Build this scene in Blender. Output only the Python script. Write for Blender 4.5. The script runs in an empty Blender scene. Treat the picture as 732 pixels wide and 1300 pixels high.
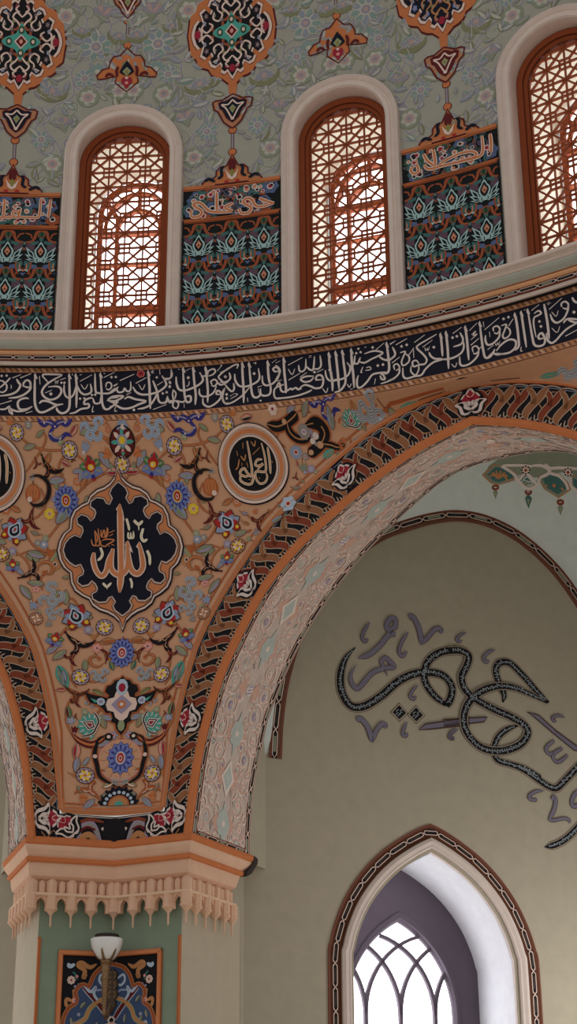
import bpy, bmesh, math, random
from mathutils import Vector, Matrix
from mathutils.geometry import tessellate_polygon, delaunay_2d_cdt
random.seed(7)
SC = bpy.context.scene
COL = SC.collection
pi, sin, cos, rad, deg = math.pi, math.sin, math.cos, math.radians, math.degrees
EYE = 1.6                                   # eye height above the floor

# ------------------------------------------------------------------ camera and plan of the building
F, TH, RO = 2110.94465, 0.400348736, -0.00648410726
CX, CY, RR, A = -2.03723004, 5.12278184, 7.7437931, 8.0      # dome axis, frieze radius, apothem of the octagon
ZT, ZB = 6.7752463, 6.35605980
AL = 0.0670330085                           # direction of the pier seen from the dome axis
ZC, W, T = 2.84079510, 0.716068678, 1.04526527
T2 = 1.34
def dirz(a): return Vector((sin(a), cos(a), 0.0))
CEN = Vector((CX, CY, 0.0))
CREASE = CEN + dirz(AL) * (A / cos(pi / 8))
NR, NL = dirz(AL + pi / 8), dirz(AL - pi / 8)
TR, TL = dirz(AL + pi / 8 + pi / 2), dirz(AL - pi / 8 - pi / 2)
HALF = A * math.tan(pi / 8)
UPZ = Vector((0, 0, 1))

def ray(x, y):
    u, v = (x - 366) / F, (650 - y) / F
    u, v = u * cos(RO) - v * sin(RO), u * sin(RO) + v * cos(RO)
    return Vector((u, cos(TH) - v * sin(TH), sin(TH) + v * cos(TH)))
def hit_cyl(x, y, rf):
    """where the sight line meets a surface of revolution about the dome axis: (phi, z)"""
    d = ray(x, y); r = 7.8
    for _ in range(14):
        a = d.x * d.x + d.y * d.y; b = -2 * (d.x * CX + d.y * CY); c = CX * CX + CY * CY - r * r
        s = (-b + math.sqrt(max(b * b - 4 * a * c, 0))) / (2 * a)
        p = d * s
        ph = math.atan2(p.x - CX, p.y - CY)
        rn = rf(ph, p.z)
        if abs(rn - r) < 1e-5: break
        r = 0.5 * r + 0.5 * rn if _ > 3 else rn
    return ph, p.z
def hit_plane(x, y, p0, n):
    d = ray(x, y); return d * (p0.dot(n) / d.dot(n))

cam_d = bpy.data.cameras.new('camera'); cam = bpy.data.objects.new('camera', cam_d); COL.objects.link(cam)
fw = Vector((0, cos(TH), sin(TH))); up0 = Vector((0, -sin(TH), cos(TH))); rt0 = Vector((1, 0, 0))
rt = rt0 * cos(RO) + up0 * sin(RO); up = up0 * cos(RO) - rt0 * sin(RO)
cam.matrix_world = Matrix(((rt.x, up.x, -fw.x, 0), (rt.y, up.y, -fw.y, 0), (rt.z, up.z, -fw.z, EYE), (0, 0, 0, 1)))
cam_d.sensor_fit = 'VERTICAL'; cam_d.sensor_height = 36; cam_d.lens = 36 * F / 1300
cam_d.clip_end = 200
SC.camera = cam

# ------------------------------------------------------------------ paints
GAIN = 2.0
MATS = {}
def lin(c): c /= 255.0; return c / 12.92 if c <= .04045 else ((c + .055) / 1.055) ** 2.4
def paint(name, r, g, b, rough=.75, gain=None, vary=.10, scale=9.0, metal=0.0, spec=.25, bump=0.0):
    if name in MATS: return MATS[name]
    m = bpy.data.materials.new(name); m.use_nodes = True; nt = m.node_tree; nd = nt.nodes; lk = nt.links
    bs = nd['Principled BSDF']
    k = GAIN if gain is None else gain
    col = [min(.88, lin(v) * k) for v in (r, g, b)]
    tc = nd.new('ShaderNodeTexCoord'); nz = nd.new('ShaderNodeTexNoise'); nz.inputs['Scale'].default_value = scale; nz.inputs['Detail'].default_value = 4
    rp = nd.new('ShaderNodeMix'); rp.data_type = 'RGBA'
    rp.inputs[6].default_value = [c * (1 - vary) for c in col] + [1]; rp.inputs[7].default_value = [min(.9, c * (1 + vary)) for c in col] + [1]
    lk.new(tc.outputs['Object'], nz.inputs['Vector']); lk.new(nz.outputs['Fac'], rp.inputs[0]); lk.new(rp.outputs[2], bs.inputs['Base Color'])
    bs.inputs['Roughness'].default_value = rough; bs.inputs['Metallic'].default_value = metal
    bs.inputs['Specular IOR Level'].default_value = spec
    if bump:
        bp = nd.new('ShaderNodeBump'); bp.inputs['Strength'].default_value = bump; bp.inputs['Distance'].default_value = .01
        lk.new(nz.outputs['Fac'], bp.inputs['Height']); lk.new(bp.outputs['Normal'], bs.inputs['Normal'])
    MATS[name] = m
    return m
def glow(name, r, g, b, s):
    m = bpy.data.materials.new(name); m.use_nodes = True; nt = m.node_tree; nt.nodes.clear()
    e = nt.nodes.new('ShaderNodeEmission'); o = nt.nodes.new('ShaderNodeOutputMaterial')
    tc = nt.nodes.new('ShaderNodeTexCoord'); nz = nt.nodes.new('ShaderNodeTexNoise'); nz.inputs['Scale'].default_value = .8
    mx = nt.nodes.new('ShaderNodeMix'); mx.data_type = 'RGBA'
    mx.inputs[6].default_value = (r, g, b, 1); mx.inputs[7].default_value = (r * .97, g * .98, b, 1)
    nt.links.new(tc.outputs['Object'], nz.inputs['Vector']); nt.links.new(nz.outputs['Fac'], mx.inputs[0]); nt.links.new(mx.outputs[2], e.inputs['Color'])
    e.inputs['Strength'].default_value = s
    nt.links.new(e.outputs[0], o.inputs['Surface']); MATS[name] = m
    return m
def ptab(tab):
    for n, c in tab.items(): paint(n, *c)
ptab({
 'peach': (156, 118, 93), 'peach_deep': (138, 94, 68), 'peach_dark': (98, 64, 46), 'orange': (150, 88, 52), 'orange_deep': (132, 70, 38), 'gold': (156, 98, 64), 'ochre': (138, 96, 62),
 'navy': (12, 13, 26), 'black': (13, 11, 15), 'white': (166, 154, 148), 'cream': (188, 166, 148), 'pinkwhite': (176, 152, 142), 'script': (166, 154, 149),
 'red': (130, 30, 28), 'crimson': (118, 26, 42), 'maroon': (72, 18, 20), 'redbrown': (98, 44, 28), 'brown': (62, 34, 20),
 'blue': (86, 96, 142), 'deepblue': (38, 38, 96), 'greyblue': (108, 116, 136), 'paleblue': (136, 148, 162), 'lilac': (118, 108, 128),
 'teal': (58, 122, 112), 'tealdark': (36, 76, 72), 'green': (58, 88, 58), 'olive': (104, 100, 52), 'sage': (112, 116, 88), 'greygreen': (100, 104, 90), 'yellow': (192, 146, 40), 'grey': (112, 106, 104),
 'pink': (170, 112, 104),
 'dome': (124, 122, 112), 'd_sage': (106, 110, 94), 'd_olive': (98, 98, 74), 'd_mauve': (112, 107, 114), 'd_teal': (98, 114, 109), 'd_pink': (136, 114, 110), 'd_white': (141, 138, 130), 'd_blue': (106, 111, 119),
 'tile_pale': (122, 146, 146), 'tile_dark': (11, 13, 15), 'tile_teal': (48, 78, 76), 'tile_rust': (116, 58, 34), 'tile_green': (38, 62, 44), 'tile_blue': (62, 74, 102), 'tile_pink': (152, 100, 78), 'tile_plum': (70, 52, 62),
 'stucco': (166, 152, 144), 'stucco_teal': (144, 148, 142), 'sof': (152, 138, 131), 'sof_salmon': (156, 124, 112), 'sof_teal': (136, 142, 138), 'sof_pale': (172, 158, 150), 'sof_blue': (116, 114, 136),
 'niche': (127, 120, 106), 'niche_top': (152, 157, 154), 'pier': (98, 110, 95), 'pier_side': (138, 129, 114), 'cap': (168, 137, 116), 'cap_pale': (176, 148, 126), 'band_gold': (112, 73, 48), 'trim_red': (88, 52, 40), 'cornice_tan': (176, 132, 98), 'vine_pale': (142, 124, 108),
 'script_blue': (88, 84, 98), 'script_edge': (52, 34, 28), 'leaf_ink': (100, 106, 110),
 'wood': (106, 50, 24), 'wood_dark': (78, 34, 18), 'reveal': (228, 190, 162), 'frame_dark': (72, 64, 73), 'win_white': (170, 170, 177), 'win_mould': (158, 146, 140),
 'floorstone': (165, 156, 142), 'shade_dark': (40, 34, 32),
})
paint('brass', 104, 82, 60, rough=.4, metal=.6)
paint('brass_dark', 62, 50, 40, rough=.5, metal=.4)
paint('panel_blue', 44, 58, 86)
paint('opal', 205, 195, 188, rough=.25)
glow('daylight', 1.0, .985, 1.0, 4.2)

# ------------------------------------------------------------------ object helpers
WL = {}                                      # world location (before EYE shift) of each object we parent to
def _link(o, parent, loc):
    COL.objects.link(o)
    base = WL[parent.name] if parent is not None else Vector((0, 0, 0))
    if parent is not None: o.parent = parent
    o.location = (loc - base) if parent is not None else loc + Vector((0, 0, EYE))
    WL[o.name] = loc.copy()
    return o
def tag(o, label=None, cat=None, group=None, kind=None):
    for k, v in (('label', label), ('category', cat), ('group', group), ('kind', kind)):
        if v: o[k] = v
    return o
def thing(name, loc, label, cat, group=None, kind=None):
    o = bpy.data.objects.new(name, None); o.empty_display_size = .1
    _link(o, None, Vector(loc)); return tag(o, label, cat, group, kind)
def mesh_obj(name, verts, faces, mats, fmat, parent=None, loc=None, smooth=False):
    """verts in camera-origin metres; the object sits at loc (or at its parent's place)"""
    if loc is None: loc = WL[parent.name] if parent is not None else Vector((0, 0, 0))
    loc = Vector(loc)
    me = bpy.data.meshes.new(name)
    me.from_pydata([Vector(v) - loc for v in verts], [], faces)
    for m in mats: me.materials.append(MATS[m])
    if fmat: me.polygons.foreach_set('material_index', fmat)
    if smooth: me.polygons.foreach_set('use_smooth', [True] * len(faces))
    me.update(); me.validate()
    o = bpy.data.objects.new(name, me)
    return _link(o, parent, loc)

def spline(pts, n=5, closed=False):
    pts = [tuple(p) for p in pts]
    if len(pts) < 3: return pts
    out = []; N = len(pts)
    rng = N if closed else N - 1
    for i in range(rng):
        p1, p2 = pts[i], pts[(i + 1) % N]
        p0 = pts[i - 1] if (i > 0 or closed) else tuple(2 * a - b for a, b in zip(p1, p2))
        p3 = pts[(i + 2) % N] if (i + 2 < N or closed) else tuple(2 * b - a for a, b in zip(p1, p2))
        for k in range(n):
            t = k / n
            out.append(tuple(.5 * (2 * b + (c - a) * t + (2 * a - 5 * b + 4 * c - d) * t * t + (3 * b - a - 3 * c + d) * t ** 3) for a, b, c, d in zip(p0, p1, p2, p3)))
    if not closed: out.append(pts[-1])
    return out
def resample(pts, step=None, n=None):
    L = [0]
    for a, b in zip(pts, pts[1:]): L.append(L[-1] + math.dist(a, b))
    tot = L[-1]
    if n is None: n = max(2, int(tot / step) + 1)
    out = []; j = 0
    for i in range(n):
        d = tot * i / (n - 1)
        while j < len(L) - 2 and L[j + 1] < d: j += 1
        t = (d - L[j]) / max(1e-9, L[j + 1] - L[j])
        out.append(tuple(a + (b - a) * t for a, b in zip(pts[j], pts[j + 1])))
    return out, tot
def arcpts(cx, cy, rx, ry, a0, a1, n): return [(cx + rx * cos(a0 + (a1 - a0) * i / n), cy + ry * sin(a0 + (a1 - a0) * i / n)) for i in range(n + 1)]
def inside(p, poly):
    x, y = p; c = False; j = len(poly) - 1
    for i in range(len(poly)):
        xi, yi = poly[i]; xj, yj = poly[j]
        if (yi > y) != (yj > y) and x < (xj - xi) * (y - yi) / (yj - yi) + xi: c = not c
        j = i
    return c

class Painter:
    """collects shapes drawn in a surface's own metres (u, v) and lays them on it, each layer a hair above the last"""
    H0, DH = .0022, .0012
    GRID = .16
    def __init__(s, fmap, flat=False, off=0.0):
        s.map = fmap; s.v = []; s.f = []; s.fm = []; s.mats = []; s.xf = [(1, 0, 0, 0, 1, 0)]; s.flat = flat; s.off = off; s.base = 0
    def mi(s, m):
        if m not in s.mats: s.mats.append(m)
        return s.mats.index(m)
    def push(s, cx, cy, rot=0, sx=1, sy=None, flip=False):
        sy = sx if sy is None else sy
        c, n = cos(rot), sin(rot); k = -1 if flip else 1
        a, b, tx, d, e, ty = s.xf[-1]
        la, lb, lc, ld = c * sx * k, -n * sy, n * sx * k, c * sy
        s.xf.append((a * la + b * lc, a * lb + b * ld, a * cx + b * cy + tx, d * la + e * lc, d * lb + e * ld, d * cx + e * cy + ty))
    def pop(s): s.xf.pop()
    def tp(s, p):
        a, b, tx, d, e, ty = s.xf[-1]; return (a * p[0] + b * p[1] + tx, d * p[0] + e * p[1] + ty)
    def h(s, layer): return s.off + (0 if layer < 0 else s.H0 + s.DH * (layer + s.base))
    def _add(s, pts2, tris, mat, h):
        o = len(s.v); s.v += [s.map(p[0], p[1], h) for p in pts2]
        k = s.mi(mat)
        for t in tris: s.f.append([o + i for i in t]); s.fm.append(k)
    def poly(s, pts, mat, layer=0, raw=False, grid=None):
        grid = min(grid or s.GRID, s.GRID)
        q = [s.tp(p) for p in pts]
        if len(q) < 3: return
        xs = [p[0] for p in q]; ys = [p[1] for p in q]
        ext = max(max(xs) - min(xs), max(ys) - min(ys))
        if s.flat or ext < grid * 1.6:
            try: tr = tessellate_polygon([[Vector((p[0], p[1], 0)) for p in q]])
            except Exception: return
            s._add(q, tr, mat, s.h(layer))
        else:
            s._cdt(q, [], mat, s.h(layer), grid)
    def _cdt(s, q, holes, mat, h, grid):
        xs = [p[0] for p in q]; ys = [p[1] for p in q]
        vs = []; ed = []
        for loop in [q] + holes:
            lp = []
            for a, b in zip(loop, loop[1:] + loop[:1]):
                n = max(1, int(math.dist(a, b) / grid + .5))
                lp += [(a[0] + (b[0] - a[0]) * i / n, a[1] + (b[1] - a[1]) * i / n) for i in range(n)]
            o = len(vs); vs += [Vector(p) for p in lp]; ed += [(o + i, o + (i + 1) % len(lp)) for i in range(len(lp))]
        nx = int((max(xs) - min(xs)) / grid) + 1; ny = int((max(ys) - min(ys)) / grid) + 1
        for i in range(1, nx + 1):
            for j in range(1, ny + 1):
                p = (min(xs) + (i - .5) * (max(xs) - min(xs)) / nx, min(ys) + (j - .5) * (max(ys) - min(ys)) / ny)
                if inside(p, q) and not any(inside(p, hh) for hh in holes): vs.append(Vector(p))
        r = delaunay_2d_cdt(vs, ed, [], 0, 1e-6)
        ov, of = r[0], r[2]
        keep = []
        for f in of:
            c = (sum(ov[i].x for i in f) / len(f), sum(ov[i].y for i in f) / len(f))
            if inside(c, q) and not any(inside(c, hh) for hh in holes): keep.append(f)
        s._add([(p.x, p.y) for p in ov], keep, mat, h)
    def holed(s, outer, holes, mat, layer=-1, grid=.16): s._cdt([s.tp(p) for p in outer], [[s.tp(p) for p in hh] for hh in holes], mat, s.h(layer), grid)
    def stroke(s, pts, w, mat, layer=0, ends=(1, 1), n=5, closed=False, belly=None, smooth=True):
        p = spline(pts, n, closed) if smooth else list(pts)
        p = [s.tp(a) for a in p]
        a, b, _, d, e, _ = s.xf[-1]; sc = math.sqrt(abs(a * e - b * d)); w = w * sc
        N = len(p); L = []; 
        for i in range(N):
            if closed: q0, q1 = p[i - 1], p[(i + 1) % N]
            else: q0, q1 = p[max(0, i - 1)], p[min(N - 1, i + 1)]
            dx, dy = q1[0] - q0[0], q1[1] - q0[1]; l = math.hypot(dx, dy) or 1
            t = i / (N - 1)
            if belly is not None: k = ends[0] + (ends[1] - ends[0]) * t + (belly - (ends[0] + ends[1]) / 2) * sin(pi * t)
            else:
                k = 1.0
                if not closed:
                    if t < .2: k = ends[0] + (1 - ends[0]) * sin(t / .2 * pi / 2)
                    if t > .8: k = min(k, ends[1] + (1 - ends[1]) * sin((1 - t) / .2 * pi / 2))
            k *= w / 2
            L.append((p[i][0] - dy / l * k, p[i][1] + dx / l * k)); L.append((p[i][0] + dy / l * k, p[i][1] - dx / l * k))
        fs = [(2 * i, 2 * i + 1, 2 * i + 3, 2 * i + 2) for i in range(N - 1)]
        if closed: fs.append((2 * N - 2, 2 * N - 1, 1, 0))
        s._add(L, fs, mat, s.h(layer))
    def disc(s, x, y, r, mat, layer=0, n=14, ry=None): s.poly(arcpts(x, y, r, ry or r, 0, 2 * pi * (n - 1) / n, n - 1), mat, layer)
    def ring(s, x, y, r, w, mat, layer=0, n=48, ry=None): s.stroke(arcpts(x, y, r, ry or r, 0, 2 * pi * (n - 1) / n, n - 1), w, mat, layer, closed=True, smooth=False)
    def strip(s, u0, u1, v0, v1, mat, layer=0, step=.1):
        n = max(1, int(abs(u1 - u0) / min(step, s.GRID) + .5)); P = []
        for i in range(n + 1):
            u = u0 + (u1 - u0) * i / n; P += [s.tp((u, v0)), s.tp((u, v1))]
        s._add(P, [(2 * i, 2 * i + 1, 2 * i + 3, 2 * i + 2) for i in range(n)], mat, s.h(layer))
    def plate(s, pts, mat, h1, h0=-.004, grid=.16, side=None):
        """a raised slab with its own edge"""
        q = [s.tp(p) for p in pts]
        s._cdt(q, [], mat, s.off + h1, grid) if not s.flat else s._add(q, tessellate_polygon([[Vector((p[0], p[1], 0)) for p in q]]), mat, s.off + h1)
        n = len(q); o = len(s.v); k = s.mi(side or mat)
        s.v += [s.map(p[0], p[1], s.off + h1) for p in q] + [s.map(p[0], p[1], s.off + h0) for p in q]
        for i in range(n):
            j = (i + 1) % n; s.f.append([o + i, o + j, o + n + j, o + n + i]); s.fm.append(k)
    def sweep(s, path, prof, mat, closed=False, smooth_path=False):
        """a moulding: profile [(outward offset, height above the surface)] carried along a path; mat: one name or one per profile segment"""
        p = [s.tp(a) for a in path]; N = len(p); o = len(s.v); M = len(prof)
        for i in range(N):
            q0, q1 = (p[i - 1], p[(i + 1) % N]) if closed else (p[max(0, i - 1)], p[min(N - 1, i + 1)])
            if not closed and 0 < i < N - 1 or closed:
                d0 = Vector((p[i][0] - q0[0], p[i][1] - q0[1])).normalized(); d1 = Vector((q1[0] - p[i][0], q1[1] - p[i][1])).normalized()
                d = (d0 + d1); d = d.normalized() if d.length > 1e-6 else d0
                k = 1 / max(.5, d.dot(d0))
            else: d = Vector((q1[0] - q0[0], q1[1] - q0[1])).normalized(); k = 1
            nx, ny = -d.y * k, d.x * k
            for off, hh in prof: s.v.append(s.map(p[i][0] + nx * off, p[i][1] + ny * off, s.off + hh))
        for i in range(N if closed else N - 1):
            j = (i + 1) % N
            for m in range(M - 1):
                s.f.append([o + i * M + m, o + i * M + m + 1, o + j * M + m + 1, o + j * M + m]); s.fm.append(s.mi(mat if isinstance(mat, str) else mat[m]))
    def build(s, name, parent=None, loc=None, smooth=False): return mesh_obj(name, s.v, s.f, s.mats, s.fm, parent, loc, smooth)
# ------------------------------------------------------------------ painted motifs (unit size, drawn under push())
def petal(P, a, r0, r1, w, m, l):
    c, s_ = cos(a), sin(a)
    pts = [(r0, 0), (r0 + (r1 - r0) * .35, w * .42), (r0 + (r1 - r0) * .72, w * .5), (r1, 0), (r0 + (r1 - r0) * .72, -w * .5), (r0 + (r1 - r0) * .35, -w * .42)]
    P.poly([(x * c - y * s_, x * s_ + y * c) for x, y in pts], m, l)
def daisy(P, l=1, n=13, pet='blue', tip='paleblue', inner='yellow', core='red', sy=1.15):
    P.push(0, 0, 0, 1, sy)
    for i in range(n):
        a = 2 * pi * i / n + pi / 2
        P.disc(cos(a) * .9, sin(a) * .9, .13, tip, l, 7)
        petal(P, a, .2, 1.04, .50, 'deepblue', l); petal(P, a, .2, 1.0, .40, pet, l + 1)
        petal(P, a, .45, .85, .14, 'deepblue', l + 2)
    P.disc(0, 0, .52, 'deepblue', l + 2, 14); P.disc(0, 0, .47, pet, l + 3, 14)
    P.disc(0, 0, .34, inner, l + 4, 14, ry=.38); P.disc(0, 0, .27, core, l + 5, 12, ry=.31)
    P.disc(0, -.03, .14, 'white', l + 6, 9, ry=.18); P.disc(0, -.03, .08, core, l + 7, 8, ry=.11)
    P.pop()
def pinwheel(P, l=1, rim='lilac', mid='brown', pet='yellow', n=8):
    P.disc(0, 0, 1, rim, l, 18); P.ring(0, 0, .97, .1, 'brown', l + 1, 20)
    P.disc(0, 0, .72, mid, l + 1, 16)
    for i in range(n):
        a = 2 * pi * i / n
        P.stroke([(cos(a) * .12, sin(a) * .12), (cos(a + .25) * .42, sin(a + .25) * .42), (cos(a + .75) * .66, sin(a + .75) * .66)], .27, 'pinkwhite' if i % 2 else pet, l + 2, (.4, .7), 3)
    P.disc(0, 0, .17, 'orange', l + 3, 9)
    for i in range(12):
        a = 2 * pi * i / 12; P.disc(cos(a) * .87, sin(a) * .87, .07, 'pinkwhite', l + 2, 6)
def leaf(P, l=1, m='greygreen', m2='tealdark', vein='sage'):
    P.poly(spline([(-.04, 0), (.25, .22), (.6, .25), (1.06, .03), (.7, -.19), (.3, -.21)], 4, True), 'peach_dark' if m[0] != 'd' and m[0] != 't' else m, l)
    P.poly(spline([(0, 0), (.25, .17), (.6, .2), (1, .02), (.7, -.14), (.3, -.16)], 4, True), m, l + .5)
    P.poly(spline([(.05, 0), (.3, .02), (.6, .05), (.95, .02), (.7, -.12), (.3, -.13)], 4, True), m2, l + 1)
    P.stroke([(.04, 0), (.4, .03), (.92, .02)], .05, vein, l + 2, (1, .3), 3)
def rumi(P, l=1, m='black', line='gold', edge='brown'):
    """split palmette: a fat curved body with two curling tails"""
    body = [(-.95, .5), (-.6, .22), (-.25, .05), (.1, -.06), (.5, 0), (.8, .22), (1, .55)]
    P.stroke(body, .40, edge, l, (.12, .12), 4, belly=1.05); P.stroke(body, .31, m, l + 1, (.1, .1), 4, belly=1.05)
    t2 = [(-.1, .02), (.05, -.35), (.0, -.7), (-.25, -.9)]
    P.stroke(t2, .32, edge, l, (1, .15), 4); P.stroke(t2, .24, m, l + 1, (1, .1), 4)
    P.stroke([(-.5, .17), (-.2, .12), (0, -.05), (.2, .1), (.5, .06)], .055, line, l + 2, (.5, .5), 4)
    P.stroke([(-.05, -.15), (.1, -.4), (-.02, -.62)], .05, line, l + 2, (.5, .5), 3)
    P.disc(.32, .08, .07, line, l + 2, 7); P.disc(-.28, .12, .06, line, l + 2, 7)
    P.disc(-.95, .5, .1, edge, l, 8)
def scroll(P, m='peach_dark', w=.07, turns=1.2, l=0, r=1.0, curl=1):
    pts = [(cos(curl * t * 2 * pi * turns) * r * (1 - .8 * t), sin(curl * t * 2 * pi * turns) * r * (1 - .8 * t)) for t in [i / 18 for i in range(19)]]
    P.stroke(pts, w, m, l, (.6, .9), 2)
def lotus(P, l=1, outer='red', mid='greyblue', inner='black', glow_='paleblue', tips='yellow', n=7):
    """spiky many-coloured palmette pointing up"""
    for i in range(n):
        a = pi / 2 + (i - (n - 1) / 2) * (2.0 * pi * .78 / (n - 1))
        petal(P, a, .1, 1.07, .56, 'brown', l); petal(P, a, .1, 1.0, .44, (outer, mid)[i % 2], l + .6)
    for i in range(n - 1):
        a = pi / 2 + (i - (n - 2) / 2) * (1.45 * pi / (n - 1)); petal(P, a, .1, .78, .40, (mid, outer)[i % 2], l + 1)
    P.poly(spline([(0, .72), (.3, .35), (.5, .1), (.34, -.35), (0, -.5), (-.34, -.35), (-.5, .1), (-.3, .35)], 3, True), glow_, l + 2)
    P.poly(spline([(0, .56), (.22, .28), (.36, .05), (.24, -.26), (0, -.36), (-.24, -.26), (-.36, .05), (-.22, .28)], 3, True), inner, l + 3)
    P.poly(spline([(0, .40), (.15, .18), (.2, .0), (0, -.2), (-.2, .0), (-.15, .18)], 3, True), glow_, l + 4)
    petal(P, pi / 2, -.12, .26, .16, outer, l + 5)
    P.disc(.5, -.55, .15, tips, l + 2, 8); P.disc(-.5, -.55, .13, tips, l + 2, 8); P.disc(0, -.62, .15, mid, l + 2, 8)
def green_lotus(P, l=1):
    for i, (a, m) in enumerate(((.15, 'green'), (.5, 'tealdark'), (.85, 'green'), (-.15, 'blue'), (1.15, 'blue'))):
        petal(P, pi * a, .1, .95, .55, m, l); petal(P, pi * a, .3, .85, .16, 'sage', l + 1)
    P.poly(spline([(0, .95), (.2, .55), (.42, .35), (.3, -.05), (0, -.2), (-.3, -.05), (-.42, .35), (-.2, .55)], 3, True), 'red', l + 2)
    P.poly(spline([(-.05, .3), (.2, .2), (.22, -.02), (0, -.12), (-.22, 0), (-.2, .22)], 3, True), 'yellow', l + 3)
    P.disc(.03, .08, .1, 'pinkwhite', l + 4, 8); P.disc(-.02, .5, .09, 'crimson', l + 3, 7)
    P.stroke([(-.6, -.3), (-.25, -.5), (0, -.4), (.25, -.5), (.6, -.3)], .2, 'blue', l + 2, (.2, .2), 4); P.disc(0, -.55, .16, 'deepblue', l + 3, 8)
    P.poly([(-.18, -.6), (.18, -.6), (.1, -.85), (-.1, -.85)], 'red', l + 2)
def teal_lotus(P, l=1):
    for i in range(9):
        a = -.1 * pi + i * 1.2 * pi / 8; petal(P, a, .1, 1, .42, 'teal', l); petal(P, a, .5, .9, .14, 'sof_teal', l + 1)
    P.poly([(0, .75), (.42, .1), (0, -.3), (-.42, .1)], 'white', l + 2); P.poly([(0, .62), (.33, .1), (0, -.2), (-.33, .1)], 'black', l + 3)
    P.poly([(0, .5), (.24, .1), (0, -.1), (-.24, .1)], 'white', l + 4); P.poly([(0, .38), (.15, .1), (0, -.02), (-.15, .1)], 'crimson', l + 5)
    for k in (-1, 1):
        P.stroke([(0, -.3), (k * .45, -.28), (k * .8, .02), (k * .95, .3)], .2, 'white', l + 2, (1, .2), 4); P.stroke([(0, -.3), (k * .45, -.28), (k * .8, .02), (k * .95, .3)], .09, 'black', l + 3, (1, .2), 4)
def cloud(P, l=1, m='greyblue', e='paleblue'):
    for pts in ([(-.9, .2), (-.7, .5), (-.35, .45), (-.3, .1), (.0, -.05), (.35, .1), (.3, .45), (.65, .55), (.85, .2), (.6, .05)], [(0, -.05), (-.1, -.4), (.15, -.65), (.45, -.5), (.4, -.25)], [(-.3, .1), (-.55, -.15), (-.4, -.45), (-.1, -.4)]):
        P.stroke(pts, .30, e, l, (.3, .3), 4); P.stroke(pts, .21, m, l + 1, (.3, .3), 4); 
        P.stroke(pts, .05, e, l + 2, (.3, .3), 4)
def blue_arab(P, l=1):
    for k in (-1, 1):
        P.stroke([(0, .1), (k * .3, .32), (k * .65, .2), (k * 1.0, .5)], .26, 'deepblue', l, (.9, .15), 4); P.stroke([(k * .1, .2), (k * .4, .3), (k * .8, .32)], .07, 'lilac', l + 1, (.4, .3), 3)
    P.stroke([(-.05, .1), (-.3, -.25), (-.1, -.5), (.3, -.45), (.6, -.25), (.95, -.35)], .2, 'deepblue', l, (.7, .2), 4)
    P.stroke([(-.15, -.1), (-.2, -.3), (.1, -.45), (.45, -.34)], .06, 'lilac', l + 1, (.4, .3), 3)
    for x, y in ((0, .1), (.28, -.46), (-.28, -.22), (.6, .25), (-.6, .25)): P.disc(x, y, .1, 'deepblue', l, 8); P.disc(x, y, .05, 'pinkwhite', l + 1, 6)
def gourd(P, l=1):
    P.poly(spline([(0, -1), (.75, -.65), (.85, .1), (.45, .75), (0, .9), (-.45, .75), (-.85, .1), (-.75, -.65)], 4, True), 'orange_deep', l)
    for x in (-.5, -.18, .18, .5): P.stroke([(x * .4, .75), (x * 1.1, .1), (x * .8, -.8)], .24, 'orange', l + 1, (.3, .3), 4)
    for x in (-.34, 0, .34): P.stroke([(x * .3, .75), (x * 1.1, .1), (x * .8, -.8)], .05, 'ochre', l + 2, (.5, .5), 3)
    P.stroke([(0, .85), (.05, 1.2)], .16, 'peach_dark', l + 1)
def tulip(P, l=1, m='maroon', m2='red'):
    P.poly([(-.5, .7), (-.2, .35), (0, .75), (.2, .35), (.5, .7), (.35, -.1), (0, -.4), (-.35, -.1)], m, l); P.disc(0, -.42, .2, m2, l + 1, 8); P.disc(0, -.42, .1, 'paleblue', l + 2, 6)
def bud(P, l=1, m='orange', m2='orange_deep'):
    P.poly(spline([(0, -.6), (.5, -.1), (.6, .5), (.15, .3), (0, .75), (-.15, .3), (-.6, .5), (-.5, -.1)], 3, True), m, l); P.stroke([(0, -.5), (0, .5)], .12, m2, l + 1, (1, .3))
def small_flower(P, l=1, m='lilac', c='red', n=6):
    for i in range(n): petal(P, 2 * pi * i / n, .1, 1, .75, m, l)
    P.disc(0, 0, .38, 'white', l + 1, 9); P.disc(0, 0, .24, c, l + 2, 8)
def white_palmette(P, l=1, core='crimson', line='white', w=.1):
    """white-outlined lotus of the dark borders, pointing up"""
    for k in (-1, 1):
        P.stroke([(0, -.55), (k * .32, -.2), (k * .22, .12), (0, -.25)], w, line, l + 2, n=4)
        P.stroke([(0, -.7), (k * .5, -.62), (k * .72, -.1), (k * 1.0, .18), (k * .52, .2), (k * .3, .02)], w, line, l + 2, n=4)
        P.stroke([(k * .12, -.8), (k * .42, -.72)], w * .8, line, l + 2)
        P.poly(spline([(k * .02, .1), (k * .42, .12), (k * .62, .42), (k * .36, .58), (k * .04, .5)], 3, True), core, l + 1)
    P.poly(spline([(0, .95), (.26, .66), (.2, .4), (0, .15), (-.2, .4), (-.26, .66)], 3, True), core, l + 1)
    P.stroke([(-.6, .42), (-.4, .66), (-.24, .7), (0, 1.0), (.24, .7), (.4, .66), (.6, .42)], w * .7, line, l + 2, n=4)
    P.stroke([(-.25, .62), (0, .34), (.25, .62)], w * .5, 'pink', l + 2, n=3); P.disc(0, -.5, .1, core, l + 1, 7)
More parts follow.
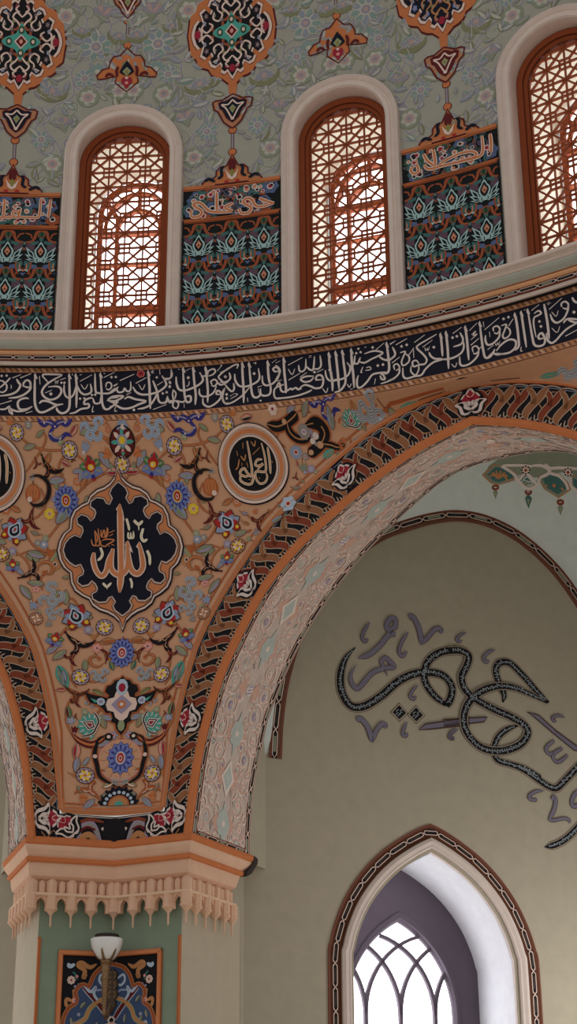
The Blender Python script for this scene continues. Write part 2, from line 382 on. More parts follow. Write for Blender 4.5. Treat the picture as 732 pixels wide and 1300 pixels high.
def chain(P, L, v0, v1, unit=.15, u0=0.0, dark='black', green='tile_green', line='pinkwhite', rim='redbrown', l=0):
    """guilloche trim: long dark hexagons joined by pale knots between two red-brown edges"""
    h = v1 - v0; mid = (v0 + v1) / 2
    P.strip(u0, u0 + L, v0, v1, rim, l, .06); P.strip(u0, u0 + L, v0 + h * .2, v1 - h * .2, dark, l + 1, .06)
    n = max(1, int(L / unit + .5)); U = L / n
    for i in range(n):
        c = u0 + (i + .5) * U; a = U * .5; b = h * .25
        pts = [(c - a * .98, mid), (c - a * .72, mid + b), (c + a * .72, mid + b), (c + a * .98, mid), (c + a * .72, mid - b), (c - a * .72, mid - b)]
        if i % 2 == 0 and green: P.strip(c - a * .55, c + a * .55, mid - b * .55, mid + b * .55, green, l + 2, .06)
        else: P.strip(c - a * .55, c + a * .55, mid - b * .45, mid + b * .45, 'shade_dark', l + 2, .06)
        P.stroke(pts, h * .09, line, l + 3, closed=True, smooth=False)
        P.push(c + a, mid); P.stroke([(-a * .22, -b), (a * .22, b)], h * .12, line, l + 3, smooth=False); P.stroke([(-a * .22, b), (a * .22, -b)], h * .12, line, l + 3, smooth=False); P.pop()
def rope(P, L, v0, v1, u0=0.0, l=0, unit=.052):
    """twisted rope border: slanting light and dark strands"""
    P.strip(u0, u0 + L, v0, v1, 'peach_dark', l); n = int(L / unit); h = v1 - v0
    for i in range(n):
        u = u0 + (i + .5) * L / n
        P.poly([(u - unit * .62, v1), (u - unit * .05, v1), (u + unit * .62, v0), (u + unit * .05, v0)], 'peach' if i % 2 else 'ochre', l + 1)
    P.strip(u0, u0 + L, v1 - h * .14, v1, 'peach_deep', l + 2); P.strip(u0, u0 + L, v0, v0 + h * .14, 'peach_deep', l + 2)
# ------------------------------------------------------------------ the drum and dome
RD, ZS = 7.8, 9.4
def rdome(ph, z): return RD if z < ZS else math.sqrt(max(.01, RD * RD - (z - ZS) ** 2))
def drum_map(ph0, zoff=0.0):
    def f(u, v, h):
        z = v + zoff; r = rdome(0, z) - h
        return CEN + dirz(ph0 + u / RD) * r + Vector((0, 0, z))
    return f
def drum_uv(x, y, ph0=0.0):
    ph, z = hit_cyl(x, y, rdome); return ((ph - ph0) * RD, z)
WIN = [rad(3.95), rad(18.93), rad(33.9)]
PAN = [rad(-3.56), rad(11.42), rad(26.35)]
WSPR = 9.05
def arch_path(hw, z0, spr, n=16, rise=None):
    r = hw if rise is None else rise
    return [(-hw, z0), (-hw, z0 + (spr - z0) * .5)] + [(-hw * cos(pi * i / n), spr + r * sin(pi * i / n)) for i in range(n + 1)] + [(hw, z0 + (spr - z0) * .5), (hw, z0)]

P = Painter(drum_map(0))
holes = [[(w * RD + u, v) for u, v in arch_path(.50, 7.02, WSPR)] for w in WIN]
P.holed([(rad(-42) * RD, 6.9), (rad(80) * RD, 6.9), (rad(80) * RD, 14.6), (rad(-42) * RD, 14.6)], holes, 'dome', -1, .17)
ceiling = P.build('ceiling', None, CEN + Vector((0, 0, 9)), smooth=True)
tag(ceiling, 'pale grey-green dome painted with soft floral scrolls above the arched windows', 'dome', kind='structure')

def dome_scrolls():
    """faint arabesques, one half bay mirrored to either side of each axis"""
    P = Painter(drum_map(0))
    U = rad(7.49) * RD
    rnd = random.Random(3)
    def half(ph, flip):
        P.push(ph * RD, 0, 0, 1, 1, flip)
        # stems
        for pts in ([(.12, 8.75), (.3, 9.0), (.16, 9.3), (.32, 9.6), (.52, 9.75), (.5, 10.05), (.72, 10.2), (.86, 10.5), (.7, 10.8), (.86, 11.2)],
                    [(.2, 8.7), (.45, 8.8), (.42, 9.15), (.25, 9.42), (.4, 9.62)], [(.52, 9.75), (.75, 9.8), (.8, 10.0), (.66, 10.1)], [(.5, 10.05), (.28, 10.2), (.62, 10.5), (.5, 10.75), (.3, 10.9)],
                    [(.72, 10.2), (.95, 10.1), (1.0, 9.92)], [(.86, 10.5), (1.0, 10.62), (.96, 10.85)], [(.16, 9.3), (.06, 9.5), (.2, 9.62)], [(.3, 9.0), (.5, 9.05), (.52, 9.3)], [(.4, 10.9), (.5, 11.3), (.3, 11.6), (.6, 11.9)]):
            P.stroke(pts, .028, 'd_white', 0, (.5, .4), 5); P.stroke(pts, .016, 'd_mauve', 1, (.5, .4), 5)
        # spiral tendrils
        for x, y, r, c in ((.3, 9.18, .13, 1), (.22, 9.5, .12, -1), (.48, 9.62, .11, 1), (.62, 9.92, .15, -1), (.8, 10.28, .14, 1), (.62, 10.62, .17, -1), (.9, 10.75, .13, 1), (.34, 8.86, .11, -1), (.5, 9.2, .1, 1), (.36, 10.75, .16, 1), (.95, 10.05, .1, -1), (.25, 11.2, .2, 1), (.7, 11.25, .18, -1)):
            P.push(x, y, rnd.uniform(0, 6)); scroll(P, 'd_white', .03, 1.25, 0, r, c); scroll(P, ('d_mauve', 'd_sage')[rnd.random() < .5], .017, 1.25, 1, r, c); P.pop()
        # leaves
        for i in range(230):
            x, y = rnd.uniform(.06, 1.0), rnd.uniform(8.7, 11.9)
            s_ = rnd.uniform(.07, .16)
            P.push(x, y, rnd.uniform(0, 6.28), s_); m = rnd.choice(('d_sage', 'd_mauve', 'd_teal', 'd_mauve', 'd_sage', 'd_blue', 'd_blue', 'd_olive'))
            P.poly(spline([(-.04, 0), (.25, .2), (.62, .23), (1.05, .02), (.7, -.17), (.28, -.2)], 3, True), 'd_white', 2); leaf(P, 3, m, ('d_white' if rnd.random() < .3 else 'd_mauve' if m != 'd_mauve' else 'd_sage'), 'd_white'); P.pop()
        # flowers with crescent cups, rosettes and buds
        for x, y, s_, k in ((.31, 9.75, .15, 0), (.66, 9.72, .12, 1), (.62, 9.93, .11, 2), (.74, 10.0, .1, 3), (.72, 10.27, .17, 2), (.78, 10.6, .14, 4), (.58, 10.42, .1, 0), (.36, 8.98, .12, 1), (.24, 9.25, .11, 2), (.44, 9.4, .12, 4), (.95, 9.78, .11, 1), (.93, 10.35, .12, 0), (.42, 10.6, .14, 1), (.3, 10.2, .1, 4), (.93, 10.95, .14, 2), (.5, 11.1, .16, 0), (.2, 11.5, .16, 1), (.8, 11.5, .16, 2)):
            P.push(x, y, rnd.uniform(-.3, .3), s_ * .95)
            if k == 0:
                for i in range(7): petal(P, pi / 2 + (i - 3) * .42, .05, .85, .32, 'd_white', 3); petal(P, pi / 2 + (i - 3) * .42, .1, .78, .24, 'd_blue' if i % 2 else 'd_mauve', 4)
                P.disc(0, .3, .2, 'd_pink', 5, 9); P.stroke([(-1.0, .5), (-.8, 0), (0, -.35), (.8, 0), (1.0, .5)], .42, 'd_olive', 4, (.1, .1), 4, belly=1)
            elif k == 1:
                P.disc(0, 0, .95, 'd_sage', 3, 12); 
                for i in range(6): petal(P, i * pi / 3, .1, .75, .5, 'd_white', 4)
                P.disc(0, 0, .42, 'd_pink', 5, 10); P.disc(0, 0, .2, 'd_mauve', 6, 8)
            elif k == 2:
                for i in range(9): petal(P, 2 * pi * i / 9, .2, 1.05, .5, 'd_white', 3); petal(P, 2 * pi * i / 9, .3, .98, .38, 'd_blue' if i % 2 else 'd_teal', 4)
                P.disc(0, 0, .4, 'd_white', 5, 10); P.disc(0, 0, .3, 'd_mauve', 6, 10); P.disc(0, 0, .14, 'd_pink', 7, 8)
            elif k == 3:
                for i in range(5): petal(P, pi / 2 + (i - 2) * .7, 0, 1, .6, 'd_teal', 3)
                P.disc(0, 0, .3, 'd_white', 4, 8)
            else:
                for i in range(5): petal(P, pi / 2 + (i - 2) * .5, 0, 1, .5, 'd_pink' if i % 2 else 'd_mauve', 3)
                P.poly([(-.4, 0), (.4, 0), (0, -.7)], 'd_sage', 4)
            P.pop()
        P.pop()
    # keep the scrolls clear of the window surrounds
    for w in WIN: pass
    axes = PAN + [PAN[2] + rad(15)]
    for a in axes: half(a, False); half(a, True)
    # drop whatever falls on a window
    ok = []; okm = []
    outl = [[(w * RD + u, v) for u, v in arch_path(.555, 6.9, WSPR)] for w in WIN]
    for f, m in zip(P.f, P.fm):
        c = sum((P.v[i] for i in f), Vector()) / len(f)
        ph = math.atan2(c.x - CX, c.y - CY)
        if any(inside((ph * RD, c.z), o) for o in outl): continue
        ok.append(f); okm.append(m)
    P.f, P.fm = ok, okm
    return P.build('floral_pattern', ceiling)
dome_scrolls()

# ------------------------------------------------------------------ drum windows
def bar(P, pts, w, h0, h1, mat):
    P.sweep(pts, [(-w / 2, h0), (-w / 2, h1), (w / 2, h1), (w / 2, h0), (-w / 2, h0)], mat)
def clip_seg(a, b, poly):
    """the parts of a-b inside a closed outline"""
    ts = [0, 1]; n = len(poly)
    for i in range(n):
        c, d = poly[i], poly[(i + 1) % n]
        den = (b[0] - a[0]) * (d[1] - c[1]) - (b[1] - a[1]) * (d[0] - c[0])
        if abs(den) < 1e-12: continue
        t = ((c[0] - a[0]) * (d[1] - c[1]) - (c[1] - a[1]) * (d[0] - c[0])) / den
        s_ = ((c[0] - a[0]) * (b[1] - a[1]) - (c[1] - a[1]) * (b[0] - a[0])) / den
        if 0 < t < 1 and -1e-9 <= s_ <= 1 + 1e-9: ts.append(t)
    ts.sort(); out = []
    for t0, t1 in zip(ts, ts[1:]):
        if t1 - t0 < 1e-6: continue
        m = (t0 + t1) / 2; p = (a[0] + (b[0] - a[0]) * m, a[1] + (b[1] - a[1]) * m)
        if inside(p, poly): out.append(((a[0] + (b[0] - a[0]) * t0, a[1] + (b[1] - a[1]) * t0), (a[0] + (b[0] - a[0]) * t1, a[1] + (b[1] - a[1]) * t1)))
    return out
def drum_window(i, ph, label):
    fm = drum_map(ph)
    e = thing('window_%d' % (i + 1), CEN + dirz(ph) * RD + Vector((0, 0, 7.12)), label, 'window', 'arched drum windows', 'structure')
    P = Painter(fm)
    P.sweep(arch_path(.43, 7.02, WSPR, 24), [(0, -.14), (0, .028), (.012, .045), (.045, .045), (.055, .028), (.07, .028), (.078, .04), (.105, .062), (.122, .05), (.128, -.01)], 'stucco')
    P.build('surround', e, smooth=False)
    P = Painter(fm)
    loop = arch_path(.34, 7.31, WSPR - .01, 24)
    P.sweep(loop, [(0, -.22), (0, -.15), (.012, -.138), (.03, -.138), (.036, -.118), (.085, -.108), (.1, -.13)], ['wood_dark', 'wood', 'wood', 'wood_dark', 'wood', 'wood'], closed=True)
    P.strip(-.44, .44, 7.05, 7.225, 'wood', -1)
    P.build('window_frame', e)
    # lattice of eight-rayed stars and small framed squares
    P = Painter(fm); g = .1665
    inner = arch_path(.345, 7.30, WSPR - .01, 24)
    segs = []
    rows = range(0, 14); z0 = 7.335
    for k in range(-2, 3): segs.append(((k * g, 7.2), (k * g, 9.5)))
    for r in rows:
        z = z0 + r * g; segs.append(((-.4, z), (.4, z)))
        for k in range(-3, 4):
            u = k * g
            if (k + r) % 2 == 0:
                segs.append(((u, z), (u + g, z + g))); segs.append(((u, z), (u - g, z + g)))
            else:
                q = .047; t = .083
                segs += [((u - q, z - q), (u + q, z - q)), ((u - q, z + q), (u + q, z + q)), ((u - q, z - q), (u - q, z + q)), ((u + q, z - q), (u + q, z + q))]
                for sx in (-1, 1):
                    for sy in (-1, 1): segs.append(((u + sx * q, z + sy * q), (u + sx * t, z + sy * t)))
    for a, b in segs:
        for c, d in clip_seg(a, b, inner): bar(P, [c, d], .0125, -.195, -.17, 'wood')
    P.build('lattice', e)
    # deep reveal and the outer tracery window
    P = Painter(fm)
    P.sweep(arch_path(.35, 7.28, WSPR, 20), [(0, -.20), (.03, -.95)], 'reveal', closed=True); P.build('reveal', e, smooth=False)
    P = Painter(fm)
    P.sweep(arch_path(.33, 7.3, WSPR - .03, 20), [(-.012, -.97), (-.012, -.92), (.03, -.91), (.04, -.97)], 'wood', closed=True)
    for pts, w in (([(-.19, 7.3), (-.19, 9.0)], .032), ([(.19, 7.3), (.19, 9.0)], .032), ([(-.33, 8.80), (.33, 8.80)], .04), ([(-.33, 7.94), (.33, 7.94)], .10), ([(-.33, 8.45), (.33, 8.45)], .014),
                   (arcpts(0, 8.82, .19, .24, pi, 0, 12), .03), (arcpts(0, 8.82, .30, .44, pi, 0, 12), .024), ([(-.19, 8.98), (-.29, 9.17)], .035), ([(.19, 8.98), (.29, 9.17)], .035), ([(0, 9.05), (0, 9.33)], .03)):
        bar(P, pts, w, -.97, -.905, 'wood')
    tr = P.build('outer_tracery', e)
    P2 = Painter(fm, off=-.96); P2.poly(arch_path(.37, 7.26, WSPR, 20), 'daylight', -1); P2.build('pane', tr)
    return e
WLAB = ['arched lattice window on the pier side, first before the panel reading only two short words', 'arched lattice window between the two gold-inscribed tile panels', 'arched lattice window cut by the picture edge, beyond the panel with the long inscription']
WLAB = ['leftmost of the three arched orange lattice windows under the dome', 'middle of the three arched orange lattice windows under the dome', 'rightmost arched orange lattice window under the dome, cut by the picture edge']
for i, ph in enumerate(WIN): drum_window(i, ph, WLAB[i])

# ------------------------------------------------------------------ tile panels between the windows
def lotus_tile(P):
    """one repeat .30 x .40 of the dark lotus tiles"""
    # rust and green scrolls behind
    for k in (-1, 1):
        P.stroke([(0, .235), (k * .045, .225), (k * .06, .17), (k * .09, .125), (k * .145, .12)], .026, 'tile_rust', 1, (.6, .5), 4)
        P.stroke([(k * .145, .215), (k * .10, .20), (k * .085, .16)], .016, 'tile_rust', 1, (.6, .5), 3)
        P.poly([(k * .05, .13), (k * .13, .1), (k * .14, .05), (k * .06, .03)], 'tile_plum', 1); P.poly([(k * .02, .135), (k * .1, .12), (k * .09, .085), (k * .03, .1)], 'tile_teal', 2)
        P.poly([(k * .075, -.10), (k * .14, -.07), (k * .15, -.14), (k * .09, -.16)], 'tile_teal', 1); P.poly([(k * .03, -.12), (k * .075, -.11), (k * .08, -.155), (k * .02, -.16)], 'tile_blue', 2)
        # side petals, outlined pale
        for tip, root, w in (((k * .138, .07), (k * .035, -.075), .05), ((k * .142, -.005), (k * .02, -.085), .045), ((k * .135, -.058), (k * .01, -.09), .03)):
            mx, my = (tip[0] + root[0]) / 2, (tip[1] + root[1]) / 2; dx, dy = tip[0] - root[0], tip[1] - root[1]; l = math.hypot(dx, dy); nx, ny = -dy / l * w / 2, dx / l * w / 2
            q = [root, (mx + nx, my + ny), tip, (mx - nx, my - ny)]
            P.poly(q, 'tile_pale', 3); 
            P.poly([(root[0] + (p[0] - root[0]) * .2 + (mx - root[0]) * .62, root[1] + (p[1] - root[1]) * .2 + (my - root[1]) * .62) if False else (mx + (p[0] - mx) * .52, my + (p[1] - my) * .52) for p in q], 'tile_dark', 4)
        P.poly([(0, .0), (k * .05, -.05), (k * .04, -.1), (0, -.085)], 'tile_pale', 4); P.stroke([(0, -.02), (k * .03, -.06), (k * .022, -.09)], .008, 'tile_dark', 5, n=3)
    P.poly(spline([(0, .125), (.03, .07), (.056, .03), (.042, -.03), (0, -.07), (-.042, -.03), (-.056, .03), (-.03, .07)], 2, True), 'tile_pale', 5)
    P.poly(spline([(0, .1), (.022, .06), (.04, .027), (.03, -.02), (0, -.05), (-.03, -.02), (-.04, .027), (-.022, .06)], 2, True), 'tile_dark', 6)
    P.poly([(0, .065), (.026, .02), (0, -.025), (-.026, .02)], 'tile_pink', 7); P.disc(0, .012, .009, 'tile_dark', 8, 7)
    P.disc(0, .2, .033, 'tile_green', 2, 10); P.ring(0, .2, .033, .007, 'tile_rust', 3, 14); P.stroke([(0, .17), (0, .23)], .008, 'tile_dark', 3, smooth=False)
    P.poly([(-.022, .165), (.022, .165), (.012, .13), (-.012, .13)], 'tile_teal', 2)
    # filler flower on the half step
    P.push(.15, -.155)
    for a in (-1, 1):
        P.stroke([(0, -.02), (a * .03, .0), (a * .03, .05)], .012, 'tile_pink', 3, (.5, .6), 3); P.poly([(a * .01, -.02), (a * .05, -.005), (a * .04, -.035)], 'tile_pale', 3); P.stroke([(a * .06, .07), (a * .07, .02), (a * .04, -.06)], .018, 'tile_rust', 2, (.5, .4), 3)
    P.disc(0, .02, .017, 'tile_dark', 4, 8); P.poly([(-.012, .0), (.012, .0), (0, .035)], 'tile_rust', 4); P.poly([(-.03, -.045), (.03, -.045), (0, -.08)], 'tile_blue', 3); P.disc(0, -.025, .01, 'tile_pink', 5, 7)
    P.pop()
    P.disc(.15, .105, .021, 'tile_teal', 3, 10); P.disc(.15, .105, .014, 'tile_dark', 4, 9); P.disc(.15, .105, .006, 'white', 5, 6); P.poly([(.15, .07), (.172, .03), (.128, .03)], 'tile_plum', 3); P.poly([(.15, .06), (.163, .035), (.137, .035)], 'tile_rust', 4)
def letters(P, strokes, ox, oy, sc, uv, w_m, mat_out, mat_in, l=2, edge=.011):
    """traced pen strokes: (width, points) in a zoomed crop -> surface metres"""
    for st in strokes:
        wd = st[0] * w_m; pts = [uv(ox + x / sc, oy + y / sc) for x, y in st[1]]
        n = 5 if len(pts) > 2 else 1
        if mat_out: P.stroke(pts, wd + edge, mat_out, l, (.7, .6), n)
        P.stroke(pts, wd * (.9 if not mat_out else .62), mat_in, l + 1, (.6, .5), n)
PANEL_TXT = [
 (0, 240, 7.03, [(26, [(455, 105), (445, 180), (432, 272)]), (26, [(365, 105), (358, 210), (345, 258), (310, 266), (200, 262), (80, 262), (-40, 262), (-160, 258)]), (26, [(180, 190), (175, 225), (165, 258)]), (24, [(125, 255), (112, 225), (135, 205), (165, 222), (160, 245)]), (14, [(128, 153), (146, 153)]), (28, [(42, 100), (38, 180), (30, 256)]), (26, [(-20, 150), (-10, 210), (-40, 256)]), (24, [(-130, 180), (-200, 190), (-230, 160), (-170, 140)])]),
 (225, 225, 5.226, [(25, [(92, 245), (102, 272), (150, 266), (166, 235), (130, 208), (110, 190), (140, 176), (172, 192), (215, 232), (290, 240), (370, 236)]), (23, [(372, 232), (322, 215), (332, 196), (378, 180)]), (24, [(265, 110), (264, 180), (268, 235)]), (25, [(413, 215), (428, 246), (476, 242), (492, 208), (452, 186), (442, 164), (470, 146), (500, 160), (520, 195), (570, 202), (645, 180)]), (24, [(645, 180), (590, 166), (545, 146)]), (15, [(510, 234), (522, 228)]), (15, [(537, 228), (549, 222)])]),
 (505, 155, 5.05, [(24, [(595, 82), (602, 140), (600, 200)]), (24, [(543, 95), (550, 185), (528, 226), (470, 244), (380, 266), (280, 290), (215, 308), (185, 300), (176, 278)]), (22, [(268, 286), (295, 262), (390, 214), (470, 196), (508, 212), (480, 238), (400, 256)]), (23, [(168, 212), (192, 255), (240, 292)]), (24, [(232, 185), (240, 240), (246, 288)]), (22, [(104, 292), (86, 318), (108, 340), (134, 322), (128, 290), (112, 285)]), (16, [(122, 245), (132, 300)]), (14, [(84, 268), (96, 264)]), (14, [(108, 258), (120, 254)])]),
]
PLAB = ['dark lotus-tile panel with gold inscription, cut off by the picture edge at far left', 'dark lotus-tile panel with two-word gold inscription between two full lattice windows', 'dark lotus-tile panel with one-word gold inscription beside the cut-off lattice window']
for i, ph in enumerate(PAN):
    fm = drum_map(ph); hw = .452 if i < 2 else .445
    e = thing('tile_panel', CEN + dirz(ph) * RD + Vector((0, 0, 7.1)), PLAB[i], 'tile panel', 'lotus-tile panels between the drum windows')
    P = Painter(fm); P.plate([(-hw, 6.95), (hw, 6.95), (hw, 8.29), (-hw, 8.29)], 'tile_dark', .008); P.off = .008
    rnd = random.Random(i + 5)
    for r in range(4):
        for c in range(-2, 3):
            P.push(c * .30, 8.01 - .385 * r); lotus_tile(P); P.pop()
    # trim what passes the edge of the panel
    ok = []; okm = []
    for f, m in zip(P.f, P.fm):
        c = sum((P.v[k] for k in f), Vector()) / len(f); u = (math.atan2(c.x - CX, c.y - CY) - ph) * RD
        if abs(u) <= hw and 6.9 < c.z < 8.28: ok.append(f); okm.append(m)
    P.f, P.fm = ok, okm
    for k in (-1, 1): P.strip(k * hw, k * (hw - .012), 6.95, 8.29, 'black', 9)
    P.build('tile_field', e)
    P = Painter(fm); P.plate([(-hw, 8.29), (hw, 8.29), (hw, 8.64), (-hw, 8.64)], 'tile_dark', .008); P.off = .008
    for k in range(110):
        P.push(rnd.uniform(-hw + .05, hw - .05), rnd.uniform(8.33, 8.59), rnd.uniform(0, 6.3), rnd.uniform(.045, .085)); m = rnd.choice(('tile_teal', 'tile_plum', 'tile_blue', 'tile_green', 'tile_rust', 'tile_blue', 'tile_teal'))
        if rnd.random() < .35: small_flower(P, 1, m, rnd.choice(('crimson', 'tile_pink', 'tile_dark')))
        else: leaf(P, 1, m, rnd.choice(('tile_dark', 'tile_teal', 'tile_plum')), 'tile_dark')
        P.pop()
    ib = P.build('inscription_band', e)
    P = Painter(fm)
    for z, b in ((8.285, .045), (8.635, .05)):
        P.sweep([(-hw, z), (-hw / 2, z), (0, z), (hw / 2, z), (hw, z)], [(-b / 2, 0), (-b / 2, .014), (b / 2, .014), (b / 2, 0)], 'orange_deep' if z < 8.5 else 'orange')
        P.off = .013; P.strip(-hw, hw, z - .018, z - .012, 'maroon', 1); P.off = 0
    P.build('border', e)
    ox, oy, sc, st = PANEL_TXT[i]
    P = Painter(fm, off=.016); letters(P, st, ox, oy, sc, lambda x, y: drum_uv(x, y, ph), .0066 / sc * 1.0, 'pinkwhite', 'orange', 2, .006)
    P.build('lettering', ib)

# ------------------------------------------------------------------ painted medallions hanging on the panel axes
def tmpl(pts, ox, oy, sc, ph): return [drum_uv(ox + x / sc, oy + y / sc, ph) for x, y in pts]
_c = drum_uv(210 + 354 / 4.575, 190 / 4.575, PAN[1])
MED_C = _c[1]
half_med = tmpl([(376, 520), (402, 492), (440, 452), (470, 440), (500, 416), (520, 378), (560, 356), (582, 336), (590, 300), (622, 266), (636, 205)], 210, 0, 4.575, PAN[1])
ax0 = half_med[0][0]
hm = [(max(0, u - ax0), z - MED_C) for u, z in half_med]
hm[-1] = (hm[-1][0], 0.0)
med_out = hm + [(u, -z) for u, z in reversed(hm[:-1])]
med_out = med_out + [(-u, z) for u, z in reversed(med_out[1:-1])]
MED_W, MED_H = hm[-1][0], -hm[0][1]
def sc_poly(p, kx, ky=None): ky = ky or kx; return [(u * kx, v * ky) for u, v in p]
def quad_sym(q):
    """a figure given in one quarter, mirrored to all four"""
    r = q + [(u, -v) for u, v in reversed(q[:-1])]
    return r + [(-u, v) for u, v in reversed(r[1:-1])]
MED_IN = quad_sym([(0, .80), (.05, .74), (.1, .66), (.17, .70), (.24, .66), (.22, .58), (.26, .52), (.36, .58), (.45, .55), (.5, .46), (.42, .40), (.46, .33), (.58, .42), (.68, .36), (.64, .26), (.62, .2), (.72, .24), (.8, .16), (.84, .06), (.85, 0)])
pal_half = tmpl([(372, 552), (400, 560), (432, 572), (470, 566), (492, 572), (484, 616), (462, 634), (446, 668), (430, 702), (400, 732), (380, 748)], 210, 0, 4.575, PAN[1])
pal_half = [(max(0, u - pal_half[0][0] - (pal_half[-1][0] - pal_half[0][0]) * i / 10), z) for i, (u, z) in enumerate(pal_half)]
fin_half = tmpl([(380, 900), (396, 932), (414, 962), (446, 958), (470, 976), (472, 1006), (500, 1018), (528, 1012), (550, 1030), (556, 1056)], 210, 0, 4.575, PAN[1])
fin_half = [(max(0, u - (fin_half[0][0])), z) for u, z in fin_half]
def knob_line(P, z0, z1, l=0):
    """the little stem with a bulb at either end that links the ornaments"""
    P.stroke([(0, z0), (0, z1)], .03, 'maroon', l, smooth=False); P.stroke([(0, z0), (0, z1)], .018, 'd_mauve', l + 1, smooth=False)
    for z in (z0, z1):
        P.disc(0, z, .042, 'maroon', l + 1, 12); P.disc(0, z, .034, 'orange', l + 2, 12); 
        P.poly([(-.03, z), (.03, z), (0, z + (.09 if z == z0 else -.09) * (1 if z0 > z1 else -1))], 'orange', l + 2)
def mirror_half(h): return h + [(-u, z) for u, z in reversed(h) if u > 1e-4]
def palmette_plate(P, half, inner_m, l=0):
    full = mirror_half(half); zc = sum(z for _, z in full) / len(full)
    P.plate(full, 'peach_deep', .006); P.off = .006; P.stroke(full, .016, 'maroon', l + 2, closed=True, smooth=False); P.off = 0
    P.push(0, zc * .26 + .01, 0, .70, .74); P.poly(full, inner_m, l + 6); P.stroke(full, .012, 'maroon', l + 7, closed=True, smooth=False); P.pop(); l += 3
    P.push(0, zc + .0, 0, .13)
    for k in (-1, 1): P.stroke([(0, -.95), (k * .25, -.4), (k * .5, .1), (k * .8, .42), (k * .35, .38), (0, .75)], .12, 'pinkwhite', l + 6, n=4)
    P.poly([(0, .35), (.25, .05), (0, -.4), (-.25, .05)], 'sage', l + 6); P.disc(0, 0, .12, 'olive', l + 7, 8); P.disc(0, -.85, .14, 'pinkwhite', l + 7, 8); P.pop()
def finial_plate(P, half, base_z, l=0):
    full = mirror_half(half + [(half[-1][0] + .012, base_z)])
    P.plate(full, 'orange', .006); P.off = .006; P.stroke(full, .015, 'maroon', l + 2, closed=True, smooth=False); P.off = 0; l += 3
    P.push(0, base_z * .16 + .01, 0, .82, .84); P.stroke(full, .022, 'peach_deep', l + 2, closed=True, smooth=False); P.pop()
    H = max(z for _, z in half) - base_z
    P.push(0, base_z, 0, H)
    P.poly([(0, .88), (.12, .68), (.1, .5), (0, .42), (-.1, .5), (-.12, .68)], 'maroon', l + 6)
    P.poly([(-.2, .5), (-.1, .34), (0, .3), (.1, .34), (.2, .5), (.12, .2), (0, .12), (-.12, .2)], 'pinkwhite', l + 6); P.poly([(0, .5), (.09, .36), (0, .2), (-.09, .36)], 'olive', l + 7)
    for k in (-1, 1):
        P.stroke([(k * .24, .62), (k * .32, .5), (k * .3, .3), (k * .42, .2)], .09, 'navy', l + 6, (.4, .5), 4); P.stroke([(k * .5, .12), (k * .68, .22), (k * .82, .16)], .1, 'navy', l + 6, (.5, .3), 4)
        P.disc(k * .16, .06, .07, 'red', l + 6, 8)
    P.pop()
MLAB = ['large navy and orange dome medallion above the cut-off tile panel', 'large navy and orange dome medallion above the two-word tile panel', 'navy and violet dome medallion above the one-word panel, only its lower tip showing']
MSCH = [('teal', 'black', 'pinkwhite', 'tile_plum'), ('teal', 'black', 'pinkwhite', 'tile_plum'), ('lilac', 'navy', 'ochre', 'blue')]
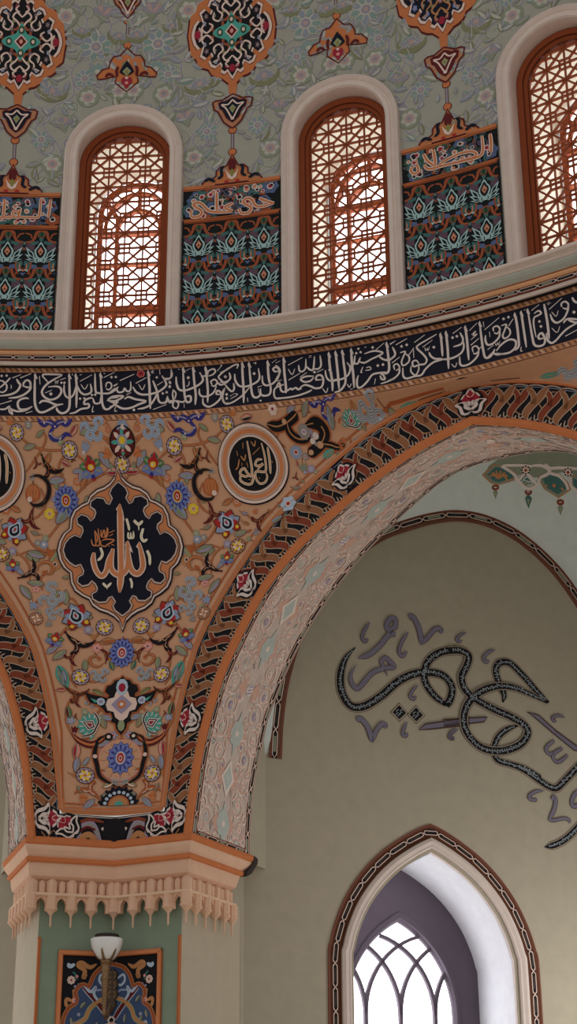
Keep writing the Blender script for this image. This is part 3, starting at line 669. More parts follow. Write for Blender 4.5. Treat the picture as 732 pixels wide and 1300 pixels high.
for i, ph in enumerate(PAN):
    e = thing('hanging_medallion', CEN + dirz(ph) * RD + Vector((0, 0, 8.66)), MLAB[i], 'medallion', 'painted medallions hanging over the tile panels')
    cen, ground, line, spot = MSCH[i]
    P = Painter(drum_map(ph, 0)); P.push(0, MED_C)
    P.plate(med_out, 'maroon', .006, grid=.1); P.off = .006
    P.poly(sc_poly(med_out, .965), 'orange', 1, grid=.1)
    ins = [(u * MED_W, v * MED_H) for u, v in MED_IN]
    P.poly(sc_poly(ins, 1.07), 'maroon', 2, grid=.1); P.poly(sc_poly(ins, 1.05), line if i < 2 else 'pinkwhite', 3, grid=.1); P.poly(sc_poly(ins, .975), ground, 4, grid=.1)
    for sx in (-1, 1):
        for sy in (-1, 1):
            P.push(0, 0, 0, MED_W * sx, MED_H * sy)
            for pts in ([(.0, .42), (.12, .5), (.2, .42), (.1, .34), (.02, .25)], [(.3, .38), (.2, .3), (.28, .2), (.4, .25), (.38, .36)], [(.5, .18), (.42, .12), (.55, .02), (.66, .1), (.58, .2)], [(.08, .62), (.14, .55), (.06, .5)], [(.42, .5), (.32, .46), (.3, .38)], [(.72, .12), (.66, .02), (.74, -.02)]):
                P.stroke(pts, .035, line, 6, (.7, .5), 4)
            for x, y, r, m in ((.3, .46, .05, spot), (.56, .3, .06, spot), (.72, .06, .05, 'crimson'), (.12, .6, .045, 'crimson'), (.22, .22, .06, spot), (.44, .08, .05, 'tile_rust'), (.17, .36, .04, 'olive'), (.38, .3, .04, 'greygreen'), (.36, .5, .045, 'greyblue'), (.6, .18, .045, 'greyblue')):
                P.push(x, y, x * 9, r); small_flower(P, 6, m, ground, 5); P.pop()
            P.stroke([(.0, .34), (.1, .22), (.2, .2), (.2, .1), (.36, .04), (.4, 0)], .05, 'tile_rust', 5, n=4)
            P.pop()
    P.push(0, 0, 0, MED_W, MED_H)
    P.poly(spline(quad_sym([(0, .34), (.07, .22), (.12, .14), (.22, .11), (.34, .07), (.42, 0)]), 2, True), cen, 6)
    P.poly([(0, .13), (.15, 0), (0, -.13), (-.15, 0)], 'pinkwhite', 8); P.poly([(0, .1), (.115, 0), (0, -.1), (-.115, 0)], 'maroon', 9); P.disc(0, 0, .04, 'pink', 10, 8)
    for x, y in ((.26, 0), (-.26, 0), (0, .2), (0, -.2)): P.disc(x, y, .07, 'tile_green', 8, 9); P.disc(x, y, .035, 'pinkwhite', 9, 7)
    P.disc(0, -.64, .07, 'crimson', 7, 9); P.disc(.76, 0, .07, 'crimson', 7, 9); P.disc(-.76, 0, .07, 'crimson', 7, 9)
    P.pop(); P.pop()
    P.build('main_medallion', e)
    zt = pal_half[0][1]; P = Painter(drum_map(ph)); 
    P.poly([(-.045, MED_C - MED_H + .06), (.045, MED_C - MED_H + .06), (.028, zt - .02), (-.028, zt - .02)], 'orange', 4)
    palmette_plate(P, pal_half, 'navy' if i < 2 else 'maroon'); P.build('palmette', e)
    P = Painter(drum_map(ph)); knob_line(P, pal_half[-1][1] - .02, fin_half[0][1] + .03, 1); P.build('stem', e)
    P = Painter(drum_map(ph)); finial_plate(P, fin_half, 8.65); P.build('finial', e)

# small pendants over the window heads
sp_top = tmpl([(345, -120), (400, -60), (455, -12), (440, 30), (410, 60), (390, 100), (345, 150)], 100, 0, 6.1, WIN[0]); sp_top = [(max(0, u - (sp_top[0][0] if k < 3 else sp_top[-1][0])), z) for k, (u, z) in enumerate(sp_top)]
sp_fin = tmpl([(345, 375), (372, 405), (400, 432), (450, 436), (475, 476), (482, 520), (530, 528), (572, 572), (562, 602), (500, 600), (420, 588), (428, 640), (390, 672), (345, 716)], 100, 0, 6.1, WIN[0]); sp_fin = [(max(0, u - sp_fin[0][0]), z) for u, z in sp_fin]; sp_fin[-1] = (0, sp_fin[-1][1])
for i, ph in enumerate(WIN[:2]):
    e = thing('pendant_ornament', CEN + dirz(ph) * RD + Vector((0, 0, sp_fin[-1][1])), ['small orange and maroon dome pendant above the leftmost lattice window', 'small orange and maroon dome pendant above the middle lattice window'][i], 'pendant ornament', 'small pendants over the window heads')
    P = Painter(drum_map(ph)); palmette_plate(P, sp_top, 'maroon'); P.build('palmette', e)
    P = Painter(drum_map(ph)); knob_line(P, sp_top[-1][1] - .02, sp_fin[0][1] + .03, 1); P.build('stem', e)
    P = Painter(drum_map(ph)); full = mirror_half(sp_fin); zz = sp_fin[9][1]
    P.plate(full, 'orange', .006); P.off = .006; P.stroke(full, .014, 'maroon', 2, closed=True, smooth=False)
    P.push(0, zz, 0, .3)
    P.poly([(0, .62), (.16, .38), (.24, .2), (.1, .1), (-.1, .1), (-.24, .2), (-.16, .38)], 'navy', 6); P.poly([(-.14, .22), (0, .05), (.14, .22), (0, .38)], 'sage', 7); P.poly([(-.06, .2), (0, .1), (.06, .2), (0, .3)], 'olive', 8)
    for k in (-1, 1): P.stroke([(k * .28, .42), (k * .33, .26), (k * .3, .05)], .09, 'maroon', 6, (.4, .5), 3); P.stroke([(k * .42, .08), (k * .58, .16), (k * .68, .04)], .09, 'maroon', 6, (.5, .3), 3)
    P.poly([(-.14, 0), (.14, 0), (.18, -.16), (0, -.42), (-.18, -.16)], 'crimson', 6); P.disc(0, -.02, .05, 'pinkwhite', 7, 8); P.disc(0, -.2, .06, 'pink', 7, 8); P.pop()
    P.build('finial', e)
# ------------------------------------------------------------------ ledge cornice and calligraphy frieze round the drum
def col_z(y, r, x=50):
    ph, z = hit_cyl(x, y, lambda a, b: r); return z
PH0, PH1 = rad(-42), rad(80)
def cyl_map(r):
    def f(u, v, h): return CEN + dirz(u / r) * (r - h) + Vector((0, 0, v))
    return f
def revolve(name, prof, parent, seg=150, loc=None):
    """prof: (r, z, material of the face up to the next point)"""
    V, Fc, fm, mats = [], [], [], []
    M = len(prof)
    for i in range(seg + 1):
        a = PH0 + (PH1 - PH0) * i / seg
        for r, z, m in prof: V.append(CEN + dirz(a) * r + Vector((0, 0, z)))
    for i in range(seg):
        for k in range(M - 1):
            m = prof[k][2]
            if m not in mats: mats.append(m)
            Fc.append([i * M + k, i * M + k + 1, (i + 1) * M + k + 1, (i + 1) * M + k]); fm.append(mats.index(m))
    return mesh_obj(name, V, Fc, mats, fm, parent, loc)
zz = col_z
prof = [(7.76, zz(466.8, 7.744), 'black'), (7.70, zz(466.0, 7.70), 'black'), (7.69, zz(464.6, 7.69), 'stucco'), (7.665, zz(463.2, 7.665), 'stucco'), (7.655, zz(461, 7.655), 'stucco'), (7.665, zz(458.8, 7.665), 'redbrown'), (7.67, zz(457.8, 7.67), 'cornice_tan'),  # black underside paints in the shadow gap below the lowest moulding
        (7.665, zz(451, 7.665), 'cornice_tan'), (7.655, zz(450.5, 7.655), 'cornice_tan'), (7.635, zz(448, 7.635), 'cornice_tan'), (7.625, zz(445.6, 7.625), 'orange_deep'), (7.63, zz(444, 7.63), 'stucco_teal'),
        (7.60, zz(441.5, 7.60), 'stucco_teal'), (7.56, zz(438, 7.56), 'stucco_teal'), (7.53, zz(434.5, 7.53), 'stucco_teal'), (7.515, zz(432, 7.515), 'stucco'), (7.505, zz(431.4, 7.505), 'stucco'), (7.49, zz(428.5, 7.49), 'stucco'), (7.465, zz(425.5, 7.465), 'stucco'), (7.455, zz(424, 7.455), 'stucco'), (7.44, zz(423.6, 7.44), 'stucco'), (7.43, zz(421.5, 7.43), 'stucco'), (7.435, zz(419.3, 7.435), 'stucco'),
        (7.46, zz(419.3, 7.435) + .004, 'stucco'), (7.84, zz(419.3, 7.435) + .01, 'stucco'), (7.84, zz(466.8, 7.744), 'stucco'), (7.76, zz(466.8, 7.744), 'stucco')]
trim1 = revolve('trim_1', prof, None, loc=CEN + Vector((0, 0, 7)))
tag(trim1, 'pale stepped ledge cornice curving round below the arched dome windows', 'cornice', kind='structure')
P = Painter(cyl_map(7.661)); z0, z1 = zz(458.2, 7.661), zz(450.6, 7.661)
chain(P, (PH1 - PH0) * 7.661, z0, z1, .165, PH0 * 7.661, 'black', 'greygreen', 'white', 'redbrown'); P.build('chain_border', trim1)

fr = thing('inscription_frieze', CEN + dirz(AL) * 7.744 + Vector((0, 0, ZB)), 'long navy frieze with white Arabic lettering curving below the window ledge', 'frieze')
RF = 7.744
revolve('navy_band', [(RF + .06, ZB - .055, 'navy'), (RF, ZB - .055, 'navy'), (RF, ZB + .1, 'navy'), (RF, ZT + .055, 'navy'), (RF + .06, ZT + .055, 'navy')], fr)
fmap = cyl_map(RF)
for z0, z1 in ((ZB - .052, ZB), (ZT, ZT + .052)):
    P = Painter(fmap); rope(P, (PH1 - PH0) * RF, z0, z1, PH0 * RF); P.build('rope_border', fr)
def fuv(x, y):
    ph, z = hit_cyl(x, y, lambda a, b: RF); return (ph * RF, z)
def D(x, y, r=17): return (2 * r, [(x - r, y), (x, y - r), (x + r, y), (x, y + r)], 'd')
FRZ = [
 (0, 465, 9.15, [D(20, 115), D(78, 112), (22, [(-5, 165), (40, 180), (78, 225), (70, 280), (30, 305), (-5, 295)]), (22, [(122, 135), (70, 190), (-5, 255)]), (16, [(145, 138), (245, 98)]), (18, [(235, 138), (362, 88)]), (28, [(192, 150), (215, 190), (236, 225), (200, 290), (120, 330), (-5, 348)]), (10, [(125, 215), (135, 250), (118, 258)]),
   (26, [(272, 242), (275, 198), (310, 165), (348, 182), (352, 240), (312, 246), (276, 232)]), (28, [(352, 195), (352, 265), (290, 325), (200, 362), (100, 372)]), (30, [(408, 90), (404, 250), (406, 430), (440, 520), (500, 537), (590, 497), (660, 455), (735, 442)]), (28, [(455, 435), (495, 405), (560, 412), (630, 442), (690, 458)]), (14, [(458, 118), (466, 215)]),
   (26, [(500, 132), (505, 98), (600, 96), (725, 100)]), (28, [(722, 108), (620, 160), (530, 225), (488, 295), (512, 355), (580, 390), (660, 370), (710, 310), (702, 255), (650, 236), (560, 242)]), (24, [(505, 130), (570, 200)]), (9, [(640, 165), (645, 190), (664, 173), (668, 192), (684, 160)]), (9, [(638, 207), (676, 198)]), (14, [(525, 312), (605, 280)]), D(592, 325, 22), D(715, 195),
   (28, [(336, 380), (292, 372), (228, 395), (206, 440), (230, 500), (310, 500), (376, 468)]), (26, [(376, 468), (300, 512), (220, 527), (160, 515), (112, 488)]), (16, [(136, 402), (-5, 445)]), (24, [(-5, 502), (60, 500), (116, 460)]), (20, [(106, 460), (132, 520), (146, 560), (112, 535), (100, 490)]), (14, [(300, 547), (378, 525)])]),
 (70, 465, 9.15, [D(108, 195), (14, [(60, 160), (125, 138)]), (30, [(162, 92), (168, 300), (166, 470), (130, 532), (70, 547), (25, 512), (18, 480)]), (24, [(105, 215), (104, 290), (125, 350), (170, 370), (215, 330), (240, 235)]), (28, [(238, 92), (250, 250), (246, 485)]), (14, [(288, 178), (428, 102)]), (14, [(198, 92), (204, 108)]), (12, [(285, 105), (310, 98)]),
   (26, [(252, 215), (285, 290), (330, 327), (382, 325), (422, 290), (410, 205)]), (12, [(298, 212), (345, 268), (382, 210)]), (26, [(462, 85), (470, 290), (500, 312), (545, 322)]), (28, [(525, 82), (540, 300), (545, 420), (570, 490), (612, 502), (660, 470), (735, 418)]), (20, [(588, 245), (600, 196), (642, 196), (656, 240), (622, 276), (590, 258)]), (26, [(545, 318), (620, 317), (680, 290), (735, 240)]), D(655, 130), D(705, 128), (14, [(566, 132), (692, 72)]), (14, [(565, 82), (578, 92)]), (14, [(682, 238), (720, 212)]),
   (26, [(168, 552), (230, 540), (300, 500), (388, 482), (386, 440), (340, 442), (345, 400), (410, 370), (442, 378)]), (24, [(440, 372), (458, 430), (510, 432), (530, 400), (536, 325)]), D(290, 380), D(340, 376), D(428, 336), D(466, 334), (26, [(608, 408), (640, 372), (735, 362)]), (24, [(620, 398), (670, 420), (735, 412)]), (12, [(442, 462), (430, 530), (454, 525)]), (12, [(702, 478), (690, 522), (718, 525)])]),
 (140, 462, 9.15, [(16, [(112, 196), (278, 122)]), (14, [(38, 256), (86, 230)]), (24, [(-5, 332), (60, 290), (96, 332), (150, 322), (165, 285), (196, 322), (236, 300), (236, 205)]), (14, [(188, 362), (242, 334)]), (16, [(296, 228), (418, 162)]), (12, [(328, 238), (372, 302), (404, 238)]),
   (28, [(262, 270), (300, 327), (360, 357), (440, 357), (500, 345), (570, 320), (642, 262), (646, 220), (600, 138)]), (22, [(600, 145), (640, 182), (702, 162), (710, 65)]), D(540, 160), (12, [(572, 68), (578, 128)]), (10, [(468, 96), (502, 80), (482, 108), (510, 104)]), (30, [(438, 82), (454, 250), (460, 400), (466, 525)]), (26, [(494, 196), (520, 260), (545, 330), (562, 430), (602, 457), (642, 440)]), (26, [(545, 340), (520, 400), (470, 472), (400, 512), (316, 527)]), (14, [(543, 252), (612, 208)]), D(695, 225), D(690, 272), D(610, 346), D(655, 332),
   (24, [(600, 455), (645, 450), (666, 375)]), (24, [(664, 390), (690, 450), (735, 440)]), (26, [(-5, 392), (60, 376), (152, 380), (62, 432), (-5, 428)]), (28, [(165, 412), (212, 386), (290, 412), (412, 436), (330, 472), (240, 512), (150, 522), (80, 490), (30, 455)]), D(275, 537, 19), (14, [(498, 532), (652, 474)]), (12, [(62, 498), (50, 547), (78, 545)]), (24, [(-5, 505), (60, 470)])]),
 (210, 458, 9.15, [(22, [(-5, 207), (50, 206), (76, 170), (64, 98)]), D(50, 250), D(50, 300), D(16, 370), (28, [(124, 188), (130, 270), (160, 337), (230, 347), (330, 312), (400, 272), (436, 220), (398, 135)]), (28, [(204, 82), (211, 250), (226, 420), (250, 482), (292, 472), (292, 420), (262, 413), (230, 432)]), (28, [(320, 75), (335, 250), (352, 400), (346, 515)]), (14, [(148, 100), (164, 104)]), (10, [(238, 118), (292, 92)]), D(265, 200, 20), (12, [(276, 240), (270, 282), (243, 302)]),
   (20, [(90, 336), (84, 400), (95, 470), (86, 530), (130, 557), (152, 500), (108, 468)]), (24, [(-5, 482), (60, 470), (130, 470), (200, 482), (244, 448)]), (18, [(92, 342), (122, 382), (108, 450)]), (10, [(216, 498), (218, 548)]), (28, [(464, 72), (480, 200), (492, 350), (490, 488)]), (22, [(396, 140), (430, 182), (482, 166), (502, 120), (560, 98), (578, 132), (540, 168), (484, 182)]), (24, [(394, 328), (396, 387), (430, 417), (500, 410), (560, 370), (592, 295)]), (22, [(540, 282), (530, 242), (570, 220), (602, 252), (570, 297), (532, 288)]), (24, [(600, 250), (640, 282), (690, 266), (735, 238)]),
   (26, [(434, 438), (440, 502), (500, 537), (580, 500), (642, 432), (642, 372), (602, 350), (594, 390), (642, 392)]), (22, [(735, 82), (640, 160), (618, 198), (660, 242), (722, 315)]), D(697, 190, 20), (12, [(602, 122), (656, 56)]), D(712, 392), D(712, 437), (20, [(690, 318), (664, 420), (690, 492), (735, 492)])]),
 (280, 450, 9.15, [(22, [(-5, 217), (60, 186), (150, 130), (202, 120), (188, 168)]), D(55, 262, 20), D(8, 132, 12), (24, [(-5, 322), (60, 322), (112, 280), (100, 210)]), (24, [(50, 348), (80, 390), (130, 432), (157, 400), (150, 335)]), D(70, 470), D(72, 516), (22, [(50, 390), (20, 450), (30, 542), (70, 577), (150, 552), (240, 490), (290, 440), (342, 375)]), (10, [(110, 522), (196, 470), (160, 455)]), (10, [(110, 490), (155, 458)]), (30, [(250, 95), (256, 250), (266, 400), (268, 565)]), (26, [(164, 228), (170, 300), (210, 362), (270, 377), (340, 362), (420, 322), (452, 270), (438, 162)]), D(390, 225, 20), (12, [(382, 104), (410, 98), (404, 118)]),
   (28, [(328, 96), (345, 280), (360, 430), (382, 492), (422, 502), (460, 470), (462, 396)]), (26, [(460, 460), (500, 482), (562, 470), (582, 420), (576, 335)]), (30, [(545, 76), (556, 250), (572, 345)]), (26, [(484, 248), (490, 330), (530, 362), (602, 342), (660, 282), (684, 200), (650, 150), (610, 170), (634, 202), (684, 192)]), (12, [(428, 382), (482, 364)]), (12, [(436, 398), (446, 452)]), (12, [(310, 505), (318, 556)]), D(465, 540, 14), (10, [(596, 102), (650, 60)]), (10, [(640, 102), (694, 76)]), (12, [(658, 312), (712, 298)]), (22, [(735, 350), (640, 392), (620, 450), (642, 512), (735, 512)])]),
 (350, 440, 9.15, [(30, [(90, 130), (100, 300), (116, 450), (120, 545)]), (22, [(-5, 218), (40, 258), (46, 310), (-5, 392)]), (24, [(-5, 492), (40, 420), (62, 512), (110, 527), (172, 490), (190, 502), (232, 480), (260, 502), (302, 490)]), (24, [(-5, 602), (120, 597), (260, 570), (370, 532), (422, 504)]), (16, [(143, 218), (312, 128)]), (12, [(143, 262), (190, 327), (222, 258)]), (16, [(148, 392), (282, 312)]), (14, [(283, 358), (362, 302)]), (22, [(265, 216), (275, 280), (310, 292), (346, 250), (350, 145)]), (24, [(350, 230), (400, 272), (436, 260), (450, 115)]), (24, [(440, 260), (490, 262), (526, 220), (514, 104)]), (10, [(384, 112), (416, 108)]), (10, [(386, 128), (416, 124)]),
   (24, [(442, 346), (350, 350), (290, 382), (332, 412), (400, 402), (442, 358)]), (26, [(258, 502), (330, 450), (400, 462), (460, 487), (530, 472), (552, 400), (532, 340), (482, 340), (468, 387), (532, 387)]), D(450, 300, 19), (14, [(478, 302), (552, 264)]), (12, [(543, 488), (585, 537), (607, 478)]), (30, [(614, 70), (630, 250), (655, 400), (660, 520)]), (22, [(574, 276), (590, 360), (640, 402), (735, 390)]), (14, [(680, 532), (735, 524)])]),
 (420, 430, 9.15, [(30, [(52, 148), (75, 350), (96, 592)]), (24, [(-30, 360), (5, 400), (16, 600)]), (28, [(130, 135), (150, 300), (166, 420), (165, 522), (110, 602), (40, 627)]), (26, [(-5, 492), (60, 480), (130, 470), (202, 420), (226, 340), (188, 278)]), (30, [(234, 120), (245, 300), (260, 420), (270, 575)]), (24, [(190, 285), (230, 322), (266, 290), (280, 195)]), (24, [(265, 282), (310, 292), (342, 218)]), (24, [(330, 270), (390, 282), (470, 240), (602, 170), (500, 145), (388, 178)]), D(320, 120), D(295, 172), D(345, 160), D(485, 105, 19), (12, [(390, 104), (414, 98)]), (14, [(523, 132), (617, 52)]), (30, [(645, 45), (665, 200), (676, 350), (650, 402), (598, 396)]), (24, [(558, 208), (610, 242), (680, 252), (735, 198)]), (14, [(372, 328), (348, 392), (368, 390)]), (14, [(398, 372), (462, 360), (450, 330), (408, 342)]), D(545, 316, 19), D(605, 304, 19),
   (26, [(642, 390), (560, 400), (480, 422), (420, 502), (350, 567), (308, 560), (304, 480), (320, 428)]), (24, [(560, 400), (602, 420), (628, 470), (590, 472), (570, 430)]), (12, [(518, 465), (505, 532)]), (12, [(188, 528), (215, 567), (237, 522)]), (10, [(224, 592), (256, 580)]), (20, [(578, 527), (680, 492), (735, 460)]), (14, [(688, 72), (735, 38)])]),
 (490, 415, 9.15, [(26, [(-5, 382), (60, 372), (106, 320), (74, 235)]), (14, [(42, 202), (112, 163)]), (16, [(113, 212), (243, 138)]), (16, [(68, 422), (158, 352)]), (20, [(100, 502), (90, 450), (130, 434), (157, 480), (112, 512)]), (24, [(156, 470), (150, 540), (90, 602), (18, 632)]), D(180, 230, 19), D(240, 212, 19), (22, [(163, 302), (222, 290), (200, 350), (180, 410), (200, 452), (262, 410), (266, 350), (218, 308)]), (16, [(263, 332), (322, 246)]), (24, [(587, 88), (480, 150), (380, 210), (358, 250), (430, 320), (472, 382), (450, 432), (390, 442), (320, 462), (308, 410), (350, 393), (384, 432)]), (14, [(318, 266), (322, 364)]), (20, [(380, 448), (376, 510), (340, 562), (290, 522), (290, 456)]), (26, [(194, 478), (200, 572), (240, 602), (330, 577), (410, 560), (460, 490), (540, 420), (620, 390), (735, 368)]), (16, [(328, 184), (448, 96)]), (14, [(423, 238), (538, 156)]), (9, [(448, 238), (460, 280), (480, 250), (486, 280), (506, 228)]), D(555, 240, 20), (24, [(498, 298), (520, 342), (570, 372), (652, 370)]), (28, [(630, 76), (645, 200), (656, 345)]), (30, [(694, 55), (715, 250), (726, 490)])]),
 (560, 400, 9.15, [(26, [(-5, 517), (90, 512), (180, 480), (242, 430), (262, 370), (254, 300)]), (24, [(140, 372), (230, 340), (252, 280), (216, 204)]), (16, [(133, 218), (238, 142)]), D(132, 266, 19), D(182, 250, 19), (12, [(118, 570), (160, 607), (182, 552)]), (30, [(278, 130), (300, 300), (320, 528)]), (14, [(328, 182), (418, 92)]), (14, [(350, 232), (400, 190), (370, 240), (417, 222), (343, 292)]), (16, [(343, 354), (438, 272)]), (20, [(370, 432), (364, 380), (410, 364), (437, 410), (400, 452), (370, 442)]), (26, [(436, 400), (420, 480), (340, 562), (260, 592), (220, 570), (214, 484)]), (18, [(434, 402), (472, 366)]), (28, [(445, 80), (465, 250), (486, 400), (510, 492), (560, 492), (602, 440), (622, 396)]), (14, [(503, 174), (672, 32)]), (10, [(488, 78), (496, 142)]), (12, [(560, 196), (566, 258)]), (22, [(610, 192), (604, 150), (650, 130), (682, 170), (650, 217), (612, 206)]), (26, [(682, 180), (670, 260), (600, 332), (540, 347), (514, 300), (514, 236)]), (14, [(538, 404), (608, 352)]), (9, [(624, 328), (640, 356), (655, 325), (666, 350), (682, 302)]), (24, [(600, 440), (650, 462), (735, 448)])]),
 (620, 385, 9.15, [(26, [(90, 557), (150, 482), (240, 425), (312, 440), (312, 510), (250, 572), (150, 592), (90, 582)]), (22, [(-5, 625), (62, 560)]), D(175, 185, 19), D(232, 165, 19), (22, [(148, 264), (206, 250), (186, 320), (165, 380), (190, 412), (246, 370), (246, 310), (198, 268)]), (16, [(233, 268), (287, 182)]), (30, [(304, 116), (330, 250), (350, 430), (350, 502), (306, 552)]), (28, [(378, 95), (405, 280), (440, 515)]), (28, [(454, 70), (480, 230), (510, 400), (532, 482), (582, 502), (642, 480), (656, 420), (620, 350), (580, 380), (592, 417), (652, 400)]), (22, [(528, 122), (580, 90), (612, 120), (570, 147), (530, 172), (525, 250), (552, 395)]), D(592, 215, 19), D(610, 272, 19), (14, [(498, 87), (588, 18)]), (30, [(644, 10), (680, 200), (706, 415)]), (10, [(412, 86), (434, 72)]), (12, [(380, 506), (375, 557), (398, 555)])]),
 (672, 370, 12.2, [(36, [(264, 645), (280, 752), (340, 802), (412, 760), (500, 660), (600, 570), (760, 480)]), (34, [(523, 494), (590, 430), (760, 436)]), (34, [(600, 445), (700, 482), (760, 478)]), (14, [(343, 568), (427, 638), (472, 537)]), (14, [(341, 318), (412, 388), (447, 297)]), (30, [(498, 244), (495, 190), (550, 160), (602, 202), (580, 272), (510, 257)]), (34, [(606, 200), (592, 300), (530, 422), (430, 487), (360, 450), (318, 352)]), (20, [(303, 284), (502, 106)]), (12, [(268, 192), (312, 164)]), (12, [(278, 212), (332, 180)]), (20, [(553, 698), (760, 586)]), D(690, 325, 30), (36, [(658, 95), (700, 160), (760, 178)])]),
]
P = Painter(fmap)
for ox, oy, sc, st in FRZ:
    for s_ in st:
        pts = [fuv(ox + x / sc, oy + y / sc) for x, y in s_[1]]
        if len(s_) == 3: P.poly(pts, 'script', 3); continue
        P.stroke(pts, s_[0] / sc * .0064, 'script', 2, (.55, .45) if len(pts) > 2 else (.8, .6), 5)
        if s_[0] >= 28 and abs(s_[1][0][0] - s_[1][1][0]) < 35 and s_[1][1][1] - s_[1][0][1] > 110:   # tall letters carry a barbed head
            x, y = s_[1][0]; P.poly([fuv(ox + a / sc, oy + b / sc) for a, b in ((x - 14, y + 18), (x + 2, y - 12), (x + 18, y + 26), (x + 32, y + 62), (x + 8, y + 56), (x - 8, y + 50))], 'script', 3)
P.build('lettering', fr)
P = Painter(fmap); c = fuv(140 + 355 / 9.15, 462 + 118 / 9.15); P.push(c[0], c[1], .3, .036)
for i in range(6): P.disc(cos(i * pi / 3) * .62, sin(i * pi / 3) * .62, .42, 'pink', 2, 9); P.disc(cos(i * pi / 3) * .62, sin(i * pi / 3) * .62, .3, 'red', 3, 9)
P.disc(0, 0, .45, 'crimson', 4, 9); P.disc(0, 0, .22, 'navy', 5, 8); P.pop(); tag(P.build('flower', fr), 'small red six-petalled flower')
# ------------------------------------------------------------------ pendentive between the two arches
BAND = [(.473, 3.082), (.496, 3.363), (.53, 3.62), (.596, 3.924), (.68, 4.23), (.79, 4.52), (1.052, 4.938), (1.43, 5.396), (1.882, 5.76), (2.404, 6.092), (2.914, 6.262), (HALF, 6.315)]
ZR = 6.30
def interp(tab, x):
    if x <= tab[0][0]: return tab[0][1]
    for (a, b), (c, d) in zip(tab, tab[1:]):
        if x <= c: return b + (d - b) * (x - a) / (c - a)
    return tab[-1][1]
_bs = spline(BAND, 6)
def zb_of(s):
    s = abs(s); s = min(s, 2 * HALF - s)
    return 3.07 if s < .473 else interp(_bs, s)
def face_of(ph):
    """(face direction, s from the crease) for a direction seen from the dome axis"""
    d = ph - AL; sg = 1 if d >= 0 else -1
    d = abs(d); return sg, HALF - A * math.tan(pi / 8 - d) if d < pi / 4 else 2 * HALF
def oct_r(ph, z=4.0):
    d = abs(ph - AL) % (pi / 4); e = (.12 + .11 * min(3, max(0, z - 3.07))) / 8          # the fold softens as it rises
    if d < pi / 8: d = math.sqrt(d * d + e * e) if d < pi / 16 else d + (math.sqrt(d * d + e * e) - d) * max(0, (pi / 8 - d) / (pi / 16))
    return A / cos(pi / 8 - d)
def zlean(s):
    q = zb_of(s) - 4.5; return min(6.2, 4.5 + .5 * (q + math.sqrt(q * q + .25)))     # below this height the wall stands plumb
def r_pend(ph, z):
    s = face_of(ph)[1]; zm = zlean(s)
    t = min(1, max(0, (z - zm) / (ZR - zm))); o = oct_r(ph, z)
    return o + (7.744 - o) * t ** 2
def pend_map(u, v, h):
    ph = AL + u / 8.0; sg, s = face_of(ph); zb = zb_of(s); zc = min(zb, 6.2)
    t = (v - zc) / (ZR - zc); z = zb + (ZR - zb) * t if zb > 6.2 else v
    r = r_pend(ph, v) - h
    return CEN + dirz(ph) * r + Vector((0, 0, z))
def puv(x, y):
    ph, z = hit_cyl(x, y, r_pend); return ((ph - AL) * 8.0, z)
UM = rad(44) * 8
V, Fc = [], []
NU, NV = 620, 36
us = [-UM + 2 * UM * i / NU for i in range(NU + 1)]
for u in us:
    zc = min(zb_of(face_of(AL + u / 8)[1]), 6.2)
    for j in range(NV + 1): V.append(pend_map(u, zc + (ZR - zc) * j / NV, 0))
for i in range(NU):
    for j in range(NV): a = i * (NV + 1) + j; Fc.append([a, a + 1, a + NV + 2, a + NV + 1])
pend = mesh_obj('wall_pendentive', V, Fc, ['peach'], [0] * len(Fc), None, CREASE + Vector((0, 0, 3.07)), smooth=True)
tag(pend, 'peach curved pendentive wall covered in painted flowers and scrolls between the two big arches', 'wall', kind='structure')

Painter.DH = .0022; Painter.GRID = .07
_ax = sorted((puv(x, y)[::-1] for x, y in ((148, 1050), (151.4, 1019), (153.4, 963), (155.2, 895), (156, 829), (155.2, 702), (155.3, 590), (155.4, 543))))
def uax(v): return interp(_ax, v)          # the painted axis
P = Painter(pend_map, off=.002)
PLACED = []
def both(x, y, fn, sz, rot=0.0, mirror=True, kx=.0074):
    """stamp a motif at a place on the wall and its mirror twin across the crease"""
    u, v = puv(x, y); s_ = sz * kx; PLACED.append((u, v, s_)); 
    if mirror: PLACED.append((2 * uax(v) - u, v, s_))
    P.push(u, v, rot, s_); fn(P); P.pop()
    if mirror: P.push(2 * uax(v) - u, v, -rot, s_, None, True); fn(P); P.pop()
def vine(pts, w=.018, m='peach_dark', l=0, mirror=True, ends=(.5, .3)):
    q = [puv(x, y) for x, y in pts]
    P.stroke(q, w, m, l, ends, 6)
    if mirror: P.stroke([(2 * uax(b) - a, b) for a, b in q], w, m, l, ends, 6)
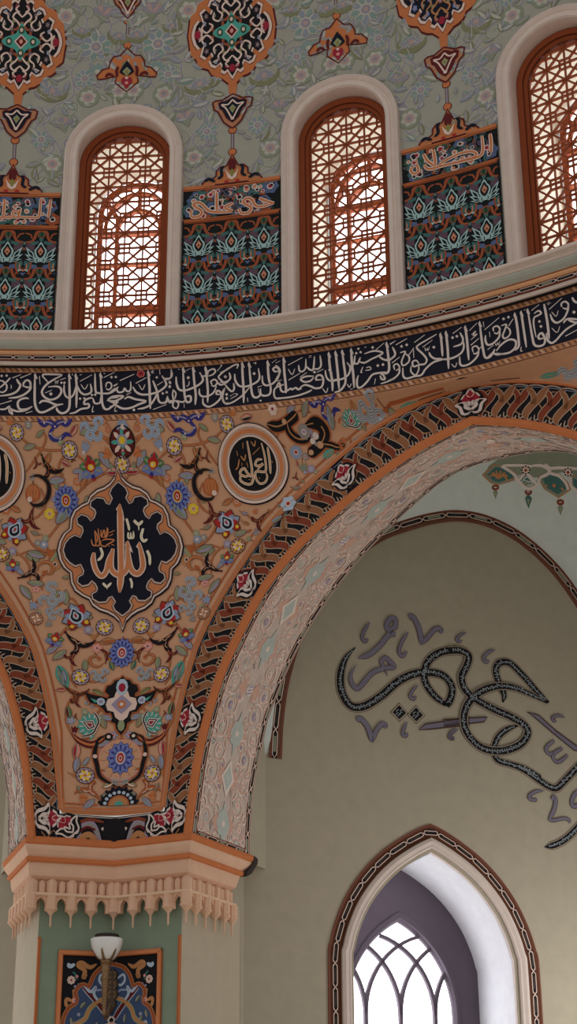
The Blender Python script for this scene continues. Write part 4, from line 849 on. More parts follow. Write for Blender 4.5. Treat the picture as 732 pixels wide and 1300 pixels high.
# fine lines first: long S-shaped stems
for pts in ([(155, 612), (140, 600), (124, 606), (110, 615), (97, 628), (84, 637)], [(22, 552), (40, 566), (62, 572), (88, 572), (100, 580), (112, 590)], [(33, 600), (48, 578), (58, 560), (56, 548)], [(88, 572), (75, 590), (80, 610), (86, 620)], [(116, 560), (130, 555), (142, 560)], [(112, 545), (128, 552), (140, 566)],
            [(84, 655), (70, 672), (58, 690), (64, 704), (40, 700), (20, 706)], [(60, 653), (72, 652), (90, 655)], [(52, 620), (58, 640), (48, 656), (34, 660)], [(30, 668), (40, 690), (56, 700), (72, 698)], [(4, 704), (20, 702), (36, 716), (38, 740)], [(60, 724), (52, 735), (54, 750)], [(42, 768), (56, 758), (72, 760)], [(72, 770), (90, 760), (100, 770)], [(133, 797), (120, 812), (132, 818), (156, 812)],
            [(98, 785), (82, 800), (72, 815)], [(156, 845), (140, 838), (128, 822), (118, 815)], [(102, 860), (120, 866), (134, 858)], [(102, 860), (92, 850), (92, 836)], [(155, 935), (142, 948), (128, 950)], [(108, 985), (130, 988), (142, 996)], [(108, 985), (98, 970), (94, 950)], [(96, 880), (86, 895), (84, 915), (92, 935)], [(78, 846), (90, 862), (98, 874)], [(117, 922), (124, 905), (132, 898)]):
    vine(pts, .019, 'peach_dark', 0); vine(pts, .010, 'orange', 1)
# inner fillet and line along the lower borders
edge = [(s_ * sg, zb_of(s_)) for sg in (1,) for s_ in [0]]
for sg in (1, -1):
    pth = []
    for k in range(0, 70):
        u = k / 69 * 3.0; ph = AL + sg * u / 8; s_ = face_of(ph)[1]
        if u < .40: pth.append((sg * u, 3.105)); continue
        if s_ < .5: continue
        pth.append((sg * u, min(zb_of(s_), 6.2) + .012))
    P.stroke(pth, .05, 'orange', 2, smooth=False); P.stroke(pth, .02, 'peach_deep', 3, smooth=False); 
    ins = [(u - sg * .055 if v > 3.2 else u, v + .05) for u, v in pth]
    P.stroke(ins[3:], .014, 'orange_deep', 2, smooth=False)
SP = lambda f, *a, **k: (lambda P: f(P, *a, **k))
both(21.4, 550, SP(pinwheel, 3), 8.5); both(88.5, 572.6, SP(pinwheel, 3), 9.5)
# red roundel with fan above the medallion
def top_lotus(P):
    P.disc(0, 0, 1, 'maroon', 3, 20, ry=1.05); P.ring(0, 0, .98, .1, 'black', 4, 22, ry=1.03)
    for i in range(8):
        a = i * pi / 4; petal(P, a, .1, .92, .3, 'pinkwhite' if i % 2 else 'teal', 4)
    P.disc(0, .1, .42, 'greyblue', 5, 12); P.disc(0, .1, .26, 'yellow', 6, 10); P.disc(0, -.55, .14, 'red', 6, 8); P.disc(0, -.55, .07, 'white', 7, 6)
both(155.4, 562, top_lotus, 15, 0, False); both(155.4, 543, SP(small_flower, 3, 'greyblue', 'pinkwhite'), 8, 0, False); both(155.2, 590.5, SP(pinwheel, 3), 9, 0, False)
both(136, 577, SP(bud, 3, 'orange', 'orange_deep'), 9, 1.2); both(70, 545, SP(blue_arab, 3), 21); both(118, 546, SP(cloud, 3, 'greyblue', 'paleblue'), 16, .3); both(116, 596, SP(green_lotus, 3), 15, .25)
both(108, 570, SP(tulip, 3, 'greyblue', 'white'), 11, -.4); both(84, 636.5, SP(daisy, 3), 14.5); both(63, 653, SP(small_flower, 3, 'yellow', 'orange', 7), 6.5); both(63, 595, SP(rumi, 3, 'black', 'orange_deep', 'brown'), 15, -.5); both(42, 626, SP(gourd, 3), 10)
def crescent(P): 
    pts = [(-.75, .75), (-.1, 1.05), (.72, .8), (1.0, 0), (.7, -.75), (.05, -1.0), (-.4, -.7)]
    P.stroke(pts, .42, 'peach_dark', 3, (.2, .05), 5, belly=1); P.stroke(pts, .30, 'black', 4, (.1, .05), 5, belly=1); P.disc(-.3, -.7, .2, 'pinkwhite', 5, 8)
both(46, 624, crescent, 15, -.3)
both(72, 665, SP(leaf, 3, 'greyblue', 'greygreen', 'sage'), 26, .85); both(40, 660, SP(rumi, 3, 'maroon', 'ochre', 'brown'), 13, -1.3); both(18.5, 675, SP(lotus, 3), 16, -.5); both(35, 702, SP(leaf, 3, 'greygreen', 'lilac', 'sage'), 20, -.25); both(64.5, 704, SP(bud, 3, 'orange_deep', 'orange'), 8, 1.9); both(56, 692, SP(small_flower, 3, 'greyblue', 'white'), 5)
both(2, 704, SP(pinwheel, 3, 'peach_deep'), 9); both(16.5, 719, SP(green_lotus, 3), 9.5, .1); both(39, 727, SP(rumi, 3, 'black', 'peach', 'maroon'), 14, 1.0)
def hook(P):
    P.stroke([(-.9, -.2), (-.7, .5), (0, .75), (.6, .3), (.3, -.35), (-.25, -.3)], .34, 'peach_dark', 3, (.15, .3), 5, belly=1); P.stroke([(-.9, -.2), (-.7, .5), (0, .75), (.6, .3), (.3, -.35), (-.25, -.3)], .2, 'orange', 4, (.1, .3), 5, belly=1); P.disc(-.25, -.3, .22, 'orange_deep', 5, 9)
both(60, 724, hook, 12); both(70, 717, SP(small_flower, 3, 'ochre', 'brown', 8), 7); both(79, 734, SP(leaf, 3, 'sage', 'greygreen', 'ochre'), 9, .1); both(66, 757, SP(cloud, 3, 'grey', 'paleblue'), 17, 1.1); both(68, 777, SP(cloud, 3, 'grey', 'paleblue'), 12, -.6); both(42, 768, SP(tulip, 3, 'greyblue', 'ochre'), 10, -2.6); both(26, 744, SP(leaf, 3, 'greygreen', 'lilac', 'sage'), 20, -.9); both(46, 786, SP(pinwheel, 3, 'peach_deep', 'peach_dark', 'ochre'), 7.5)
both(97, 784, SP(lotus, 3), 16.5, .4); both(133, 797, SP(pinwheel, 3), 9.5); both(69.5, 813, SP(green_lotus, 3), 11, -.3); both(99, 817, SP(rumi, 3, 'black', 'peach', 'maroon'), 17, -.25); both(92, 835, SP(rumi, 3, 'maroon', 'orange', 'brown'), 10, -1.6); both(155, 829.5, SP(daisy, 3, 14, 'blue', 'paleblue', 'white', 'red', 1.25), 14, 0, False)
both(74, 846, SP(leaf, 3, 'teal', 'greygreen', 'tealdark'), 26, -1.2); both(80, 852, SP(leaf, 4, 'greyblue', 'greygreen', 'lilac'), 17, -1.5); both(102.5, 860, SP(pinwheel, 3), 9.5); both(144, 851, SP(leaf, 3, 'tealdark', 'olive', 'sage'), 11, 1.9); both(122, 838, hook, 10, 2.6); both(127, 858, SP(cloud, 3, 'grey', 'paleblue'), 11, .2); both(135, 832, SP(rumi, 3, 'maroon', 'orange', 'brown'), 9, 2.0)
# dark four-pointed star
def star(P):
    hs = [(0, 1.02), (.1, .9), (.26, .86), (.34, .72), (.5, .66), (.56, .46), (.42, .34), (.46, .24), (.7, .30), (.95, .34), (1.2, .42), (1.12, .22), (1.02, .04), (.78, .0), (.62, -.14), (.5, -.3), (.36, -.28), (.3, -.42), (.34, -.6), (.2, -.66), (.16, -.86), (0, -1.08)]
    out = hs + [(-x, y) for x, y in reversed(hs[1:-1])]
    P.stroke(out, .12, 'orange_deep', 3, closed=True, smooth=False); P.poly(out, 'black', 4); 
    P.poly(quad_sym([(0, .62), (.2, .45), (.26, .26), (.46, .2), (.52, 0)]), 'pinkwhite', 5); P.poly(quad_sym([(0, .34), (.16, .2), (.34, 0)]), 'lilac', 6); P.disc(0, 0, .15, 'orange', 7, 9); P.disc(0, 0, .07, 'white', 8, 7)
    P.disc(0, .62, .2, 'paleblue', 6, 10, ry=.3); P.disc(0, .6, .12, 'crimson', 7, 9, ry=.16); P.disc(0, -.75, .12, 'sage', 6, 8, ry=.2)
    for k in (-1, 1): P.disc(k * .68, .1, .14, 'paleblue', 6, 8); P.disc(k * .68, .1, .07, 'lilac', 7, 7); P.poly([(k * .8, .14), (k * 1.02, .22), (k * .86, .04)], 'teal', 6)
both(154.8, 895, star, 33, 0, False)
both(96, 880, SP(rumi, 3, 'brown', 'orange', 'orange_deep'), 14, -.1); both(98, 890, SP(rumi, 3, 'maroon', 'orange', 'brown'), 8, -1.5); both(86, 897, SP(leaf, 3, 'green', 'maroon', 'sage'), 15, -1.4); both(118, 876, SP(leaf, 3, 'olive', 'sage', 'brown'), 13, -.5); both(117, 922, SP(teal_lotus, 3), 16, 1.2); both(90, 915, SP(small_flower, 3, 'greyblue', 'lilac', 5), 5); both(95, 928, SP(tulip, 3), 8); both(134, 925, SP(leaf, 3, 'sage', 'greygreen', 'ochre'), 14, 1.9); both(144, 934, SP(small_flower, 3, 'lilac', 'red', 5), 5)
def big_ring(P):
    for k in (-1, 1):
        pts = [(k * .35, 1.0), (k * .85, .85), (k * 1.02, .25), (k * .92, -.25), (k * .78, -.75), (k * .35, -1.05), (0, -1.25)]
        P.stroke(pts, .26, 'orange_deep', 3, (.5, .2), 5, belly=1); P.stroke(pts, .17, 'black', 4, (.5, .1), 5, belly=1)
        t = [(k * .6, .98), (k * 1.1, .6), (k * 1.6, .72), (k * 1.95, 1.05)]
        P.stroke(t, .3, 'maroon', 3, (.6, .1), 5, belly=1); P.stroke(t, .1, 'orange', 4, (.6, .1), 5, belly=1); P.disc(k * .5, .95, .17, 'black', 5, 9); P.disc(k * .5, .95, .08, 'pinkwhite', 6, 7); P.disc(k * 1.0, .1, .09, 'pinkwhite', 6, 7)
    P.disc(0, -.05, .9, 'pink', 2, 22); P.disc(0, -.05, .86, 'peach', 3, 22)
    for i in range(12): P.stroke([(cos(i * .524) * .55, sin(i * .524) * .55 - .05), (cos(i * .524) * .8, sin(i * .524) * .8 - .05)], .03, 'peach_deep', 4, smooth=False)
both(153.5, 964, big_ring, 27, 0, False); both(153.4, 963, SP(daisy, 5, 12, 'blue', 'lilac', 'white', 'red', 1.3), 14.5, 0, False)
both(108.5, 985, SP(pinwheel, 3), 9.5); both(99, 962, SP(leaf, 3, 'grey', 'greyblue', 'lilac'), 17, -1.7); both(106, 972, SP(leaf, 3, 'greyblue', 'grey', 'paleblue'), 11, 1.0)
both(114, 1005, SP(rumi, 3, 'orange_deep', 'pinkwhite', 'peach_dark'), 14, 2.9); both(106, 1013, SP(bud, 3, 'orange', 'orange_deep'), 8, 1.6); both(130, 1000, SP(leaf, 3, 'sage', 'pinkwhite', 'ochre'), 13, .4); both(98, 998, SP(leaf, 3, 'sage', 'greygreen', 'ochre'), 10, -1.0)
def half_ros(P):
    P.poly(arcpts(0, 0, 1, 1, 0, pi, 18), 'navy', 3)
    for i in range(9):
        a = pi * (i + .5) / 9; petal(P, a, .5, 1.0, .26, 'black', 4); P.disc(cos(a) * .74, sin(a) * .74, .1, 'paleblue', 5, 7); P.disc(cos(a) * 1.02, sin(a) * 1.02, .1, 'navy', 3, 7)
    P.poly(arcpts(0, 0, .58, .58, 0, pi, 14), 'orange_deep', 6); P.poly(arcpts(0, 0, .5, .5, 0, pi, 14), 'ochre', 7); P.poly(arcpts(0, 0, .24, .24, 0, pi, 10), 'teal', 8)
both(151, 1023, half_ros, 20, 0, False)
# filling sprigs
_r = random.Random(11)
for x, y in ((12, 536), (36, 540), (46, 556), (98, 540), (132, 536), (102, 552), (30, 570), (76, 560), (64, 576), (104, 596), (92, 600), (126, 575), (134, 600), (98, 612), (140, 588), (62, 612), (72, 622), (104, 622), (58, 684), (26, 650), (48, 690), (76, 700), (50, 712), (30, 730), (46, 748), (56, 742), (76, 750), (84, 768), (62, 792), (84, 798), (112, 800), (118, 784), (60, 830), (84, 826), (108, 838), (142, 868), (118, 862), (94, 862), (108, 904), (128, 910), (106, 938), (122, 948), (98, 944), (134, 980), (120, 974), (120, 1015), (128, 1012), (16, 700), (8, 690), (110, 630), (8, 648), (78, 586), (70, 634)):
    m = _r.choice((('greyblue', 'lilac'), ('sage', 'greygreen'), ('lilac', 'greyblue'), ('orange', 'orange_deep'), ('grey', 'sage'), ('pink', 'crimson')))
    a = _r.uniform(0, 6.3)
    if _r.random() < .6: both(x, y, SP(leaf, 2, m[0], m[1], 'sage'), _r.uniform(11, 19), a)
    elif _r.random() < .5: both(x, y, SP(small_flower, 2, m[0], m[1], 5), _r.uniform(3.5, 6), a)
    else: both(x, y, SP(bud, 2, m[0], m[1]), _r.uniform(5, 8), a)
# toward the arch crown
def big_scroll(mirror):
    def Q(pts): 
        q = [puv(340 + x / 5.23, 500 + y / 5.23) for x, y in pts]
        return [(2 * uax(b) - a, b) for a, b in q] if mirror else q
    for pts, w in (([(250, 212), (330, 202), (378, 262), (355, 335), (300, 390), (268, 412)], .085), ([(355, 335), (420, 345), (470, 360), (515, 335)], .05), ([(-5, 205), (60, 222), (120, 200), (172, 158), (194, 128)], .07), ([(128, 195), (146, 255), (190, 298), (245, 305), (285, 270)], .06)):
        P.stroke(Q(pts), w + .02, 'orange_deep', 3, (.2, .2), 6); P.stroke(Q(pts), w, 'black', 4, (.2, .15), 6); P.stroke(Q(pts), .010, 'ochre', 5, (.3, .3), 6)
    for x, y, r, m in ((350, 345, .028, 'peach'), (290, 395, .022, 'peach'), (110, 190, .02, 'peach'), (320, 285, .026, 'white'), (300, 320, .022, 'white')): q = Q([(x, y)])[0]; P.disc(q[0], q[1], r, m, 6, 9)
    q = Q([(242, 258)])[0]; P.push(q[0], q[1], .2, .055); small_flower(P, 5, 'grey', 'lilac', 8); P.pop()
    for pts in ([(100, 220), (60, 300), (120, 360)], [(285, 130), (245, 110), (200, 120)], [(520, 180), (480, 170), (470, 200)], [(545, 280), (550, 330), (560, 370)], [(440, 400), (470, 330), (500, 290)], [(620, 160), (680, 110), (725, 75)]): P.stroke(Q(pts), .012, 'orange_deep', 2, (.6, .4), 5)
big_scroll(False); big_scroll(True)
for x, y in ((372, 538), (403, 557)):
    q = puv(x, y); PLACED.append((q[0], q[1], .2)); PLACED.append((2 * uax(q[1]) - q[0], q[1], .2))
for x, y, f, s_, a in ((412, 517, SP(blue_arab, 3), 17, .15), (447, 538, SP(teal_lotus, 3), 11, -.2), (423, 546, SP(leaf, 3, 'greyblue', 'greygreen', 'sage'), 18, 1.5), (376, 575, SP(small_flower, 3, 'greyblue', 'red', 7), 7.5, 0), (411, 582, SP(leaf, 3, 'teal', 'greygreen', 'sage'), 16, .6), (386, 596, SP(tulip, 3, 'greygreen', 'lilac'), 10, .3), (395, 596, SP(small_flower, 3, 'lilac', 'greyblue'), 5, 0), (385, 530, SP(leaf, 3, 'greygreen', 'grey', 'sage'), 16, .9), (364, 524, SP(leaf, 3, 'lilac', 'greyblue', 'sage'), 12, .3), (392, 552, SP(small_flower, 3, 'lilac', 'greyblue', 8), 6, 0), (402, 565, SP(daisy, 3, 9, 'grey', 'white', 'ochre', 'greygreen'), 4, 0), (437, 560, SP(bud, 3, 'orange', 'orange_deep'), 5, 2), (448, 516, SP(bud, 3, 'ochre', 'orange_deep'), 6, 3.1), (472, 520, SP(cloud, 3, 'grey', 'paleblue'), 14, .5), (346, 520, SP(small_flower, 3, 'pinkwhite', 'crimson'), 6, 0), (366, 640, SP(small_flower, 3, 'paleblue', 'red', 6), 10, 0), (345, 664, SP(leaf, 3, 'greyblue', 'greygreen', 'sage'), 14, .4), (330, 662, SP(rumi, 3, 'maroon', 'ochre', 'brown'), 12, -1.9), (324, 650, SP(bud, 3, 'orange', 'orange_deep'), 5, .5), (306, 533, SP(leaf, 3, 'pink', 'navy', 'sage'), 14, .1)):
    both(x, y, f, s_, a)
for sg in (1, -1):
    for dphi in (0,):
        for k, (uo, vo) in enumerate(((-.62, 6.235), (-.9, 6.21), (.62, 6.235), (.9, 6.21))):
            c = sg * (pi / 8) * 8 + uo
            P.push(c, vo, 0, .16, .05); (leaf if k % 2 == 0 else cloud)(P, 2, 'teal', 'greygreen') if k % 2 == 0 else cloud(P, 2, 'grey', 'paleblue'); P.pop()
        for k in range(9): P.disc(sg * pi / 8 * 8 + (-.42 + k * .022 if k < 9 else 0) * 1, 6.24, .008, 'brown', 2, 6, ry=.006)
        P.stroke([(sg * pi - .45, 6.24), (sg * pi - .2, 6.245)], .006, 'peach_dark', 2); P.stroke([(sg * pi + .45, 6.24), (sg * pi + .2, 6.245)], .006, 'peach_dark', 2)
mcu, mcv = puv(155.2, 702); rcu, rcv = puv(322, 592.5)
n_ = 0
for k in range(16000):
    u = -_r.uniform(.0, 2.6) if k % 2 else _r.uniform(0, 2.6); v = _r.uniform(3.15, 6.24)
    s = face_of(AL + u / 8)[1]
    if v < zb_of(s) + .10 or v < zb_of(face_of(AL + (u + .1 * (1 if u > 0 else -1)) / 8)[1]) + .06: continue
    a = uax(v); sz = _r.choice((.06, .075, .09, .105)) if k < 8000 else _r.choice((.045, .06))
    if ((u - mcu) / .60) ** 2 + ((v - mcv) / .72) ** 2 < 1: continue
    if min(math.hypot(u - rcu, v - rcv), math.hypot(u - (2 * a - rcu), v - rcv)) < .33 + sz * .6: continue
    if any(math.hypot(u - p, v - q) < (s2 * .74 + sz * .48) for p, q, s2 in PLACED): continue
    n_ += 1; rot = _r.uniform(0, 6.28); c = _r.choice((('greyblue', 'lilac'), ('sage', 'greygreen'), ('lilac', 'greyblue'), ('grey', 'sage'), ('greygreen', 'grey'), ('orange', 'orange_deep'), ('pink', 'crimson'), ('ochre', 'orange_deep')))
    for uu, fl in ((u, False), (2 * a - u, True)):
        PLACED.append((uu, v, sz * .8))
        P.push(uu, v, -rot if fl else rot, sz, None, fl)
        k2 = n_ % 8
        if k2 in (0, 1, 3, 6): P.push(-.5, 0); leaf(P, 2, c[0], c[1], 'ochre'); P.stroke([(-.35, -.2), (-.1, -.05), (.1, 0)], .09, 'peach_dark', 2); P.pop()
        elif k2 == 2: P.push(0, 0, 0, .62); rumi(P, 2, _r.choice(('brown', 'maroon')) if False else 'maroon', 'ochre', 'peach_dark'); P.pop()
        elif k2 == 4: P.push(0, 0, 0, .5); small_flower(P, 2, c[0], 'crimson', 6); P.pop(); P.stroke([(-.9, -.4), (-.5, .1), (-.3, 0)], .08, 'peach_dark', 1)
        elif k2 == 5: P.push(0, 0, 0, .55); bud(P, 2, c[0], c[1]); P.pop(); P.stroke([(0, -.9), (.1, -.6), (0, -.3)], .09, 'peach_dark', 1)
        else: P.push(0, 0, 0, .62); cloud(P, 2, 'grey', 'paleblue'); P.pop()
        P.pop()
P.build('floral_pattern', pend)

# ------------------------------------------------------------------ medallion and roundels
mc = puv(155, 702)
med = thing('medallion', pend_map(mc[0], mc[1], 0), 'large navy medallion with gold Arabic calligraphy at the centre of the peach pendentive', 'medallion')
KM = .0067 / 3.853
def mz(pts): return [((x - 368) * KM, -(y - 387) * KM) for x, y in pts]
outq = mz([(368, 0), (384, 48), (410, 74), (440, 92), (478, 104), (512, 128), (528, 158), (560, 172), (594, 196), (612, 232), (618, 282), (648, 306), (668, 342), (678, 387)])
innq = mz([(368, 82), (400, 108), (410, 128), (398, 150), (416, 178), (434, 172), (446, 152), (478, 148), (505, 164), (508, 184), (488, 196), (482, 212), (492, 236), (512, 252), (528, 232), (555, 224), (576, 240), (572, 262), (550, 275), (546, 296), (562, 328), (588, 318), (612, 332), (632, 355), (642, 387)])
OUT, INN = quad_sym(outq), quad_sym(innq)
P = Painter(pend_map); P.push(mc[0], mc[1])
P.plate(OUT, 'navy', .02, grid=.1); P.off = .02
P.poly(sc_poly(OUT, .98), 'pinkwhite', 0, grid=.1); P.poly(sc_poly(OUT, .935), 'gold', 1, grid=.1); P.stroke(sc_poly(OUT, .94), .008, 'navy', 2, closed=True, smooth=False)
P.stroke(INN, .036, 'navy', 3, closed=True, smooth=False); P.stroke(INN, .024, 'pinkwhite', 4, closed=True, smooth=False)
P.pop(); P.build('border', med)
P = Painter(pend_map, off=.028); P.push(mc[0], mc[1]); P.poly(INN, 'navy', 4, grid=.1)
P.pop(); mf = P.build('field', med)
ALLAH = [(62, [(372, 62), (372, 200), (366, 420), (362, 690), (352, 800), (342, 920)], 1), (50, [(92, 520), (84, 600), (112, 700), (165, 752), (212, 700), (238, 600), (285, 486)], 0), (56, [(285, 480), (258, 600), (268, 690), (330, 740), (400, 712), (432, 620), (438, 420)], 0), (56, [(432, 420), (440, 590), (470, 700), (530, 740), (582, 690), (585, 600), (556, 440)], 0)]
SMALLW = [(26, [(436, 200), (452, 260), (460, 315)]), (30, [(512, 222), (560, 262), (608, 232)]), (26, [(560, 258), (560, 320)]), (30, [(606, 305), (582, 380), (605, 425), (648, 412)]), (20, [(448, 330), (446, 380), (472, 384), (474, 330)]), (20, [(474, 345), (474, 382), (500, 382), (502, 322)]), (30, [(636, 520), (660, 580), (662, 670)]), (24, [(452, 780), (468, 830), (466, 884)]), (26, [(176, 822), (216, 858), (262, 818)]), (22, [(216, 850), (218, 884)]), (28, [(158, 470), (176, 530), (160, 570), (124, 600)])]
GOLDS = [(13, [(70, 400), (80, 445), (110, 450), (112, 400), (104, 310)]), (13, [(104, 310), (130, 360), (126, 420)]), (13, [(140, 290), (150, 440), (110, 452)]), (13, [(168, 300), (172, 370), (200, 300), (212, 380), (236, 280), (230, 360), (180, 372)]), (13, [(180, 400), (230, 390), (300, 400), (232, 440), (200, 460), (160, 440), (168, 405)]), (11, [(250, 330), (310, 306)]), (11, [(254, 360), (290, 340)]), (11, [(66, 395), (74, 410)]), (11, [(240, 452), (252, 460)]), (11, [(270, 440), (300, 450)])]
P = Painter(pend_map, off=.042)
kk = .0067 / 8.133
def auv(x, y): return (mc[0] + (110 + x / 8.133 - 155.2) * .0067, mc[1] - (640 + y / 8.133 - 702) * .0067)
for wd, pts, tall in ALLAH:
    q = [auv(*p) for p in pts]; P.stroke(q, (wd + 10) * kk, 'pinkwhite', 3, (.5, .5) if not tall else (.3, .3), 7)
    P.stroke(q, (wd - 18) * kk, 'gold', 5, (.4, .4), 7)
P.poly([auv(*p) for p in ((330, 108), (374, 58), (404, 130), (416, 218), (390, 190))], 'pinkwhite', 3); P.poly([auv(*p) for p in ((344, 112), (373, 80), (392, 140), (398, 180), (372, 190))], 'gold', 5)
for x, y in ((438, 412), (556, 432)): P.poly([auv(*p) for p in ((x - 34, y + 40), (x + 2, y - 8), (x + 34, y + 60), (x + 50, y + 120), (x + 20, y + 96))], 'pinkwhite', 3); P.poly([auv(*p) for p in ((x - 16, y + 42), (x + 2, y + 14), (x + 24, y + 70))], 'gold', 5)
for wd, pts in SMALLW: P.stroke([auv(*p) for p in pts], wd * kk, 'cream', 4, (.8, .3), 6)
for wd, pts in GOLDS: P.stroke([auv(*p) for p in pts], wd * kk, 'gold', 4, (.8, .6), 5)
tag(P.build('lettering', mf), 'gold and white Arabic lettering')

ROUND_TXT = [(24, [(340, 215), (345, 320), (350, 440), (330, 490), (300, 455), (282, 425), (248, 440), (240, 470), (285, 490), (320, 480)]), (24, [(240, 470), (236, 520), (280, 550), (330, 552), (356, 500), (352, 470)]), (22, [(470, 235), (482, 330), (480, 430), (460, 460), (385, 455), (378, 510), (410, 555), (460, 545), (482, 500), (470, 455)]), (22, [(455, 360), (410, 362), (385, 400), (420, 410), (458, 395), (398, 440)]), (24, [(520, 268), (522, 370), (515, 480)]), (12, [(375, 220), (400, 255), (418, 215)]), (12, [(372, 320), (448, 268)]), (14, [(300, 225), (292, 270)]), (14, [(262, 325), (290, 360), (310, 315)]), (14, [(245, 350), (225, 410), (200, 432)]), (12, [(230, 285), (236, 325)]), (12, [(310, 375), (316, 420)]), (12, [(265, 380), (262, 405)]), (14, [(540, 375), (545, 392)]), (14, [(405, 505), (415, 515)]), (12, [(310, 515), (330, 520)])]
LEFT_TXT = [(30, [(500, 245), (520, 330), (515, 480)]), (30, [(440, 230), (450, 330), (446, 470)]), (14, [(545, 385), (552, 400)]), (26, [(446, 470), (380, 500), (300, 480), (290, 430), (340, 420)]), (26, [(340, 230), (350, 420), (330, 520), (260, 540)]), (14, [(380, 300), (420, 270)])]
ru = puv(322, 592.5)
for sg, lab, txt in ((1, 'round black calligraphy plaque in a gold ring beside the large arch', ROUND_TXT), (-1, 'round black calligraphy plaque cut off by the left picture edge', LEFT_TXT)):
    ruu = ru[0] if sg > 0 else 2 * uax(ru[1]) - ru[0]
    e = thing('roundel', pend_map(ruu, ru[1], 0), lab, 'roundel', 'round calligraphy plaques on the pendentive')
    P = Painter(pend_map); P.push(ruu, ru[1]); R = .302
    P.plate(arcpts(0, 0, R, R, 0, 2 * pi * 47 / 48, 47), 'navy', .018, grid=.12); P.off = .018
    for k, (m, r) in enumerate((('pinkwhite', .295), ('navy', .272), ('pinkwhite', .268), ('gold', .262), ('pinkwhite', .226), ('navy', .221), ('pinkwhite', .217))): P.poly(arcpts(0, 0, r, r, 0, 2 * pi * 47 / 48, 47), m, k, grid=.12)
    P.pop(); P.build('ring', e)
    P = Painter(pend_map, off=.034); P.push(ruu, ru[1]); P.poly(arcpts(0, 0, .200, .200, 0, 2 * pi * 39 / 40, 39), 'black', 1, grid=.12); P.pop(); rf_ = P.build('field', e)
    P = Painter(pend_map, off=.044); P.push(ruu, ru[1], 0, .00093)
    for wd, pts in txt: P.stroke([(x - 360, -(y - 395)) for x, y in pts], wd * .9, 'cream' if wd > 15 else 'ochre', 2, (.6, .5), 5); 
    for wd, pts in txt:
        if wd > 15: P.stroke([(x - 360, -(y - 395)) for x, y in pts], wd * .35, 'gold', 3, (.6, .5), 5)
    P.pop(); P.build('lettering', rf_)
Painter.DH = .0012; Painter.GRID = .16
# ------------------------------------------------------------------ the two big arches
FRONT = [(.716, 2.845), (.748, 3.1), (.79, 3.4), (.852, 3.686), (.94, 3.98), (1.058, 4.27), (1.355, 4.78), (1.6, 5.06), (1.876, 5.291), (2.391, 5.621), (2.85, 5.845), (HALF, 5.985)]
BACK = [(.716, 2.845), (.722, 3.1), (.752, 3.457), (.83, 3.8), (.932, 4.147), (1.25, 4.76), (1.688, 5.287), (2.161, 5.694), (2.629, 6.005), (2.93, 6.098), (3.25, 6.12)]
OUTB = [(.473, 2.86), (.473, 3.07)] + BAND
def whole(half, c):
    sm = spline(half, 6); return sm + [(2 * c - s, z) for s, z in reversed(sm[:-1])]
NA = 181
C_F = resample(whole(FRONT, HALF), n=NA); C_B = resample(whole(BACK, 3.26), n=NA)
LF = C_F[1]; C_F, C_B = C_F[0], C_B[0]
RIMW = .062
def offs(c, d):
    out = []
    for i in range(len(c)):
        a, b = c[max(0, i - 1)], c[min(len(c) - 1, i + 1)]; l = math.dist(a, b); out.append((c[i][0] - (b[1] - a[1]) / l * d, c[i][1] + (b[0] - a[0]) / l * d))
    return out
C_R = offs(C_F, RIMW)
C_R[NA // 2] = (HALF, C_R[NA // 2][1] + .004)
_o = spline(OUTB[1:], 6); _o = [(.473, 2.86)] + _o
C_O = resample(_o + [(2 * HALF - s, z) for s, z in reversed(_o[:-1])], n=NA)[0]
def at(c, t):
    t = min(max(t, 0), .99999) * (len(c) - 1); i = int(t); k = t - i
    return (c[i][0] + (c[i + 1][0] - c[i][0]) * k, c[i][1] + (c[i + 1][1] - c[i][1]) * k)
